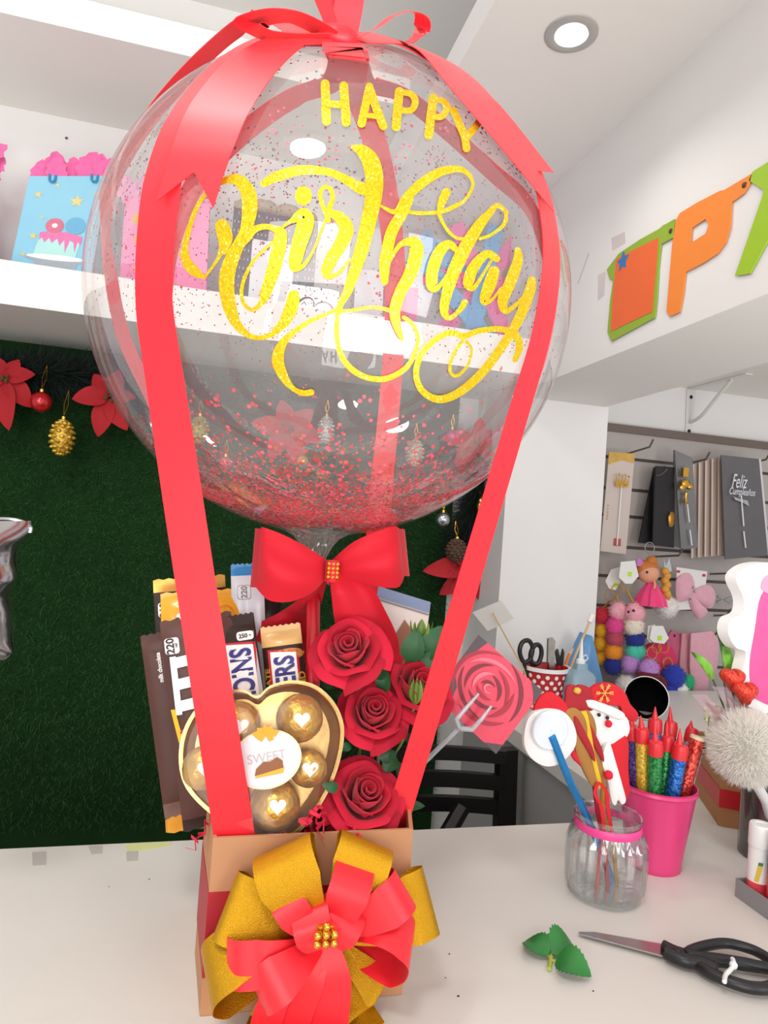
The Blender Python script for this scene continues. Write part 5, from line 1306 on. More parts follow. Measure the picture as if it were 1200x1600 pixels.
pwc = at(1168, 1168, y=vy + .0)
pw_ = thing('pompom_wand', 'big fluffy white pompom on a white stick in the smoky vase', 'pompom wand', (vx + .05, vy + .03, TZ + .006))
FUR_W = mat('white_fur', '#fffcf6', .95, var=.02, sheen=.3)
_n = FUR_W.node_tree; _t = _n.nodes.new('ShaderNodeBsdfTranslucent'); _t.inputs[0].default_value = (.98, .96, .92, 1); _m = _n.nodes.new('ShaderNodeMixShader'); _m.inputs[0].default_value = .5
_n.links.new(_n.nodes['Principled BSDF'].outputs[0], _m.inputs[1]); _n.links.new(_t.outputs[0], _m.inputs[2]); _n.links.new(_m.outputs[0], _n.nodes['Material Output'].inputs[0])
fur(pwc, size(55, pwc), 14000, size(8, pwc), FUR_W, pw_, 'pompom')
b = MB().tube([pwc - EZ * size(30, pwc), at(1196, 1250, y=vy + .02), np.array([vx + .06, vy + .04, TZ + .008])], size(8, pwc), 10); obj('stick', b, WHITE_PL, pw_)
GLIT = mat('red_glitter', '#d42a22', .35, .35, scale=500, col2='#f05a40', bump=.6)
for (px, py, dy, lab) in ((1146, 1060, .035, 'red glitter heart pick, upper of two above the white pompom'), (1166, 1082, .02, 'red glitter heart pick, lower and right of its pair, above the pompom')):
    c = at(px, py, y=vy + dy); t_ = thing('heart_pick', lab, 'heart pick', (c[0], c[1], TZ + .01), 'red glitter heart picks in the vase')
    H_ = heart2d(size(40, c)); P = [c + EX * x + EZ * y for x, y in H_]
    b = MB().puff(P[::-1] if np.cross(P[10] - P[0], P[20] - P[0])[1] > 0 else P, (0, .006, 0), (0, -.012, 0), 5); b.puff([p + [0, .006, 0] for p in P], (0, -.001, 0), (0, .010, 0), 4); obj('heart', b, GLIT, t_)
    b = MB().tube([c + [0, .003, -.01], np.array([vx + .05, vy + .06 + dy * .3, TZ + .01])], .0016, 6); obj('stick', b, mat('green_wire', '#4a6a3a', .5), t_)
LSTR = mat('variegated_leaf', '#2c5a22', .5, scale=40, col2='#7ab83c')
for pts, w_, lab in ((((1082, 1018), (1098, 1034), (1114, 1062)), 18, 'green striped leaf with a thin curved tip left of the glitter hearts'), (((1132, 1072), (1134, 1020), (1124, 985)), 26, 'broad upright green striped leaf above the glitter hearts')):
    p0, p1 = at(*pts[0], y=vy + .06), at(*pts[-1], y=vy + .05)
    if w_ == 26: p0, p1 = p0, p1
    t_ = thing('leaf_pick', lab, 'leaf', (vx + .04, vy + .06, TZ + .01), 'striped leaf picks in the vase')
    obj('leaf', leaf_mesh(p1 if w_ == 18 else p0, p0 if w_ == 18 else p1, size(w_, p0), (.2, -1, .3), .08, 0, 16), LSTR, t_)
    lo_ = p1 if w_ == 18 else p0
    b = MB().tube(smooth_path([lo_, at(1150, 1160, y=vy + .05), np.array([vx + .045, vy + .055, TZ + .01])], 5), .0014, 6); obj('stem', b, MATS['green_wire'], t_)
cel = MB(); random.seed(21)
for k in range(7):
    p0 = np.array([vx + .02 + .008 * k, vy + .02, TZ + VH * .8]); p1 = at(1092 + 11 * k, 1085 - 4 * k + (k % 3) * 12, y=vy + .02 + .005 * k); mid = (p0 + p1) / 2 + np.array([-.006, 0, 0])
    P_ = smooth_path([p0, mid, p1], 6); cel.strip(P_, [EX * math.cos(k) + EY * math.sin(k)] * len(P_), list(np.linspace(.010, .024, len(P_))), .0003)
tag(obj('cellophane_wrap', cel, film('pink_cellophane', (.96, .86, .89), gloss=.12, edge=.7, haze=.10, rough=.08, hazecol=(.95, .78, .84))), 'crumpled pinkish cellophane strips rising from the smoky vase', 'cellophane')
random.seed(7)
# plain foam cut-out sign in pink and white at the right edge
fb0 = [(1150, 905), (1162, 888), (1185, 880), (1215, 882), (1235, 905), (1240, 1000), (1240, 1110), (1178, 1108), (1160, 1085), (1160, 1050), (1166, 1020), (1150, 1012), (1138, 990), (1142, 968), (1160, 958), (1162, 935)]
yf = vy + .03
def fpoly(pts, y, n=4): 
    P = smooth_path([at(*p, y=y) for p in pts], n, closed=True); return P
fb = thing('foam_sign', 'thick white foam cut-out sign with a pink panel at the right edge', 'foam sign', at(1200, 1110, y=yf))
P = fpoly(fb0, yf); b = MB().prism(P, (-.006, .014, 0)); obj('foam_board', b, mat('white_foam', '#f0eeec', .7, var=.02), fb, sharp=60)
fb1 = [(1172, 1035), (1180, 985), (1190, 930), (1215, 915), (1235, 940), (1236, 1095), (1186, 1095), (1174, 1075)]
b = MB().prism(fpoly(fb1, yf - .001), (0, .0009, 0)); obj('pink_panel', b, mat('pink_print', '#e45a9a', .5, var=.15, scale=25), fb, sharp=60)
b = MB().prism(fpoly([(1190, 920), (1198, 900), (1225, 895), (1232, 925), (1210, 930)], yf - .0015, 4), (0, .0009, 0)); obj('rose_panel', b, mat('pale_pink_print', '#f0a0bc', .5), fb, sharp=60)
b = MB().tube([at(1210, 1108, y=yf + .008), np.array([vx + .075, vy + .05, TZ + .01])], .003, 8); obj('stick', b, WHITE_PL, fb)

# ---------------------------------------------------------------- far end of the right counter
YPOT = 1.56
pb_ = at(848, 1118, y=YPOT); pb_[2] = TZ; pt_ = at(838, 1043, y=YPOT)
RP = mat('red_pot', '#c01e2a', .4, var=.04)
pot = thing('polka_dot_pot', 'red pot with white polka dots holding tools in front of the pillar', 'pot', pb_)
PHt = pt_[2] - TZ; r1 = size(36, pt_); r0 = r1 * .68
pr = [(.001, .002), (r0, 0), (r1, PHt), (r1 * 1.03, PHt * 1.0), (r1 * 1.03, PHt * 1.05), (r1 * .96, PHt * 1.05), (r0 * .94, .006), (.001, .005)]
b = MB().lathe(pr, pb_, 40); obj('pot_body', b, RP, pot)
b = MB().lathe([(r1 * 1.031, PHt * .97), (r1 * 1.06, PHt * .97), (r1 * 1.06, PHt * 1.06), (r1 * .955, PHt * 1.06), (r1 * .955, PHt * 1.04)], pb_, 40); obj('rim', b, WHITE_PL, pot)
b = MB()
for j in range(7):
    z = PHt * (.08 + .13 * j); r = r0 + (r1 - r0) * z / PHt
    for k in range(16):
        a = 2 * math.pi * (k + .5 * (j % 2)) / 16; c = pb_ + np.array([r * math.cos(a), r * math.sin(a), z]); n = np.array([math.cos(a), math.sin(a), -.12]); tt = np.array([-math.sin(a), math.cos(a), 0]); up = np.cross(n, tt)
        b.add([c + n * .0012 + .0052 * (math.cos(t) * tt + math.sin(t) * up) for t in np.linspace(0, 2 * math.pi, 11)[:-1]], [tuple(range(10))])
obj('dots', b, WHITE_PL, pot, smooth=False, fixn=False, label='white polka dots', kind='stuff')
t_ = thing('scissors', 'scissors with black loop handles upright in the polka dot pot', 'scissors', at(830, 1100, y=YPOT - .01))
for ring_ in ([(812, 1018), (816, 1004), (826, 1001), (832, 1012), (828, 1030), (818, 1034)], [(829, 1022), (836, 1008), (844, 1010), (846, 1022), (841, 1036), (832, 1036)]):
    b = MB().tube(smooth_path([at(*p, y=YPOT - .01) for p in ring_], 5, True), .006, 8, closed=True); b.tube([at(ring_[-1][0], ring_[-1][1], y=YPOT - .01), at(830, 1070, y=YPOT - .008)], .005, 8); obj('handle', b, BLK, t_)
b = MB().prism([at(*p, y=YPOT - .006) for p in ((823, 1060), (836, 1060), (832, 1110), (829, 1112))], (0, .003, 0)); obj('blade', b, STEEL, t_, smooth=False)
t_ = thing('utility_knife', 'clear and steel craft knife standing tall in the polka dot pot', 'knife', at(866, 1100, y=YPOT - .015))
b = MB().prism([at(*p, y=YPOT - .015) for p in ((857, 998), (864, 996), (868, 1002), (866, 1038), (856, 1038))], (0, .008, 0)); obj('upper_grip', b, mat('smoky_handle', '#a8a49a', .25, .4, var=.3, scale=60), t_, smooth=False)
b = MB().prism([at(*p, y=YPOT - .022) for p in ((858, 1036), (867, 1036), (866, 1066), (872, 1080), (866, 1098), (858, 1086))], (0, .010, 0)); obj('steel_jaw', b, STEEL, t_, smooth=False)
t_ = thing('pliers', 'small dark pliers with red grips at the right side of the polka dot pot', 'pliers', at(876, 1095, y=YPOT))
b = MB().prism([at(*p, y=YPOT) for p in ((868, 1018), (872, 1014), (876, 1030), (880, 1014), (882, 1020), (880, 1040), (872, 1042))], (0, .006, 0)); obj('jaws', b, mat('dark_steel', '#4a4644', .35, .8), t_, smooth=False)
b = MB().tube([at(874, 1040, y=YPOT), at(870, 1090, y=YPOT)], .005, 8); b.tube([at(880, 1040, y=YPOT), at(884, 1075, y=YPOT)], .005, 8); obj('grips', b, RP, t_)
t_ = thing('pencil', 'orange pencil leaning to the right out of the polka dot pot', 'pencil', at(874, 1060, y=YPOT + .02))
b = MB().tube([at(868, 1075, y=YPOT + .01), at(890, 1022, y=YPOT + .02)], .0045, 6); obj('barrel', b, mat('orange_paint', '#e87a2a', .4), t_); b = MB().tube([at(890, 1022, y=YPOT + .02), at(897, 1012, y=YPOT + .022)], [.0045, .0006], 6); obj('tip', b, mat('bare_wood', '#d8b080', .6), t_)
t_ = thing('paint_brush', 'thin wooden brush handle leaning right behind the glue bottle', 'brush', at(880, 1075, y=YPOT + .03)); b = MB().tube([at(876, 1080, y=YPOT + .03), at(921, 972, y=YPOT + .05)], .0035, 8); obj('handle', b, mat('pale_wood', '#d6b48a', .55), t_)
b = MB().tube([at(921, 972, y=YPOT + .05), at(926, 960, y=YPOT + .052)], [.007, .009], 10); obj('felt_end', b, FELT_W, t_)
# card on a stick
t_ = thing('stick_card', 'blank white card on a wooden skewer leaning left out of the polka dot pot', 'card', at(825, 1060, y=YPOT - .01))
b = MB().prism([at(*p, y=yy) for p, yy in (((738, 957), YPOT - .02), (782, 938), (803, 966), (764, 985)) if False] or [at(738, 957, y=YPOT - .03), at(783, 938, y=YPOT), at(803, 967, y=YPOT + .01), at(762, 986, y=YPOT - .02)], (0, .0015, 0)); obj('card', b, mat('off_white_card', '#cfcbc4', .6, var=.03), t_, smooth=False)
b = MB().tube([at(770, 958, y=YPOT - .026), at(818, 1045, y=YPOT - .016), at(830, 1085, y=YPOT - .01)], .0022, 6); obj('skewer', b, MATS['pale_wood'], t_)
# glue bottle and blue bag
gbp = at(905, 1072, y=YPOT - .06)
gbt = thing('glue_bottle', 'frosted square glue bottle with a pointed white nozzle beside the pot', 'bottle', (gbp[0], gbp[1], TZ))
w2_ = size(21, gbp); zsh = at(905, 1048, y=gbp[1])[2]; zc0 = at(902, 1036, y=gbp[1])[2]
b = MB(); ringz = [(1, TZ + .001), (1, zsh - .012), (.85, zsh - .004), (.5, zsh + .004), (.42, zc0)]
vs = []; 
for k, z in ringz: vs += [np.array([gbp[0] + x * w2_ * k, gbp[1] + y_ * w2_ * .8 * k, z]) for x, y_ in rrect(2, 2, .35, 3)]
n_ = len(rrect(2, 2, .35, 3)); fs = [(i * n_ + j, i * n_ + (j + 1) % n_, (i + 1) * n_ + (j + 1) % n_, (i + 1) * n_ + j) for i in range(len(ringz) - 1) for j in range(n_)] + [tuple(range(n_))[::-1], tuple((len(ringz) - 1) * n_ + j for j in range(n_))]
b.add(vs, fs); obj('body', b, mat('frosted_blue', '#a8c4d4', .35, trans=.35, var=.05), gbt)
b = MB(); zt_ = at(903, 998, y=gbp[1])[2]; b.lathe([(.011, 0), (.011, .008), (.006, .012), (.0015, zt_ - zc0)], (gbp[0], gbp[1], zc0), 18); b.tube([(gbp[0] + .011, gbp[1], zc0 + .004), (gbp[0] + .02, gbp[1], zc0 + .012), (gbp[0] + .014, gbp[1], zc0 + .022), (gbp[0] + .006, gbp[1], zc0 + .016)], .0016, 6); obj('nozzle', b, WHITE_PL, gbt)
blp = [(884, 1078), (906, 1008), (915, 990), (926, 994), (934, 1030), (945, 1078)]
b = MB().puff([at(*p, y=1.66) for p in blp], (0, .03, 0), (0, -.02, 0), 4); bag_ = obj('blue_bag', b, mat('blue_film_bag', '#5f94c4', .3, var=.15, scale=18, bump=.4)); tag(bag_, 'translucent blue plastic bag standing behind the glue bottle', 'bag')
# white cup with a black mouth
cc = at(1009, 1108, y=1.46); cr = size(33, cc); zcen = max(cc[2], TZ + cr); axm = unit(CAM - cc)
cup = thing('black_cup', 'white-rimmed cup lying on its side with its black inside facing out', 'cup', (cc[0], cc[1], TZ)); c0 = np.array([cc[0], cc[1], zcen])
b = MB().lathe([(.001, -.10), (cr * .8, -.098), (cr * .92, 0), (cr * .98, .002), (cr * 1.0, .006), (cr * .96, .008)], c0, 36, axis=axm); obj('shell', b, WHITE_PL, cup)
b = MB().lathe([(cr * .96, .008), (cr * .91, .004), (cr * .86, -.02), (cr * .72, -.09), (.00002, -.091)], c0, 36, axis=axm); obj('inside', b, mat('black_glaze', '#060607', .7, spec=.1), cup, label='black inside')
# ================================================================== goods hanging on the slat wall
HOOKM = mat('hook_metal', '#7a7876', .35, .8, var=.1)
def hook(px, py, lab, L_=.13, up=.022, y0=YS + .012):
    p = at(px, py, y=y0); t = thing('display_hook', lab, 'hook', p)
    b_ = MB().tube([p, p + np.array([0, -L_, .012]), p + np.array([0, -L_ - .016, .012 + up])], .0032, 8); obj('prong', b_, HOOKM, t)
    b_ = MB().box(p + [0, -.004, 0], (.022, .006, .02)); obj('back_clip', b_, HOOKM, t, smooth=False)
    return p
def quad(pts, y, th=.002):
    ys = y if hasattr(y, '__len__') else [y] * len(pts)
    return [at(*p, y=q) for p, q in zip(pts, ys)]
def panel(par, name, pts, y, m, th=.002, label=None):
    b_ = MB().prism(quad(pts, y), (0, th, 0)); return obj(name, b_, m, par, smooth=False, label=label)
def lerp4(P, s, t): return (P[0] * (1 - s) + P[1] * s) * (1 - t) + (P[3] * (1 - s) + P[2] * s) * t
CLEAR_BAG = film('clear_bag', (.97, .96, .96), gloss=.004, edge=.25, haze=.006, rough=.12, hazecol=(.75, .73, .72))
hook(976, 710, 'bent metal hook holding the crown topper pack, leftmost in the top row')
hook(1060, 728, 'bent metal hook holding the grey packs, second in the top row')
hook(1150, 728, 'bent metal hook through the top of the silver lettered grey pack')
hook(1106, 897, 'bent metal hook holding the pale pink bow card', .11)
hook(1020, 870, 'metal hook carrying the doll keychain', .13)
hook(1024, 1000, 'short dark hook carrying two white price tags', .08)
hook(1090, 992, 'short dark hook over the pink lace pack', .08)
hook(1112, 962, 'bare dark hook right of the pink bow card', .07)
# crown topper pack
yk = 1.87
pq = [(952, 706), (992, 709), (978, 866), (938, 861)]
t_ = thing('topper_pack', 'pale clear pack with a gold crown cake topper, leftmost on the slat wall', 'cake topper', at(958, 864, y=yk), 'cake topper packs on the slat wall')
panel(t_, 'card', pq, yk, mat('pinkish_card', '#cbbdb4', .5, var=.03))
panel(t_, 'header', [(952, 706), (992, 709), (990, 724), (972, 719), (950, 726)], yk - .001, mat('gold_header', '#c8a04a', .45, var=.25, scale=40), .001)
b = MB(); cr0 = at(972, 752, y=yk - .012)
for k in range(5):
    a = -.018 + .009 * k; b.prism([cr0 + [a - .0045, -.002 * abs(k - 2), -.012], cr0 + [a + .0045, -.002 * abs(k - 2), -.012], cr0 + [a * 1.25, -.002, .014 + .004 * (k % 2)]], (0, .002, 0)); b.sphere(cr0 + [a * 1.25, -.001, .017 + .004 * (k % 2)], .0032, 8)
b.box(cr0 + [0, 0, -.014], (.042, .004, .007)); obj('gold_crown', b, GOLD, t_)
b = MB().tube([at(971, 760, y=yk - .006), at(964, 852, y=yk - .004)], .0022, 6); obj('white_rod', b, WHITE_PL, t_)
b = MB(); Pq = quad(pq, yk - .0008); c = lerp4(Pq, .62, .93)
for q in (-.009, 0, .009): b.add([c + EX * (q - .005), c + EX * (q + .005), c + EX * (q + .004) + EZ * .024, c + EX * (q - .004) + EZ * .024], [(0, 1, 2, 3)])
obj('printed_cake', b, mat('cake_print', '#b0584a', .5, var=.2, scale=60), t_, smooth=False)
b = MB(); put_text(b, 'PARTY', lerp4(Pq, .15, .6), unit(Pq[0] - Pq[3]), -EX, h=.007, w=.05); 
obj('orange_lettering', b, mat('orange_ink', '#d89a4a', .5), t_, smooth=False, fixn=False)
# black packs
BLKP = mat('black_bag', '#0a0909', .6, var=.2)
for k, (pts, y_, lab) in enumerate((([(1022, 730), (1040, 728), (1018, 850), (998, 848)], 1.90, 'narrow black topper pack standing rearmost beside the crown pack'), ([(1025, 728), (1055, 730), (1053, 856), (1020, 852)], 1.872, 'black topper pack with a gold ornament in front of the narrow black one'),)):
    t_ = thing('topper_pack', lab, 'cake topper', at(*pts[3], y=y_), 'cake topper packs on the slat wall')
    panel(t_, 'black_card', pts, y_, BLKP, .004)
    if k:
        b = MB().sphere(at(1049, 812, y=y_ - .008), .016, 12, sc=(.8, .3, 1.5), noise=.1); obj('gold_ornament', b, mat('dim_gold', '#b8842a', .3, .8, var=.3, scale=80), t_)
        panel(t_, 'clear_sleeve', [(1021, 718), (1056, 719), (1056, 858), (1019, 855)], y_ - .014, CLEAR_BAG, .0006)
        b = MB().tube(smooth_path([at(1026, 743, y=y_ - .002), at(1034, 741, y=y_ - .002), at(1043, 733, y=y_ - .002)], 5), .0009, 5); obj('silver_bead_chain', b, STEEL, t_)
GREYP = mat('grey_film_bag', '#625f60', .3, var=.1, scale=14, bump=.2)
t_ = thing('topper_pack', 'grey film pack with a gold number topper on a white rod', 'cake topper', at(1072, 856, y=1.85), 'cake topper packs on the slat wall')
P = quad([(1054, 703), (1082, 715), (1091, 856), (1064, 858)], [1.86, 1.835, 1.835, 1.855]); b = MB().prism(P, (0, .003, 0)); obj('grey_card', b, GREYP, t_, smooth=False)
P2 = quad([(1052, 704), (1055, 703), (1065, 858), (1050, 852)], [1.885, 1.861, 1.856, 1.89]); b = MB().prism(P2, (.002, .002, 0)); obj('side_fold', b, mat('grey_fold', '#868688', .3, var=.1), t_, smooth=False)
yg = 1.832
b = MB(); c = at(1071, 738, y=yg); b.box(c, (.020, .006, .030)); b.sphere(at(1071, 756, y=yg), .017, 12, sc=(1, .4, .8), noise=.15); b.sphere(at(1066, 762, y=yg), .010, 10, noise=.15, sc=(1, .5, .8)); b.sphere(at(1078, 761, y=yg), .010, 10, noise=.15, sc=(1, .5, .8)); b.lathe([(.001, 0), (.006, -.004), (.003, -.02), (.007, -.032), (.001, -.044)], at(1072, 768, y=yg), 10); obj('gold_topper', b, GOLD, t_)
b = MB().tube([at(1074, 788, y=yg), at(1077, 816, y=yg)], .002, 6); b.tube([at(1078, 828, y=yg), at(1081, 852, y=yg)], .002, 6); obj('white_rod', b, WHITE_PL, t_)
# cream packs in a row
CRM = mat('cream_pack', '#b8a294', .4, var=.10, scale=20, bump=.15)
for k in range(5):
    x = 1082 + 10 * k; y_ = 1.900 - .014 * k
    pts = [(x, 726 - 3 * k), (x + 15, 722 - 3 * k), (x + 16, 870 - k), (x - 2 + 2 * k * .2, 872 - k)]
    t_ = thing('topper_pack', 'cream topper pack in the fanned row, %s' % ('rearmost, next to the grey gold-number pack', 'second from the gold-number pack', 'in the middle of the row', 'second from the silver lettered pack', 'foremost, touching the silver lettered pack')[k], 'cake topper', at(*pts[3], y=y_), 'cake topper packs on the slat wall')
    panel(t_, 'card', pts, [y_ + .006, y_, y_, y_ + .006], CRM, .003)
    panel(t_, 'sleeve_edge', [pts[0], (x + 2.5, pts[0][1]), (x + 1, pts[3][1]), pts[3]], [y_ + .005, y_ + .004, y_ + .004, y_ + .005], mat('pale_edge', '#d8c8bc', .35, var=.05), .001)
# silver lettered pack
yf_ = 1.825
fq = [(1127, 711), (1186, 717), (1200, 868), (1133, 874)]
t_ = thing('topper_pack', 'large grey pack with silver Spanish birthday lettering, rightmost on the slat wall', 'cake topper', at(1150, 870, y=yf_), 'cake topper packs on the slat wall')
P = quad(fq, yf_); b = MB().prism(P, (0, .003, 0)); obj('grey_card', b, GREYP, t_, smooth=False)
SILV = mat('silver_letters', '#e4e6ea', .3, .3, var=.05)
uu = unit(P[1] - P[0]); vv_ = unit(P[0] - P[3]); uu = unit(uu); vv_ = unit(vv_ - uu * vv_.dot(uu))
b = MB()
put_text(b, 'Feliz', at(1156, 752, y=yf_ - .010), uu, vv_, h=.044, w=.060, shear=.35, off=.004)
put_text(b, 'Cumplea\u00f1os', at(1160, 770, y=yf_ - .010), uu, vv_, h=.030, w=.100, shear=.3, off=.006)
obj('silver_lettering', b, SILV, t_, smooth=False, fixn=False)
b = MB().tube([at(1158, 774, y=yf_ - .008), at(1162, 822, y=yf_ - .006)], .0022, 6); b.tube([at(1162, 830, y=yf_ - .006), at(1165, 856, y=yf_ - .005)], .0022, 6); obj('white_rod', b, WHITE_PL, t_)
b = MB().prism([at(*p, y=yf_ - .009) for p in ((1146, 776), (1158, 780), (1168, 782), (1171, 791), (1162, 786), (1149, 781))], (0, .002, 0)); obj('silver_bow', b, mat('grey_satin', '#b0b0b4', .35, .3), t_, smooth=False)
panel(t_, 'clear_edge', [(1186, 717), (1189, 717), (1203, 868), (1200, 868)], yf_ - .001, mat('pale_film_edge', '#cfcdd0', .3), .001)
# --- plush keychains
def plush(par, c, r, m, sc=(1.04, .8, 1.06), name='segment', n=700, L_=.004):
    return fur(c, r, n, L_, m, par, name, .0008, sc)
def ring3(mb, c, r, t=.0012, tilt=.3):
    mb.tube([np.asarray(c) + np.array([r * math.cos(a), tilt * r * math.sin(a) * .3, r * math.sin(a)]) for a in np.linspace(0, 2 * math.pi, 22)[:-1]], t, 6, closed=True)
def tagcard(name, lab, pts, y, sticker, extra=None):
    t = thing(name, lab, 'price tag', at(*pts[-1], y=y), 'white tags on the slat wall hooks')
    panel(t, 'card', pts, y, mat('tag_white', '#e2dfdb', .5, var=.02), .0012)
    b_ = MB().box(at(*sticker, y=y - .001), (size(7, at(*sticker, y=y)), .0006, size(7, at(*sticker, y=y)))); obj('green_sticker', b_, mat('lime_sticker', '#b4e01e', .5), t, smooth=False)
    return t
cols = dict(palepink='#eaa8b4', pink='#e0488e', rose='#b4485a', orange='#e08a1e', navy='#1c2c80', cream='#e2d6c4', teal='#4cc0a6', lav='#b888c8', red='#c8283c', yel='#e6a81e', burg='#6a1424', blue='#2438a4', green='#1ea870', white='#e8e2de')
PLM = {k: mat('plush_' + k, v, .95, var=.10, scale=40, sheen=.15) for k, v in cols.items()}
def worm(lab, segs, y, ring_px, eyes=None):
    p = at(*ring_px, y=y); t = thing('plush_keychain', lab, 'keychain', p, 'plush keychains on the slat wall')
    for (px, py, rp, c) in segs: plush(t, at(px, py, y=y), size(rp, at(px, py, y=y)), PLM[c])
    b_ = MB(); ring3(b_, p, size(9, p)); b_.tube([p - EZ * size(9, p), at(segs[0][0], segs[0][1] - segs[0][2] * .7, y=y)], .003, 6); obj('gold_ring', b_, GOLD, t)
    if eyes:
        for e in eyes: b_ = MB().sphere(at(*e, y=y - size(segs[0][2], p) * .80), .0042, 10); obj('eye', b_, BLACK_PL, t)
    return t
worm('caterpillar plush keychain with black eyes, cream, navy, teal and lilac segments', [(992, 958, 17, 'palepink'), (991, 979, 16.5, 'cream'), (993, 999, 16, 'navy'), (993, 1018, 16.5, 'teal'), (987, 1037, 16.5, 'lav')], 1.80, (979, 912), [(982, 956), (990, 954)])
worm('caterpillar plush keychain with pink, rose, orange and navy segments left of the black-eyed one', [(966, 955, 15, 'palepink'), (961, 978, 15, 'pink'), (961, 998, 15, 'rose'), (959, 1018, 15, 'orange'), (958, 1040, 15, 'navy')], 1.825, (964, 922))
worm('plush keychain with red head and yellow body, leftmost beside the pillar', [(941, 962, 14, 'red'), (941, 985, 12, 'yel'), (939, 1006, 12, 'yel'), (941, 1028, 12, 'yel')], 1.86, (953, 930))
worm('plush keychain with burgundy and lilac segments hanging low above the cup', [(1014, 1046, 17, 'lav'), (1012, 1062, 21, 'burg'), (1026, 1070, 17, 'burg'), (1022, 1082, 15, 'blue')], 1.76, (1019, 1020))
worm('plush keychain with blue, white and green tufts, rightmost of the low ones', [(1052, 1058, 20, 'blue'), (1062, 1078, 15, 'white'), (1073, 1066, 13, 'green'), (1068, 1082, 12, 'green'), (1045, 1078, 15, 'blue')], 1.77, (1043, 1036))
tagcard('price_tag', 'white tag with a lime sticker above the black-eyed caterpillar keychain', [(970, 878), (992, 876), (998, 900), (988, 912), (977, 912), (967, 902)], 1.79, (984, 897))
tagcard('price_tag', 'white cloud-shaped tag left of the lime-stickered one, with a yellow charm', [(955, 890), (968, 886), (970, 908), (962, 922), (952, 920), (946, 908)], 1.83, (962, 914))
tagcard('price_tag', 'front white tag with a lime sticker above the burgundy plush keychain', [(1019, 978), (1036, 978), (1045, 997), (1038, 1006), (1022, 1004), (1015, 998)], 1.765, (1031, 997))
tagcard('price_tag', 'rear white tag peeping out behind the front stickered one', [(1013, 978), (1024, 976), (1028, 1000), (1016, 1004), (1011, 998)], 1.775, (1017, 996))
yd = 1.80
t_ = thing('doll_keychain', 'small doll keychain with ginger hair in a bright pink tulle skirt', 'keychain', at(1010, 860, y=yd))
SKIN = mat('doll_skin', '#dc9a7a', .6, var=.05); HAIR = mat('ginger_hair', '#c0702e', .6, var=.2, scale=90, bump=.3)
c = at(1013, 896, y=yd); b = MB().sphere(c, size(17, c), 20, sc=(1, .85, .9)); obj('head', b, SKIN, t_)
b = MB().sphere(c + [0, .006, size(5, c)], size(18.5, c), 20, sc=(1, .8, .85)); b.sphere(at(1018, 877, y=yd), size(9, c), 14); obj('hair', b, HAIR, t_)
b = MB()
for k in range(6): b.sphere(at(1039 + (k % 2) * 3, 893 + 7 * k, y=yd), size(6.5, c), 10, noise=.05)
b.sphere(at(1044, 930, y=yd), size(6, c), 10, sc=(.8, .8, 1.4)); obj('braid', b, mat('braid_hair', '#d6973a', .6, var=.15), t_)
b = MB().sphere(at(1011, 894, y=yd - size(15, c)), .004, 8); obj('eye', b, BLACK_PL, t_)
b = MB().lathe([(size(4, c), 0), (size(10, c), -size(10, c)), (size(20, c), -size(26, c)), (size(24, c), -size(40, c)), (size(20, c), -size(40, c))], at(1018, 906, y=yd), 40, wob=lambda k, t: .10 * math.cos(9 * t) * (k > 0) + .04 * math.cos(23 * t)); obj('tulle_skirt', b, mat('pink_tulle', '#e83878', .7, var=.15, sheen=.3), t_)
b = MB().tube(smooth_path([at(1020, 902, y=yd - .012), at(1023, 912, y=yd - .022), at(1022, 920, y=yd - .026)], 4), .0035, 8); obj('arm', b, SKIN, t_)
b = MB(); ring3(b, at(1015, 856, y=yd), size(8.5, c), .0016); obj('key_ring', b, STEEL, t_)
panel(t_, 'hair_ribbon', [(1001, 872), (1006, 880), (1004, 886), (995, 884), (996, 873)], yd - .004, mat('lilac_bow', '#c070b8', .5), .002)
t_ = thing('pompom_keychain', 'white fluffy pompom keychain hanging right below the doll', 'keychain', at(1040, 905, y=1.815)); fur(at(1041, 948, y=1.815), size(20, at(1041, 948, y=1.815)), 1600, .006, PLM['white'], t_, 'pompom', .0008, (1, .8, .9)); b = MB().tube([at(1043, 930, y=1.815), at(1042, 905, y=1.83), at(1024, 872, y=1.86)], .001, 5); obj('cord', b, GOLD, t_)
t_ = thing('pompom_keychain', 'cream fluffy pompom low between the navy and burgundy plush keychains', 'keychain', at(984, 1055, y=1.79)); fur(at(980, 1072, y=1.79), size(17, at(980, 1072, y=1.79)), 1100, .006, PLM['white'], t_, 'pompom', .0008); b = MB().tube([at(980, 1058, y=1.79), at(984, 1020, y=1.83)], .001, 5); obj('cord', b, GOLD, t_)
b = MB().prism([at(*p, y=1.825) for p in ((1037, 872), (1041, 884), (1046, 871), (1050, 892), (1043, 896), (1038, 886))], (0, .002, 0)); tag(obj('clear_tab', b, mat('clear_tab_plastic', '#dfe3e6', .25, trans=.4)), 'small clear plastic tag beside the doll braid', 'tag')
# magenta heart purse behind the low keychains with gold rings
t_ = thing('coin_purse', 'magenta-red coin purse with gold rings under the paired white tags', 'purse', at(1030, 1060, y=1.80))
b = MB().puff(smooth_path([at(*p, y=1.80) for p in ((1012, 1012), (1030, 1006), (1050, 1012), (1058, 1040), (1052, 1062), (1030, 1072), (1008, 1060), (1004, 1036))], 5, True), (0, .02, 0), (0, -.012, 0), 4); obj('pouch', b, mat('magenta_felt', '#d0285a', .8, var=.08), t_)
b = MB()
for (px, py, r_) in ((1026, 1012, 8), (1037, 1011, 9), (1043, 1036, 7), (1024, 1036, 7)): ring3(b, at(px, py, y=1.778), size(r_, at(px, py, y=1.778)), .0014)
obj('gold_rings', b, GOLD, t_)
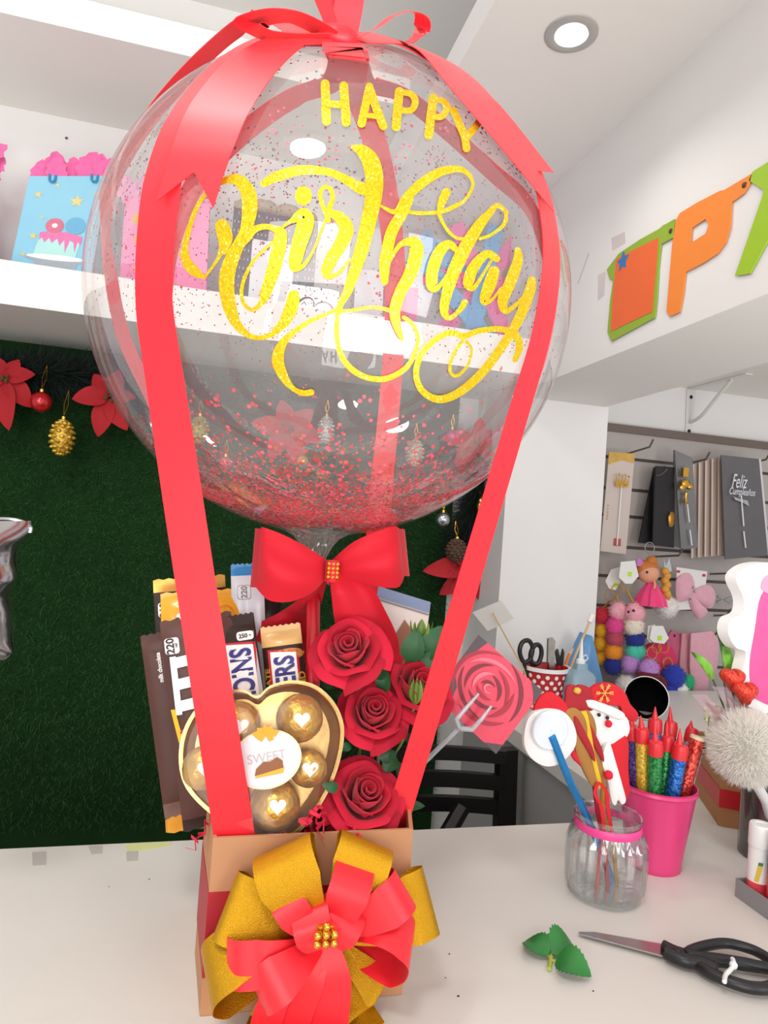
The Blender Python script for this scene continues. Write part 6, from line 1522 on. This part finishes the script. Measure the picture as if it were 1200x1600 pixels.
# pale pink bow on card
yb_ = 1.85
t_ = thing('bow_card', 'white card with a big pale pink chiffon bow under the upper right hook', 'hair bow', at(1080, 952, y=yb_), 'hair accessory packs on the slat wall')
panel(t_, 'card', [(1057, 886), (1105, 893), (1099, 952), (1058, 953)], yb_, mat('tag_white', '#e2dfdb'), .0015)
CHIF = mat('pink_chiffon', '#dca4b2', .7, var=.10, sheen=.3, scale=50, bump=.2)
for nm, pts in (('bow_wing', [(1060, 902), (1078, 896), (1086, 918), (1080, 934), (1060, 940), (1056, 920)]), ('bow_wing', [(1086, 922), (1108, 914), (1118, 930), (1112, 950), (1096, 944), (1084, 936)]), ('bow_end', [(1082, 930), (1096, 944), (1106, 956), (1094, 968), (1084, 958), (1078, 940)])):
    b = MB().puff(smooth_path([at(*p, y=yb_ - .006) for p in pts], 4, True), (0, .005, 0), (0, -.012, 0), 4); obj(nm, b, CHIF, t_)
b = MB()
for q in ((1084, 918), (1086, 924), (1080, 936), (1078, 940)): b.sphere(at(*q, y=yb_ - .020), .004, 8)
obj('silver_beads', b, STEEL, t_)
b = MB()
for q in ((1060, 893), (1100, 899)): b.box(at(*q, y=yb_ - .001), (.012, .0006, .008))
obj('red_print', b, INK_RED, t_, smooth=False)
# pink lace packs below
LACE = mat('pink_lace', '#d8a0ac', .75, var=.12, scale=120, bump=.5); ROSEB = mat('rose_fabric', '#c05a7c', .7, var=.2, scale=40)
for lab, pts, y_, m in (('pale pink lace headband pack, foremost in the lower right row', [(1080, 990), (1112, 986), (1124, 1000), (1120, 1052), (1108, 1056), (1104, 1090), (1084, 1088), (1078, 1040)], 1.835, LACE), ('pink fabric pack just left behind the lace pack', [(1066, 990), (1082, 988), (1090, 1088), (1068, 1085), (1062, 1040)], 1.86, mat('pink_pack', '#cf8c98', .6, var=.12, scale=30)),
                        ('rose pink bow pack left of the lace packs behind the coin purse', [(1042, 996), (1050, 985), (1064, 990), (1068, 1012), (1064, 1050), (1048, 1030), (1042, 1012)], 1.875, ROSEB)):
    t_ = thing('hair_pack', lab, 'hair accessory', at(*pts[-1], y=y_), 'hair accessory packs on the slat wall')
    b = MB().puff([at(*p, y=y_) for p in pts], (0, .006, 0), (0, -.008, 0), 4); obj('fabric', b, m, t_)
t_ = thing('jewelry_pack', 'clear bag with a silver bow clip and teal flower near the foam sign', 'jewelry', at(1125, 950, y=1.87)); panel(t_, 'clear_bag', [(1112, 905), (1150, 905), (1150, 955), (1112, 950)], 1.87, CLEAR_BAG, .001)
b = MB(); c = at(1131, 937, y=1.872); 
for a in (.5, 2.6, 3.6, 5.8): b.tube([c, c + np.array([.03 * math.cos(a), 0, .02 * math.sin(a)])], .003, 6)
obj('silver_clip', b, STEEL, t_); b = MB()
for k in range(6): b.sphere(at(1150, 938, y=1.868) + .008 * np.array([math.cos(k * 1.05), 0, math.sin(k * 1.05)]), .007, 8, sc=(1, .4, 1))
obj('teal_flower', b, mat('teal_enamel', '#4a8a94', .4), t_)
t_ = thing('earring_card', 'grey clear pack with two dark red heart curves low on the slat wall', 'jewelry', at(1060, 1165, y=1.86)); panel(t_, 'backing', [(1042, 1092), (1088, 1090), (1084, 1172), (1040, 1172)], 1.86, mat('grey_backing', '#a8a4a0', .5, var=.04), .002)
b = MB().tube(smooth_path([at(*p, y=1.855) for p in ((1052, 1106), (1055, 1100), (1060, 1099), (1064, 1104), (1068, 1099), (1074, 1099), (1078, 1106))], 5), .0028, 6); obj('heart_curve', b, mat('maroon_metal', '#5a2226', .4, .4), t_)
b = MB().tube([at(1056, 1107, y=1.855), at(1067, 1111, y=1.855)], .0032, 6); obj('dark_bar', b, BLACK_PL, t_)
t_ = thing('plastic_pack', 'small navy pack low on the slat wall behind the cellophane', 'pack', at(1098, 1098, y=1.88)); panel(t_, 'card', [(1088, 1087), (1108, 1088), (1110, 1098), (1089, 1097)], 1.88, mat('navy_card', '#22304e', .4), .003)

# ================================================================== letter banner on the beam
BX = XP - .004
def bpoly(pts, dx=0.0): return [at(*p, x=BX + dx) for p in pts]
bn = thing('letter_banner', 'party banner of linked green and orange card letters on the white beam', 'banner', at(1000, 500, x=BX))
LIME = mat('lime_card', '#9cc21e', .45, var=.04); OLIVE = mat('leaf_green_card', '#8fae2e', .45, var=.05); ORG = mat('orange_card', '#f08830', .45, var=.04)
b = MB().prism(bpoly([(1054, 342), (1052, 371), (1033, 381), (1029, 417), (1026, 470), (1023, 496), (955, 533), (949, 519), (953, 470), (958, 437), (952, 435), (948, 421), (967, 396), (1000, 374), (1029, 358), (1036, 352), (1042, 349)]), (.002, 0, 0)); obj('picture_card', b, OLIVE, bn, smooth=False)
b = MB().prism(bpoly([(963, 404), (1029, 371), (1024, 430), (1019, 487), (954, 518), (957, 462)], -.0008), (.0006, 0, 0)); obj('orange_panel', b, mat('deep_orange_print', '#e8662a', .45, var=.04), bn, smooth=False)
c = at(973, 408, x=BX - .0015); b = MB(); b.prism([c + EY * -x * 1.0 + EZ * z for x, z in star(.022, .011, 5)], (.0006, 0, 0)); obj('blue_star', b, mat('blue_print', '#2a72b0', .45), bn, smooth=False)
PO = [(1056, 344), (1062, 333), (1090, 316), (1125, 298), (1131, 297), (1175, 271), (1170, 290), (1162, 302), (1143, 316), (1141, 354), (1134, 378), (1121, 396), (1098, 411), (1071, 425), (1068, 455), (1062, 487), (1052, 492), (1046, 494), (1041, 487), (1045, 440), (1050, 383)]
HL = [(1081, 356), (1079, 380), (1102, 365), (1107, 352), (1102, 342)]
PO_ = PO[:2] + [PO[2]] + [(1102, 342), (1107, 352), (1102, 365), (1079, 380), (1081, 356), (1102, 342)] + [PO[2]] + PO[3:]
def holed(mb, outer, hole, back):
    me = bmesh.new(); o = [me.verts.new(p) for p in outer]; h = [me.verts.new(p) for p in hole]
    ed = [me.edges.new((o[i], o[(i + 1) % len(o)])) for i in range(len(o))] + [me.edges.new((h[i], h[(i + 1) % len(h)])) for i in range(len(h))]
    bmesh.ops.triangle_fill(me, edges=ed, use_beauty=True); me.verts.index_update()
    vs = [np.array(v.co) for v in me.verts]; fs = [tuple(v.index for v in f.verts) for f in me.faces]; me.free()
    bk = np.asarray(back, float); n = len(vs); k = mb.add(vs, fs); mb.add([v + bk for v in vs], [f[::-1] for f in fs])
    for lo, m_ in ((0, len(outer)), (len(outer), len(hole))):
        for i in range(m_): a, c_ = k + lo + i, k + lo + (i + 1) % m_; mb.f.append((a, c_, c_ + n, a + n)); mb.m.append(0)
b = MB(); holed(b, bpoly(PO), bpoly(HL), (.002, 0, 0)); obj('letter_P_card', b, ORG, bn, smooth=False)
b = MB(); holed(b, bpoly([(1170, 282), (1176, 268), (1200, 253), (1230, 232), (1262, 214), (1266, 240), (1290, 330), (1262, 352), (1240, 352), (1205, 366), (1172, 427), (1148, 431), (1190, 310), (1193, 297)]), bpoly([(1214, 330), (1236, 322), (1226, 290)]), (.002, 0, 0)); obj('letter_A_card', b, LIME, bn, smooth=False)
for q in ((1048, 361), (1163, 289)):
    b = MB().lathe([(.0005, .002), (.004, .0015), (.0048, 0)], at(*q, x=BX - .0004), 12, axis=(-1, 0, 0)); obj('rivet', b, mat('brown_rivet', '#5a3a22', .4, .4), bn)
b = MB().tube([at(903, 443, x=XP - .001), at(920, 396, x=XP - .001)], .0009, 5); tag(obj('thread', b, mat('grey_thread', '#b0aca8', .6)), 'thin loose thread on the beam left of the banner', 'thread')
b = MB().prism([at(*p, x=XP - .0006) for p in ((955, 372), (976, 362), (977, 380), (957, 392))], (.0005, 0, 0)); tag(obj('clear_tape', b, film('tape_film', (.97, .95, .95), gloss=.02, edge=.2, haze=.05, hazecol=(.85, .8, .8)), None, False), 'clear tape strip stuck above the picture card of the banner', 'tape')
b = MB().prism([at(*p, x=XP - .0006) for p in ((934, 430), (946, 424), (944, 462), (934, 470))], (.0005, 0, 0)); tag(obj('clear_tape', b, MATS['tape_film'], None, False), 'clear tape strip left of the picture card of the banner', 'tape')

# ================================================================== gifts on the shelf
def giftbag(name, lab, pts, y, dp, m, tissue=None, group='gift bags on the shelf'):
    P = quad(pts, y); P = [P[0], P[1], np.array([P[2][0], y, ZL1 + .0005]), np.array([P[3][0], y, ZL1 + .0005])]
    t = thing(name, lab, 'gift bag', (P[2] + P[3]) / 2 + [0, dp / 2, 0], group)
    b_ = MB(); fr = P; bk = [p + np.array([0, dp, 0]) for p in P]
    b_.add(fr + bk, [(0, 1, 2, 3), (5, 4, 7, 6), (0, 3, 7, 4), (1, 5, 6, 2), (3, 2, 6, 7)]); 
    ins = [p + (np.mean(fr + bk, 0) - p) * np.array([.02, .04, 0]) for p in (fr[0], fr[1], bk[1], bk[0])]
    b_.add([fr[0], fr[1], bk[1], bk[0]] + [q - EZ * .03 for q in ins], [(0, 1, 5, 4), (1, 2, 6, 5), (2, 3, 7, 6), (3, 0, 4, 7), (4, 5, 6, 7)])
    obj('paper_bag', b_, m, t, smooth=False)
    if tissue:
        b_ = MB(); random.seed(int(pts[0][0]) + 3); W_ = P[1] - P[0]
        for k in range(13):
            s = random.uniform(.06, .94); p = P[0] + W_ * s + np.array([0, random.uniform(.2, .8) * dp, -.025]); L_ = random.uniform(.085, .115); out = (s - .5) * .5
            d = unit(np.array([out + random.uniform(-.2, .2), random.uniform(-.2, .2), 1])); leaf_mesh(p, p + d * L_, random.uniform(.045, .065), (random.uniform(-.5, .5), -1, .2), .10, .12, 8, b_)
        obj('tissue_paper', b_, tissue, t); random.seed(7)
    return t, P
TISS = mat('pink_tissue', '#ee6aa8', .7, var=.15, scale=25, trans=.0, sheen=.2)
yb2 = 1.79
t_, P = giftbag('gift_bag', 'light blue gift bag printed with a drip cake and doughnuts, pink tissue on top', [(46, 275), (168, 275), (140, 440), (12, 420)], yb2, .085, mat('sky_blue_paper', '#80bed6', .4, var=.04), TISS)
TS = [.86]
def on(P, s, t, e=.0008): return lerp4(P, s, t * TS[0]) + np.array([0, -e, 0])
def onp(P, pts, mi, mb, e): mb.add([on(P, s, t, e) for s, t in pts], [tuple(range(len(pts)))], mi)
asp = np.linalg.norm(P[1] - P[0]) / np.linalg.norm(P[0] - P[3])
def cir(s, t, r, n=20, ry=1.0): return [(s + r * math.cos(2 * math.pi * k / n), t + r * asp * ry * math.sin(2 * math.pi * k / n)) for k in range(n)]
b = MB()
for s, t, r in ((.16, .20, .06), (.66, .26, .10), (.90, .18, .05), (.20, .64, .06), (.38, .10, .035), (.12, .84, .04), (.26, .44, .03)): onp(P, [(s + x, t - y * asp) for x, y in star(r, r * .42)], 0, b, .0008)
STAR_M = mat('gold_star_print', '#b8a86a', .4, .4, var=.15)
b.m = [7] * len(b.m); onp(P, [(.28, .62), (.80, .63), (.76, .84), (.24, .84)], 0, b, .0008); onp(P, [(.27, .60), (.40, .575), (.66, .58), (.81, .62), (.80, .70), (.76, .67), (.74, .78), (.71, .68), (.66, .66), (.62, .79), (.59, .66), (.54, .72), (.50, .65), (.44, .70), (.40, .65), (.35, .70), (.31, .65), (.28, .68)], 1, b, .0012)
onp(P, cir(.52, .86, .38, 28, .16), 2, b, .0010); onp(P, cir(.52, .845, .36, 28, .12), 3, b, .0011); onp(P, [(.26, .88), (.80, .88), (.78, .97), (.28, .97)], 2, b, .0009)
onp(P, cir(.44, .52, .115), 4, b, .0014); onp(P, cir(.44, .52, .035), 3, b, .0017); onp(P, cir(.70, .51, .13), 5, b, .0015); onp(P, cir(.70, .51, .03), 6, b, .0018)
onp(P, [(.28, .64), (.80, .64), (.76, .83), (.25, .83)], 0, b, .0009)
obj('printed_picture', b, [mat('mint_print', '#a8d8d4', .4, var=.08), mat('pink_icing_print', '#d868a0', .4, var=.06), mat('stand_grey_print', '#9aa4ac', .4), mat('white_print', '#e4eaec', .4), mat('raspberry_doughnut_print', '#c8607c', .4, var=.2, scale=120), mat('blue_doughnut_print', '#58a4c8', .4, var=.06), mat('deep_blue_print', '#5aa0c4', .4), STAR_M], t_, smooth=False, fixn=False)
for s in (.30, .84):
    b = MB(); p = on(P, s, .0); b.tube(smooth_path([p + [-.008, -.002, .002], p + [-.006, -.004, -.014], p + [.004, -.004, -.014], p + [.006, -.002, .002]], 5), .0028, 6); obj('cord_handle', b, mat('blue_cord', '#2a8ab4', .6), t_)
TS[0] = 1.0
t_, P = giftbag('gift_bag', 'pink gift bag with yellow print partly behind the left red ribbon', [(196, 305), (328, 318), (322, 470), (186, 455)], 1.78, .08, mat('candy_pink_paper', '#ee86b4', .4, var=.05, scale=10), mat('pale_pink_tissue', '#f0a8cc', .7, var=.1, scale=25))
b = MB()
onp(P, cir(.18, .22, .09), 0, b, .0008); onp(P, [(.12, .4), (.24, .36), (.28, .6), (.2, .74), (.14, .72), (.2, .56)], 0, b, .0008); onp(P, cir(.60, .5, .07), 0, b, .0008); onp(P, [(0, .68), (.35, .6), (1, .66), (1, 1), (0, 1)], 1, b, .0006)
obj('printed_shapes', b, [mat('yellow_print', '#e8c038', .4), mat('magenta_print', '#e8559a', .4)], t_, smooth=False, fixn=False)
t_, P = giftbag('gift_bag', 'gift bag with rose tissue at the left edge of the photo', [(-120, 270), (-20, 270), (-36, 420), (-140, 408)], 1.80, .08, mat('rose_paper', '#e8a0c0', .4), TISS)
b = MB(); b2 = at(6, 238, y=1.83); leaf_mesh(at(-28, 268, y=1.83), at(10, 224, y=1.83), .05, (0, -1, .3), .1, .2, 8, b); leaf_mesh(at(-26, 268, y=1.83), at(8, 246, y=1.83), .05, (.2, -1, -.2), .1, .2, 8, b); obj('tissue_peak', b, TISS, t_)
# dark gift box with a white window and tan bow
yx = 1.80
Pq = [at(365, 330, y=yx), at(498, 342, y=yx)]
xa, xb_, ztp = Pq[0][0], Pq[1][0], (Pq[0][2] + Pq[1][2]) / 2
t_ = thing('gift_box', 'dark patterned gift box with a white window and tan bow on the shelf', 'gift box', ((xa + xb_) / 2, yx + .05, ZL1))
b = MB().bb((xa, yx, ZL1 + .0005), (xb_, yx + .11, ztp)); obj('dark_box', b, mat('aubergine_card', '#322c3a', .5, var=.08), t_, smooth=False)
b = MB().bb((xa + (xb_ - xa) * .24, yx - .0015, ZL1 + .012), (xa + (xb_ - xa) * .74, yx, ZL1 + (ztp - ZL1) * .74)); obj('white_window', b, mat('window_white', '#e6e4e6', .3, var=.03), t_, smooth=False)
b = MB(); W_ = xb_ - xa; Hh = ztp - ZL1
for j in range(12):
    for i in range(22):
        s = (i + .5) / 22; z = ZL1 + Hh * (j + .5) / 12
        if .22 < s < .76 and z < ZL1 + Hh * .77: continue
        if random.random() < .2: continue
        b.box((xa + W_ * s, yx - .0004, z), (.0018, .0008, .006))
obj('printed_ticks', b, mat('tick_print', '#cfc8d0', .5), t_, smooth=False, kind='stuff')
b = MB()
for dx, w_, zz in ((-.075, .06, .006), (.075, .06, .006), (-.03, .055, .014), (.035, .055, .014), (0, .04, .01)): b.sphere((((xa + xb_) / 2) + dx, yx + .045, ztp + .020 + zz), w_ * .6, 14, sc=(1.1, .7, .62), noise=.08)
obj('tan_bow', b, mat('tan_tulle', '#b09c84', .8, var=.2, scale=30), t_)
# small pink gifts and a pink and blue paper star
def smallbag(lab, pts, y, m, dp=.05):
    return giftbag('gift_bag', lab, pts, y, dp, m)
smallbag('small magenta bag behind the middle of the balloon lettering', [(604, 446), (654, 450), (650, 520), (600, 516)], 1.80, mat('magenta_bag', '#e04a8c', .4, var=.08))
smallbag('small white bag left of the magenta one behind the balloon', [(556, 420), (600, 424), (598, 515), (552, 510)], 1.82, mat('white_reflection', '#e2dfe2', .4, var=.03))  # bag shape added where a white reflection shows on the balloon
b = MB(); c = at(520, 452, y=1.80); rr = c[2] - ZL1; b.sphere((c[0], 1.80, ZL1 + max(.02, min(rr, .035))), max(.02, min(rr, .035)), 18); tag(obj('pink_ball', b, mat('pink_gloss', '#e878b0', .3)), 'small pink ball on the shelf right of the dark gift box', 'ball')
ps = thing('paper_star', 'pink and blue criss-cross paper star leaning on the shelf behind the balloon', 'paper star', at(745, 455, y=1.84))
PK = mat('pink_paper', '#e0509a', .5, var=.05); BLP = mat('blue_paper', '#4a9cd0', .5, var=.05)
for k, (p, q, m_) in enumerate((((658, 368), (842, 545), BLP), ((690, 520), (812, 372), PK), ((660, 430), (838, 452), PK), ((700, 345), (700, 345), None), ((712, 350), (800, 552), PK), ((655, 400), (770, 540), BLP), ((776, 352), (735, 545), BLP))):
    if m_ is None: continue
    a_, c_ = at(*p, y=1.83 - .004 * k), at(*q, y=1.83 - .004 * k); d = unit(c_ - a_); s = unit(np.cross(d, EY)) * .024
    for e_ in (a_, c_):
        pass
    a_[2] = max(a_[2], ZL1 + .03); c_[2] = max(c_[2], ZL1 + .03)
    b = MB().prism([a_ - s, a_ + s, c_ + s, c_ - s], (0, .003, 0)); obj('paper_strip', b, m_, ps, smooth=False)
# speck on the wall above the bag
b = MB().sphere((at(104, 216, y=YW)[0], YW - .001, at(104, 216, y=YW)[2]), .004, 10, sc=(1, .3, 1)); tag(obj('wall_nail', b, mat('nail', '#5a5652', .5)), 'small nail in the white wall above the blue gift bag', 'nail')

# ================================================================== garland under the shelf
YG = YW - .075
gpx = [(-120, 580), (0, 585), (100, 585), (200, 600), (320, 625), (450, 645), (580, 660), (680, 690), (745, 720), (748, 770), (728, 830), (716, 890)]
gp = smooth_path([at(*p, y=YG) for p in gpx], 10)
gl = thing('garland', 'dark green pine garland hung under the shelf along the grass wall', 'garland', (gp[0] + gp[-1]) / 2)
b = MB().tube(gp, .004, 6); obj('wire', b, mat('garland_wire', '#2a2a22', .7), gl)
nb = 24000; ii = rng.uniform(0, len(gp) - 1.001, nb); G = np.array(gp); k0 = ii.astype(int); fr_ = (ii - k0)[:, None]
pp = G[k0] * (1 - fr_) + G[k0 + 1] * fr_; tg = np.array([unit(G[k + 1] - G[k]) for k in k0])
dd = rng.normal(size=(nb, 3)); dd[:, 1] *= .55; dd = dd / np.linalg.norm(dd, axis=1)[:, None] + tg * .4; L = rng.uniform(.045, .095, nb)[:, None]
qq = pp + dd * L; qq[:, 1] = np.minimum(qq[:, 1], YW - .02); qq[:, 2] = np.minimum(qq[:, 2], ZL0 - .004); pp[:, 2] = np.minimum(pp[:, 2], ZL0 - .006)
sd = np.cross(dd, rng.normal(size=(nb, 3))); sd = sd / np.linalg.norm(sd, axis=1)[:, None] * .0017
vv = np.stack([pp - sd, pp + sd, qq], 1).reshape(-1, 3)
m_ = MB(); m_.v = [tuple(p) for p in vv]; m_.f = [(3 * i, 3 * i + 1, 3 * i + 2) for i in range(nb)]; m_.m = list(rng.integers(0, 2, nb))
obj('needles', m_, [mat('pine_needle', '#101e17', .7, var=.3), mat('pine_needle_blue', '#1a2c25', .7, var=.3)], gl, smooth=False, kind='stuff', fixn=False)
POIN = mat('poinsettia_velvet', '#b40c1a', .75, var=.08, scale=30, sheen=.25)
def poinsettia(lab, c_px, tips, y, w_=.055):
    c = at(*c_px, y=y); t = thing('poinsettia', lab, 'artificial flower', c, 'red poinsettias on the garland')
    for k, tp in enumerate(tips):
        q = at(*tp, y=y - .012 + .010 * (k % 2)); ln = np.linalg.norm(q - c)
        obj('petal', leaf_mesh(c + (q - c) * .04, q, min(w_, ln * .62), (random.uniform(-.3, .3), -1, random.uniform(0, .4)), .10, 0, 12), POIN, t)
    b_ = MB()
    for k in range(7): b_.sphere(c + np.array([random.gauss(0, .006), -.014, random.gauss(0, .006)]), .0038, 8)
    obj('flower_centre', b_, mat('olive_centre', '#4a4a1e', .6, var=.3), t)
poinsettia('red poinsettia at the left edge of the photo on the garland', (10, 592), [(54, 584), (48, 636), (12, 672), (-30, 650), (-44, 596), (-12, 556), (30, 562)], YG - .045)
poinsettia('red poinsettia on the garland touching the left outline of the balloon', (172, 622), [(112, 622), (152, 682), (198, 672), (212, 620), (186, 578), (146, 584)], YG - .045)
poinsettia('red poinsettia at the lower right end of the garland beside the pillar', (736, 882), [(662, 892), (688, 930), (756, 942), (802, 912), (776, 858), (742, 846), (700, 852)], YG - .02, .065)
poinsettia('red poinsettia on the garland seen through the lower balloon', (448, 672), [(392, 660), (420, 716), (470, 730), (508, 690), (490, 640), (440, 624)], YG - .045)
poinsettia('red poinsettia on the garland seen through the right side of the balloon', (742, 690), [(690, 684), (712, 728), (770, 724), (790, 684), (752, 652)], YG - .04)
def hang(c, top, m, r=.0009):
    return MB().tube([np.asarray(top), np.asarray(c)], r, 5)
def bauble(name, lab, px, py, rp, m, kind='ball', y=None, top=None, sc=(1, 1, 1)):
    y = y or YG - .05; c = at(px, py, y=y); r = size(rp, c); t = thing(name, lab, 'ornament', c - EZ * r * sc[2], 'ornaments on the garland')
    if kind == 'ball': b_ = MB().sphere(c, r, 24, sc=sc); obj('ball', b_, m, t)
    else:
        b_ = MB().sphere(c, r * .86, 20, sc=sc)
        for j in range(9):
            for i in range(9):
                th = math.pi * (j + .7) / 9.6; ph = 2 * math.pi * (i + .5 * (j % 2)) / 9; d = np.array([math.sin(th) * math.cos(ph), math.sin(th) * math.sin(ph), math.cos(th)])
                b_.sphere(c + d * r * .9 * np.array(sc), r * .22, 6, sc=(1, 1, .7), noise=.15)
        obj('cone', b_, m, t)
    tp = c + EZ * r * sc[2]; b_ = MB().lathe([(.006, -.002), (.006, .006), (.002, .008), (.001, .010)], tp, 12); obj('cap', b_, GOLD, t)
    b_ = MB(); q = tp + EZ * .045 if top is None else at(*top, y=y + .02); b_.tube([tp + EZ * .008, tp * .5 + q * .5 + EX * .005, q], .0009, 5); b_.tube([tp + EZ * .008, tp * .5 + q * .5 - EX * .005, q], .0009, 5); obj('hanging_loop', b_, GOLD, t)
    return t
GG = mat('gold_glitter', '#d0a030', .3, .7, scale=400, col2='#f0d060', bump=.8)
bauble('bauble', 'shiny red bauble left of the hanging gold cone', 64, 628, 16, mat('red_bauble', '#c81420', .2, .3, var=.03, coat=.6), top=(74, 570))
bauble('cone_ornament', 'gold glitter cone ornament hanging clear on the grass at left', 97, 684, 19, GG, 'cone', top=(108, 610), sc=(.95, .95, 1.55))
bauble('bauble', 'silver mirrored bauble just below the balloon at right', 692, 812, 12, mat('silver_mirror', '#c8ccd0', .12, .9, var=.2, scale=120))
bauble('pine_cone', 'brown pine cone hanging over the right poinsettia', 713, 860, 16, mat('brown_cone', '#5a4030', .7, var=.35, scale=60), 'cone', y=YG - .06, top=(712, 815), sc=(1, 1, 1.15))
bauble('cone_ornament', 'green-gold cone ornament seen through the balloon beside the left ribbon', 311, 672, 15, mat('green_gold_glitter', '#8a9a34', .35, .6, scale=400, col2='#d8b84a', bump=.8), 'cone', sc=(1, 1, 1.5))
bauble('cone_ornament', 'silver cone ornament seen through the middle of the balloon', 509, 672, 13, mat('silver_glitter', '#b8b4b0', .3, .6, scale=400, col2='#f0ece8', bump=.8), 'cone', sc=(1, 1, 1.7))
bauble('cone_ornament', 'copper-pink cone ornament seen through the balloon right of the back ribbon', 648, 708, 14, mat('copper_glitter', '#c89a84', .3, .6, scale=400, col2='#ecd8b8', bump=.8), 'cone', sc=(1, 1, 1.6))
bauble('bauble', 'pink-red bauble seen through the lower left of the balloon', 352, 724, 11, mat('pink_bauble', '#d8304e', .25, .3, coat=.5))
bauble('bauble', 'gold bauble seen through the balloon above the red bow', 472, 720, 12, mat('gold_bauble', '#d8a050', .2, .8))
bauble('bauble', 'pink bauble seen through the balloon right of the copper cone', 706, 682, 11, mat('rose_bauble', '#e0407a', .25, .3, coat=.5))
bauble('bauble', 'small gold drop ornament hanging at the garland end beside the pillar', 750, 792, 5, mat('gold_bauble', '#d8a050', .2, .8), top=(750, 768), sc=(1, 1, 1.8))

# ================================================================== silver foil balloon at the left edge
FOIL = mat('silver_foil', '#c4c4c6', .16, .95, var=.12, scale=18, bump=.5)
yfo = .86
fo = thing('foil_balloon', 'crumpled silver foil balloon cut off by the left edge of the photo', 'balloon', at(-30, 1030, y=yfo))
b = MB()
pf = [(818, 48), (828, 46), (850, 30), (880, 22), (905, 27), (935, 12), (960, 14), (985, 20), (1005, 16), (1022, 18), (1030, 8)]
nv_ = 40
def fcol(u, v):
    py = 814 + 216 * v; xr_ = np.interp(py, [p[0] for p in pf], [p[1] for p in pf]); xl2 = -110 + 8 * math.sin(v * 9)
    an = 2 * math.pi * u; c = (xr_ + xl2) / 2; h = (xr_ - xl2) / 2; p = at(c + h * math.cos(an), py, y=yfo)
    e = min(1, v * 7, (1 - v) * 9); p[1] += math.sin(an) * .05 * (.25 + .75 * e) + .003 * math.sin(u * 14 + v * 9) ; p[0] += .002 * math.sin(v * 22 + u * 6)
    return p
b.grid(fcol, 40, nv_); obj('foil_body', b, FOIL, fo)
b = MB(); P_ = smooth_path([at(*p, y=yfo) for p in ((-60, 816), (0, 812), (30, 815), (46, 824), (46, 832))], 6); b.tube(P_, .003, 8); obj('sealed_rim', b, FOIL, fo)
b = MB().tube([at(-40, 1028, y=yfo), np.array([at(-60, 1300, y=yfo)[0], yfo, TZ + .004])], .002, 6); obj('stand_rod', b, WHITE_PL, fo)
b = MB().lathe([(.001, .0), (.03, 0), (.03, .004), (.004, .008), (.001, .008)], (at(-60, 1300, y=yfo)[0], yfo, TZ + .0004), 24); obj('stand_foot', b, WHITE_PL, fo)
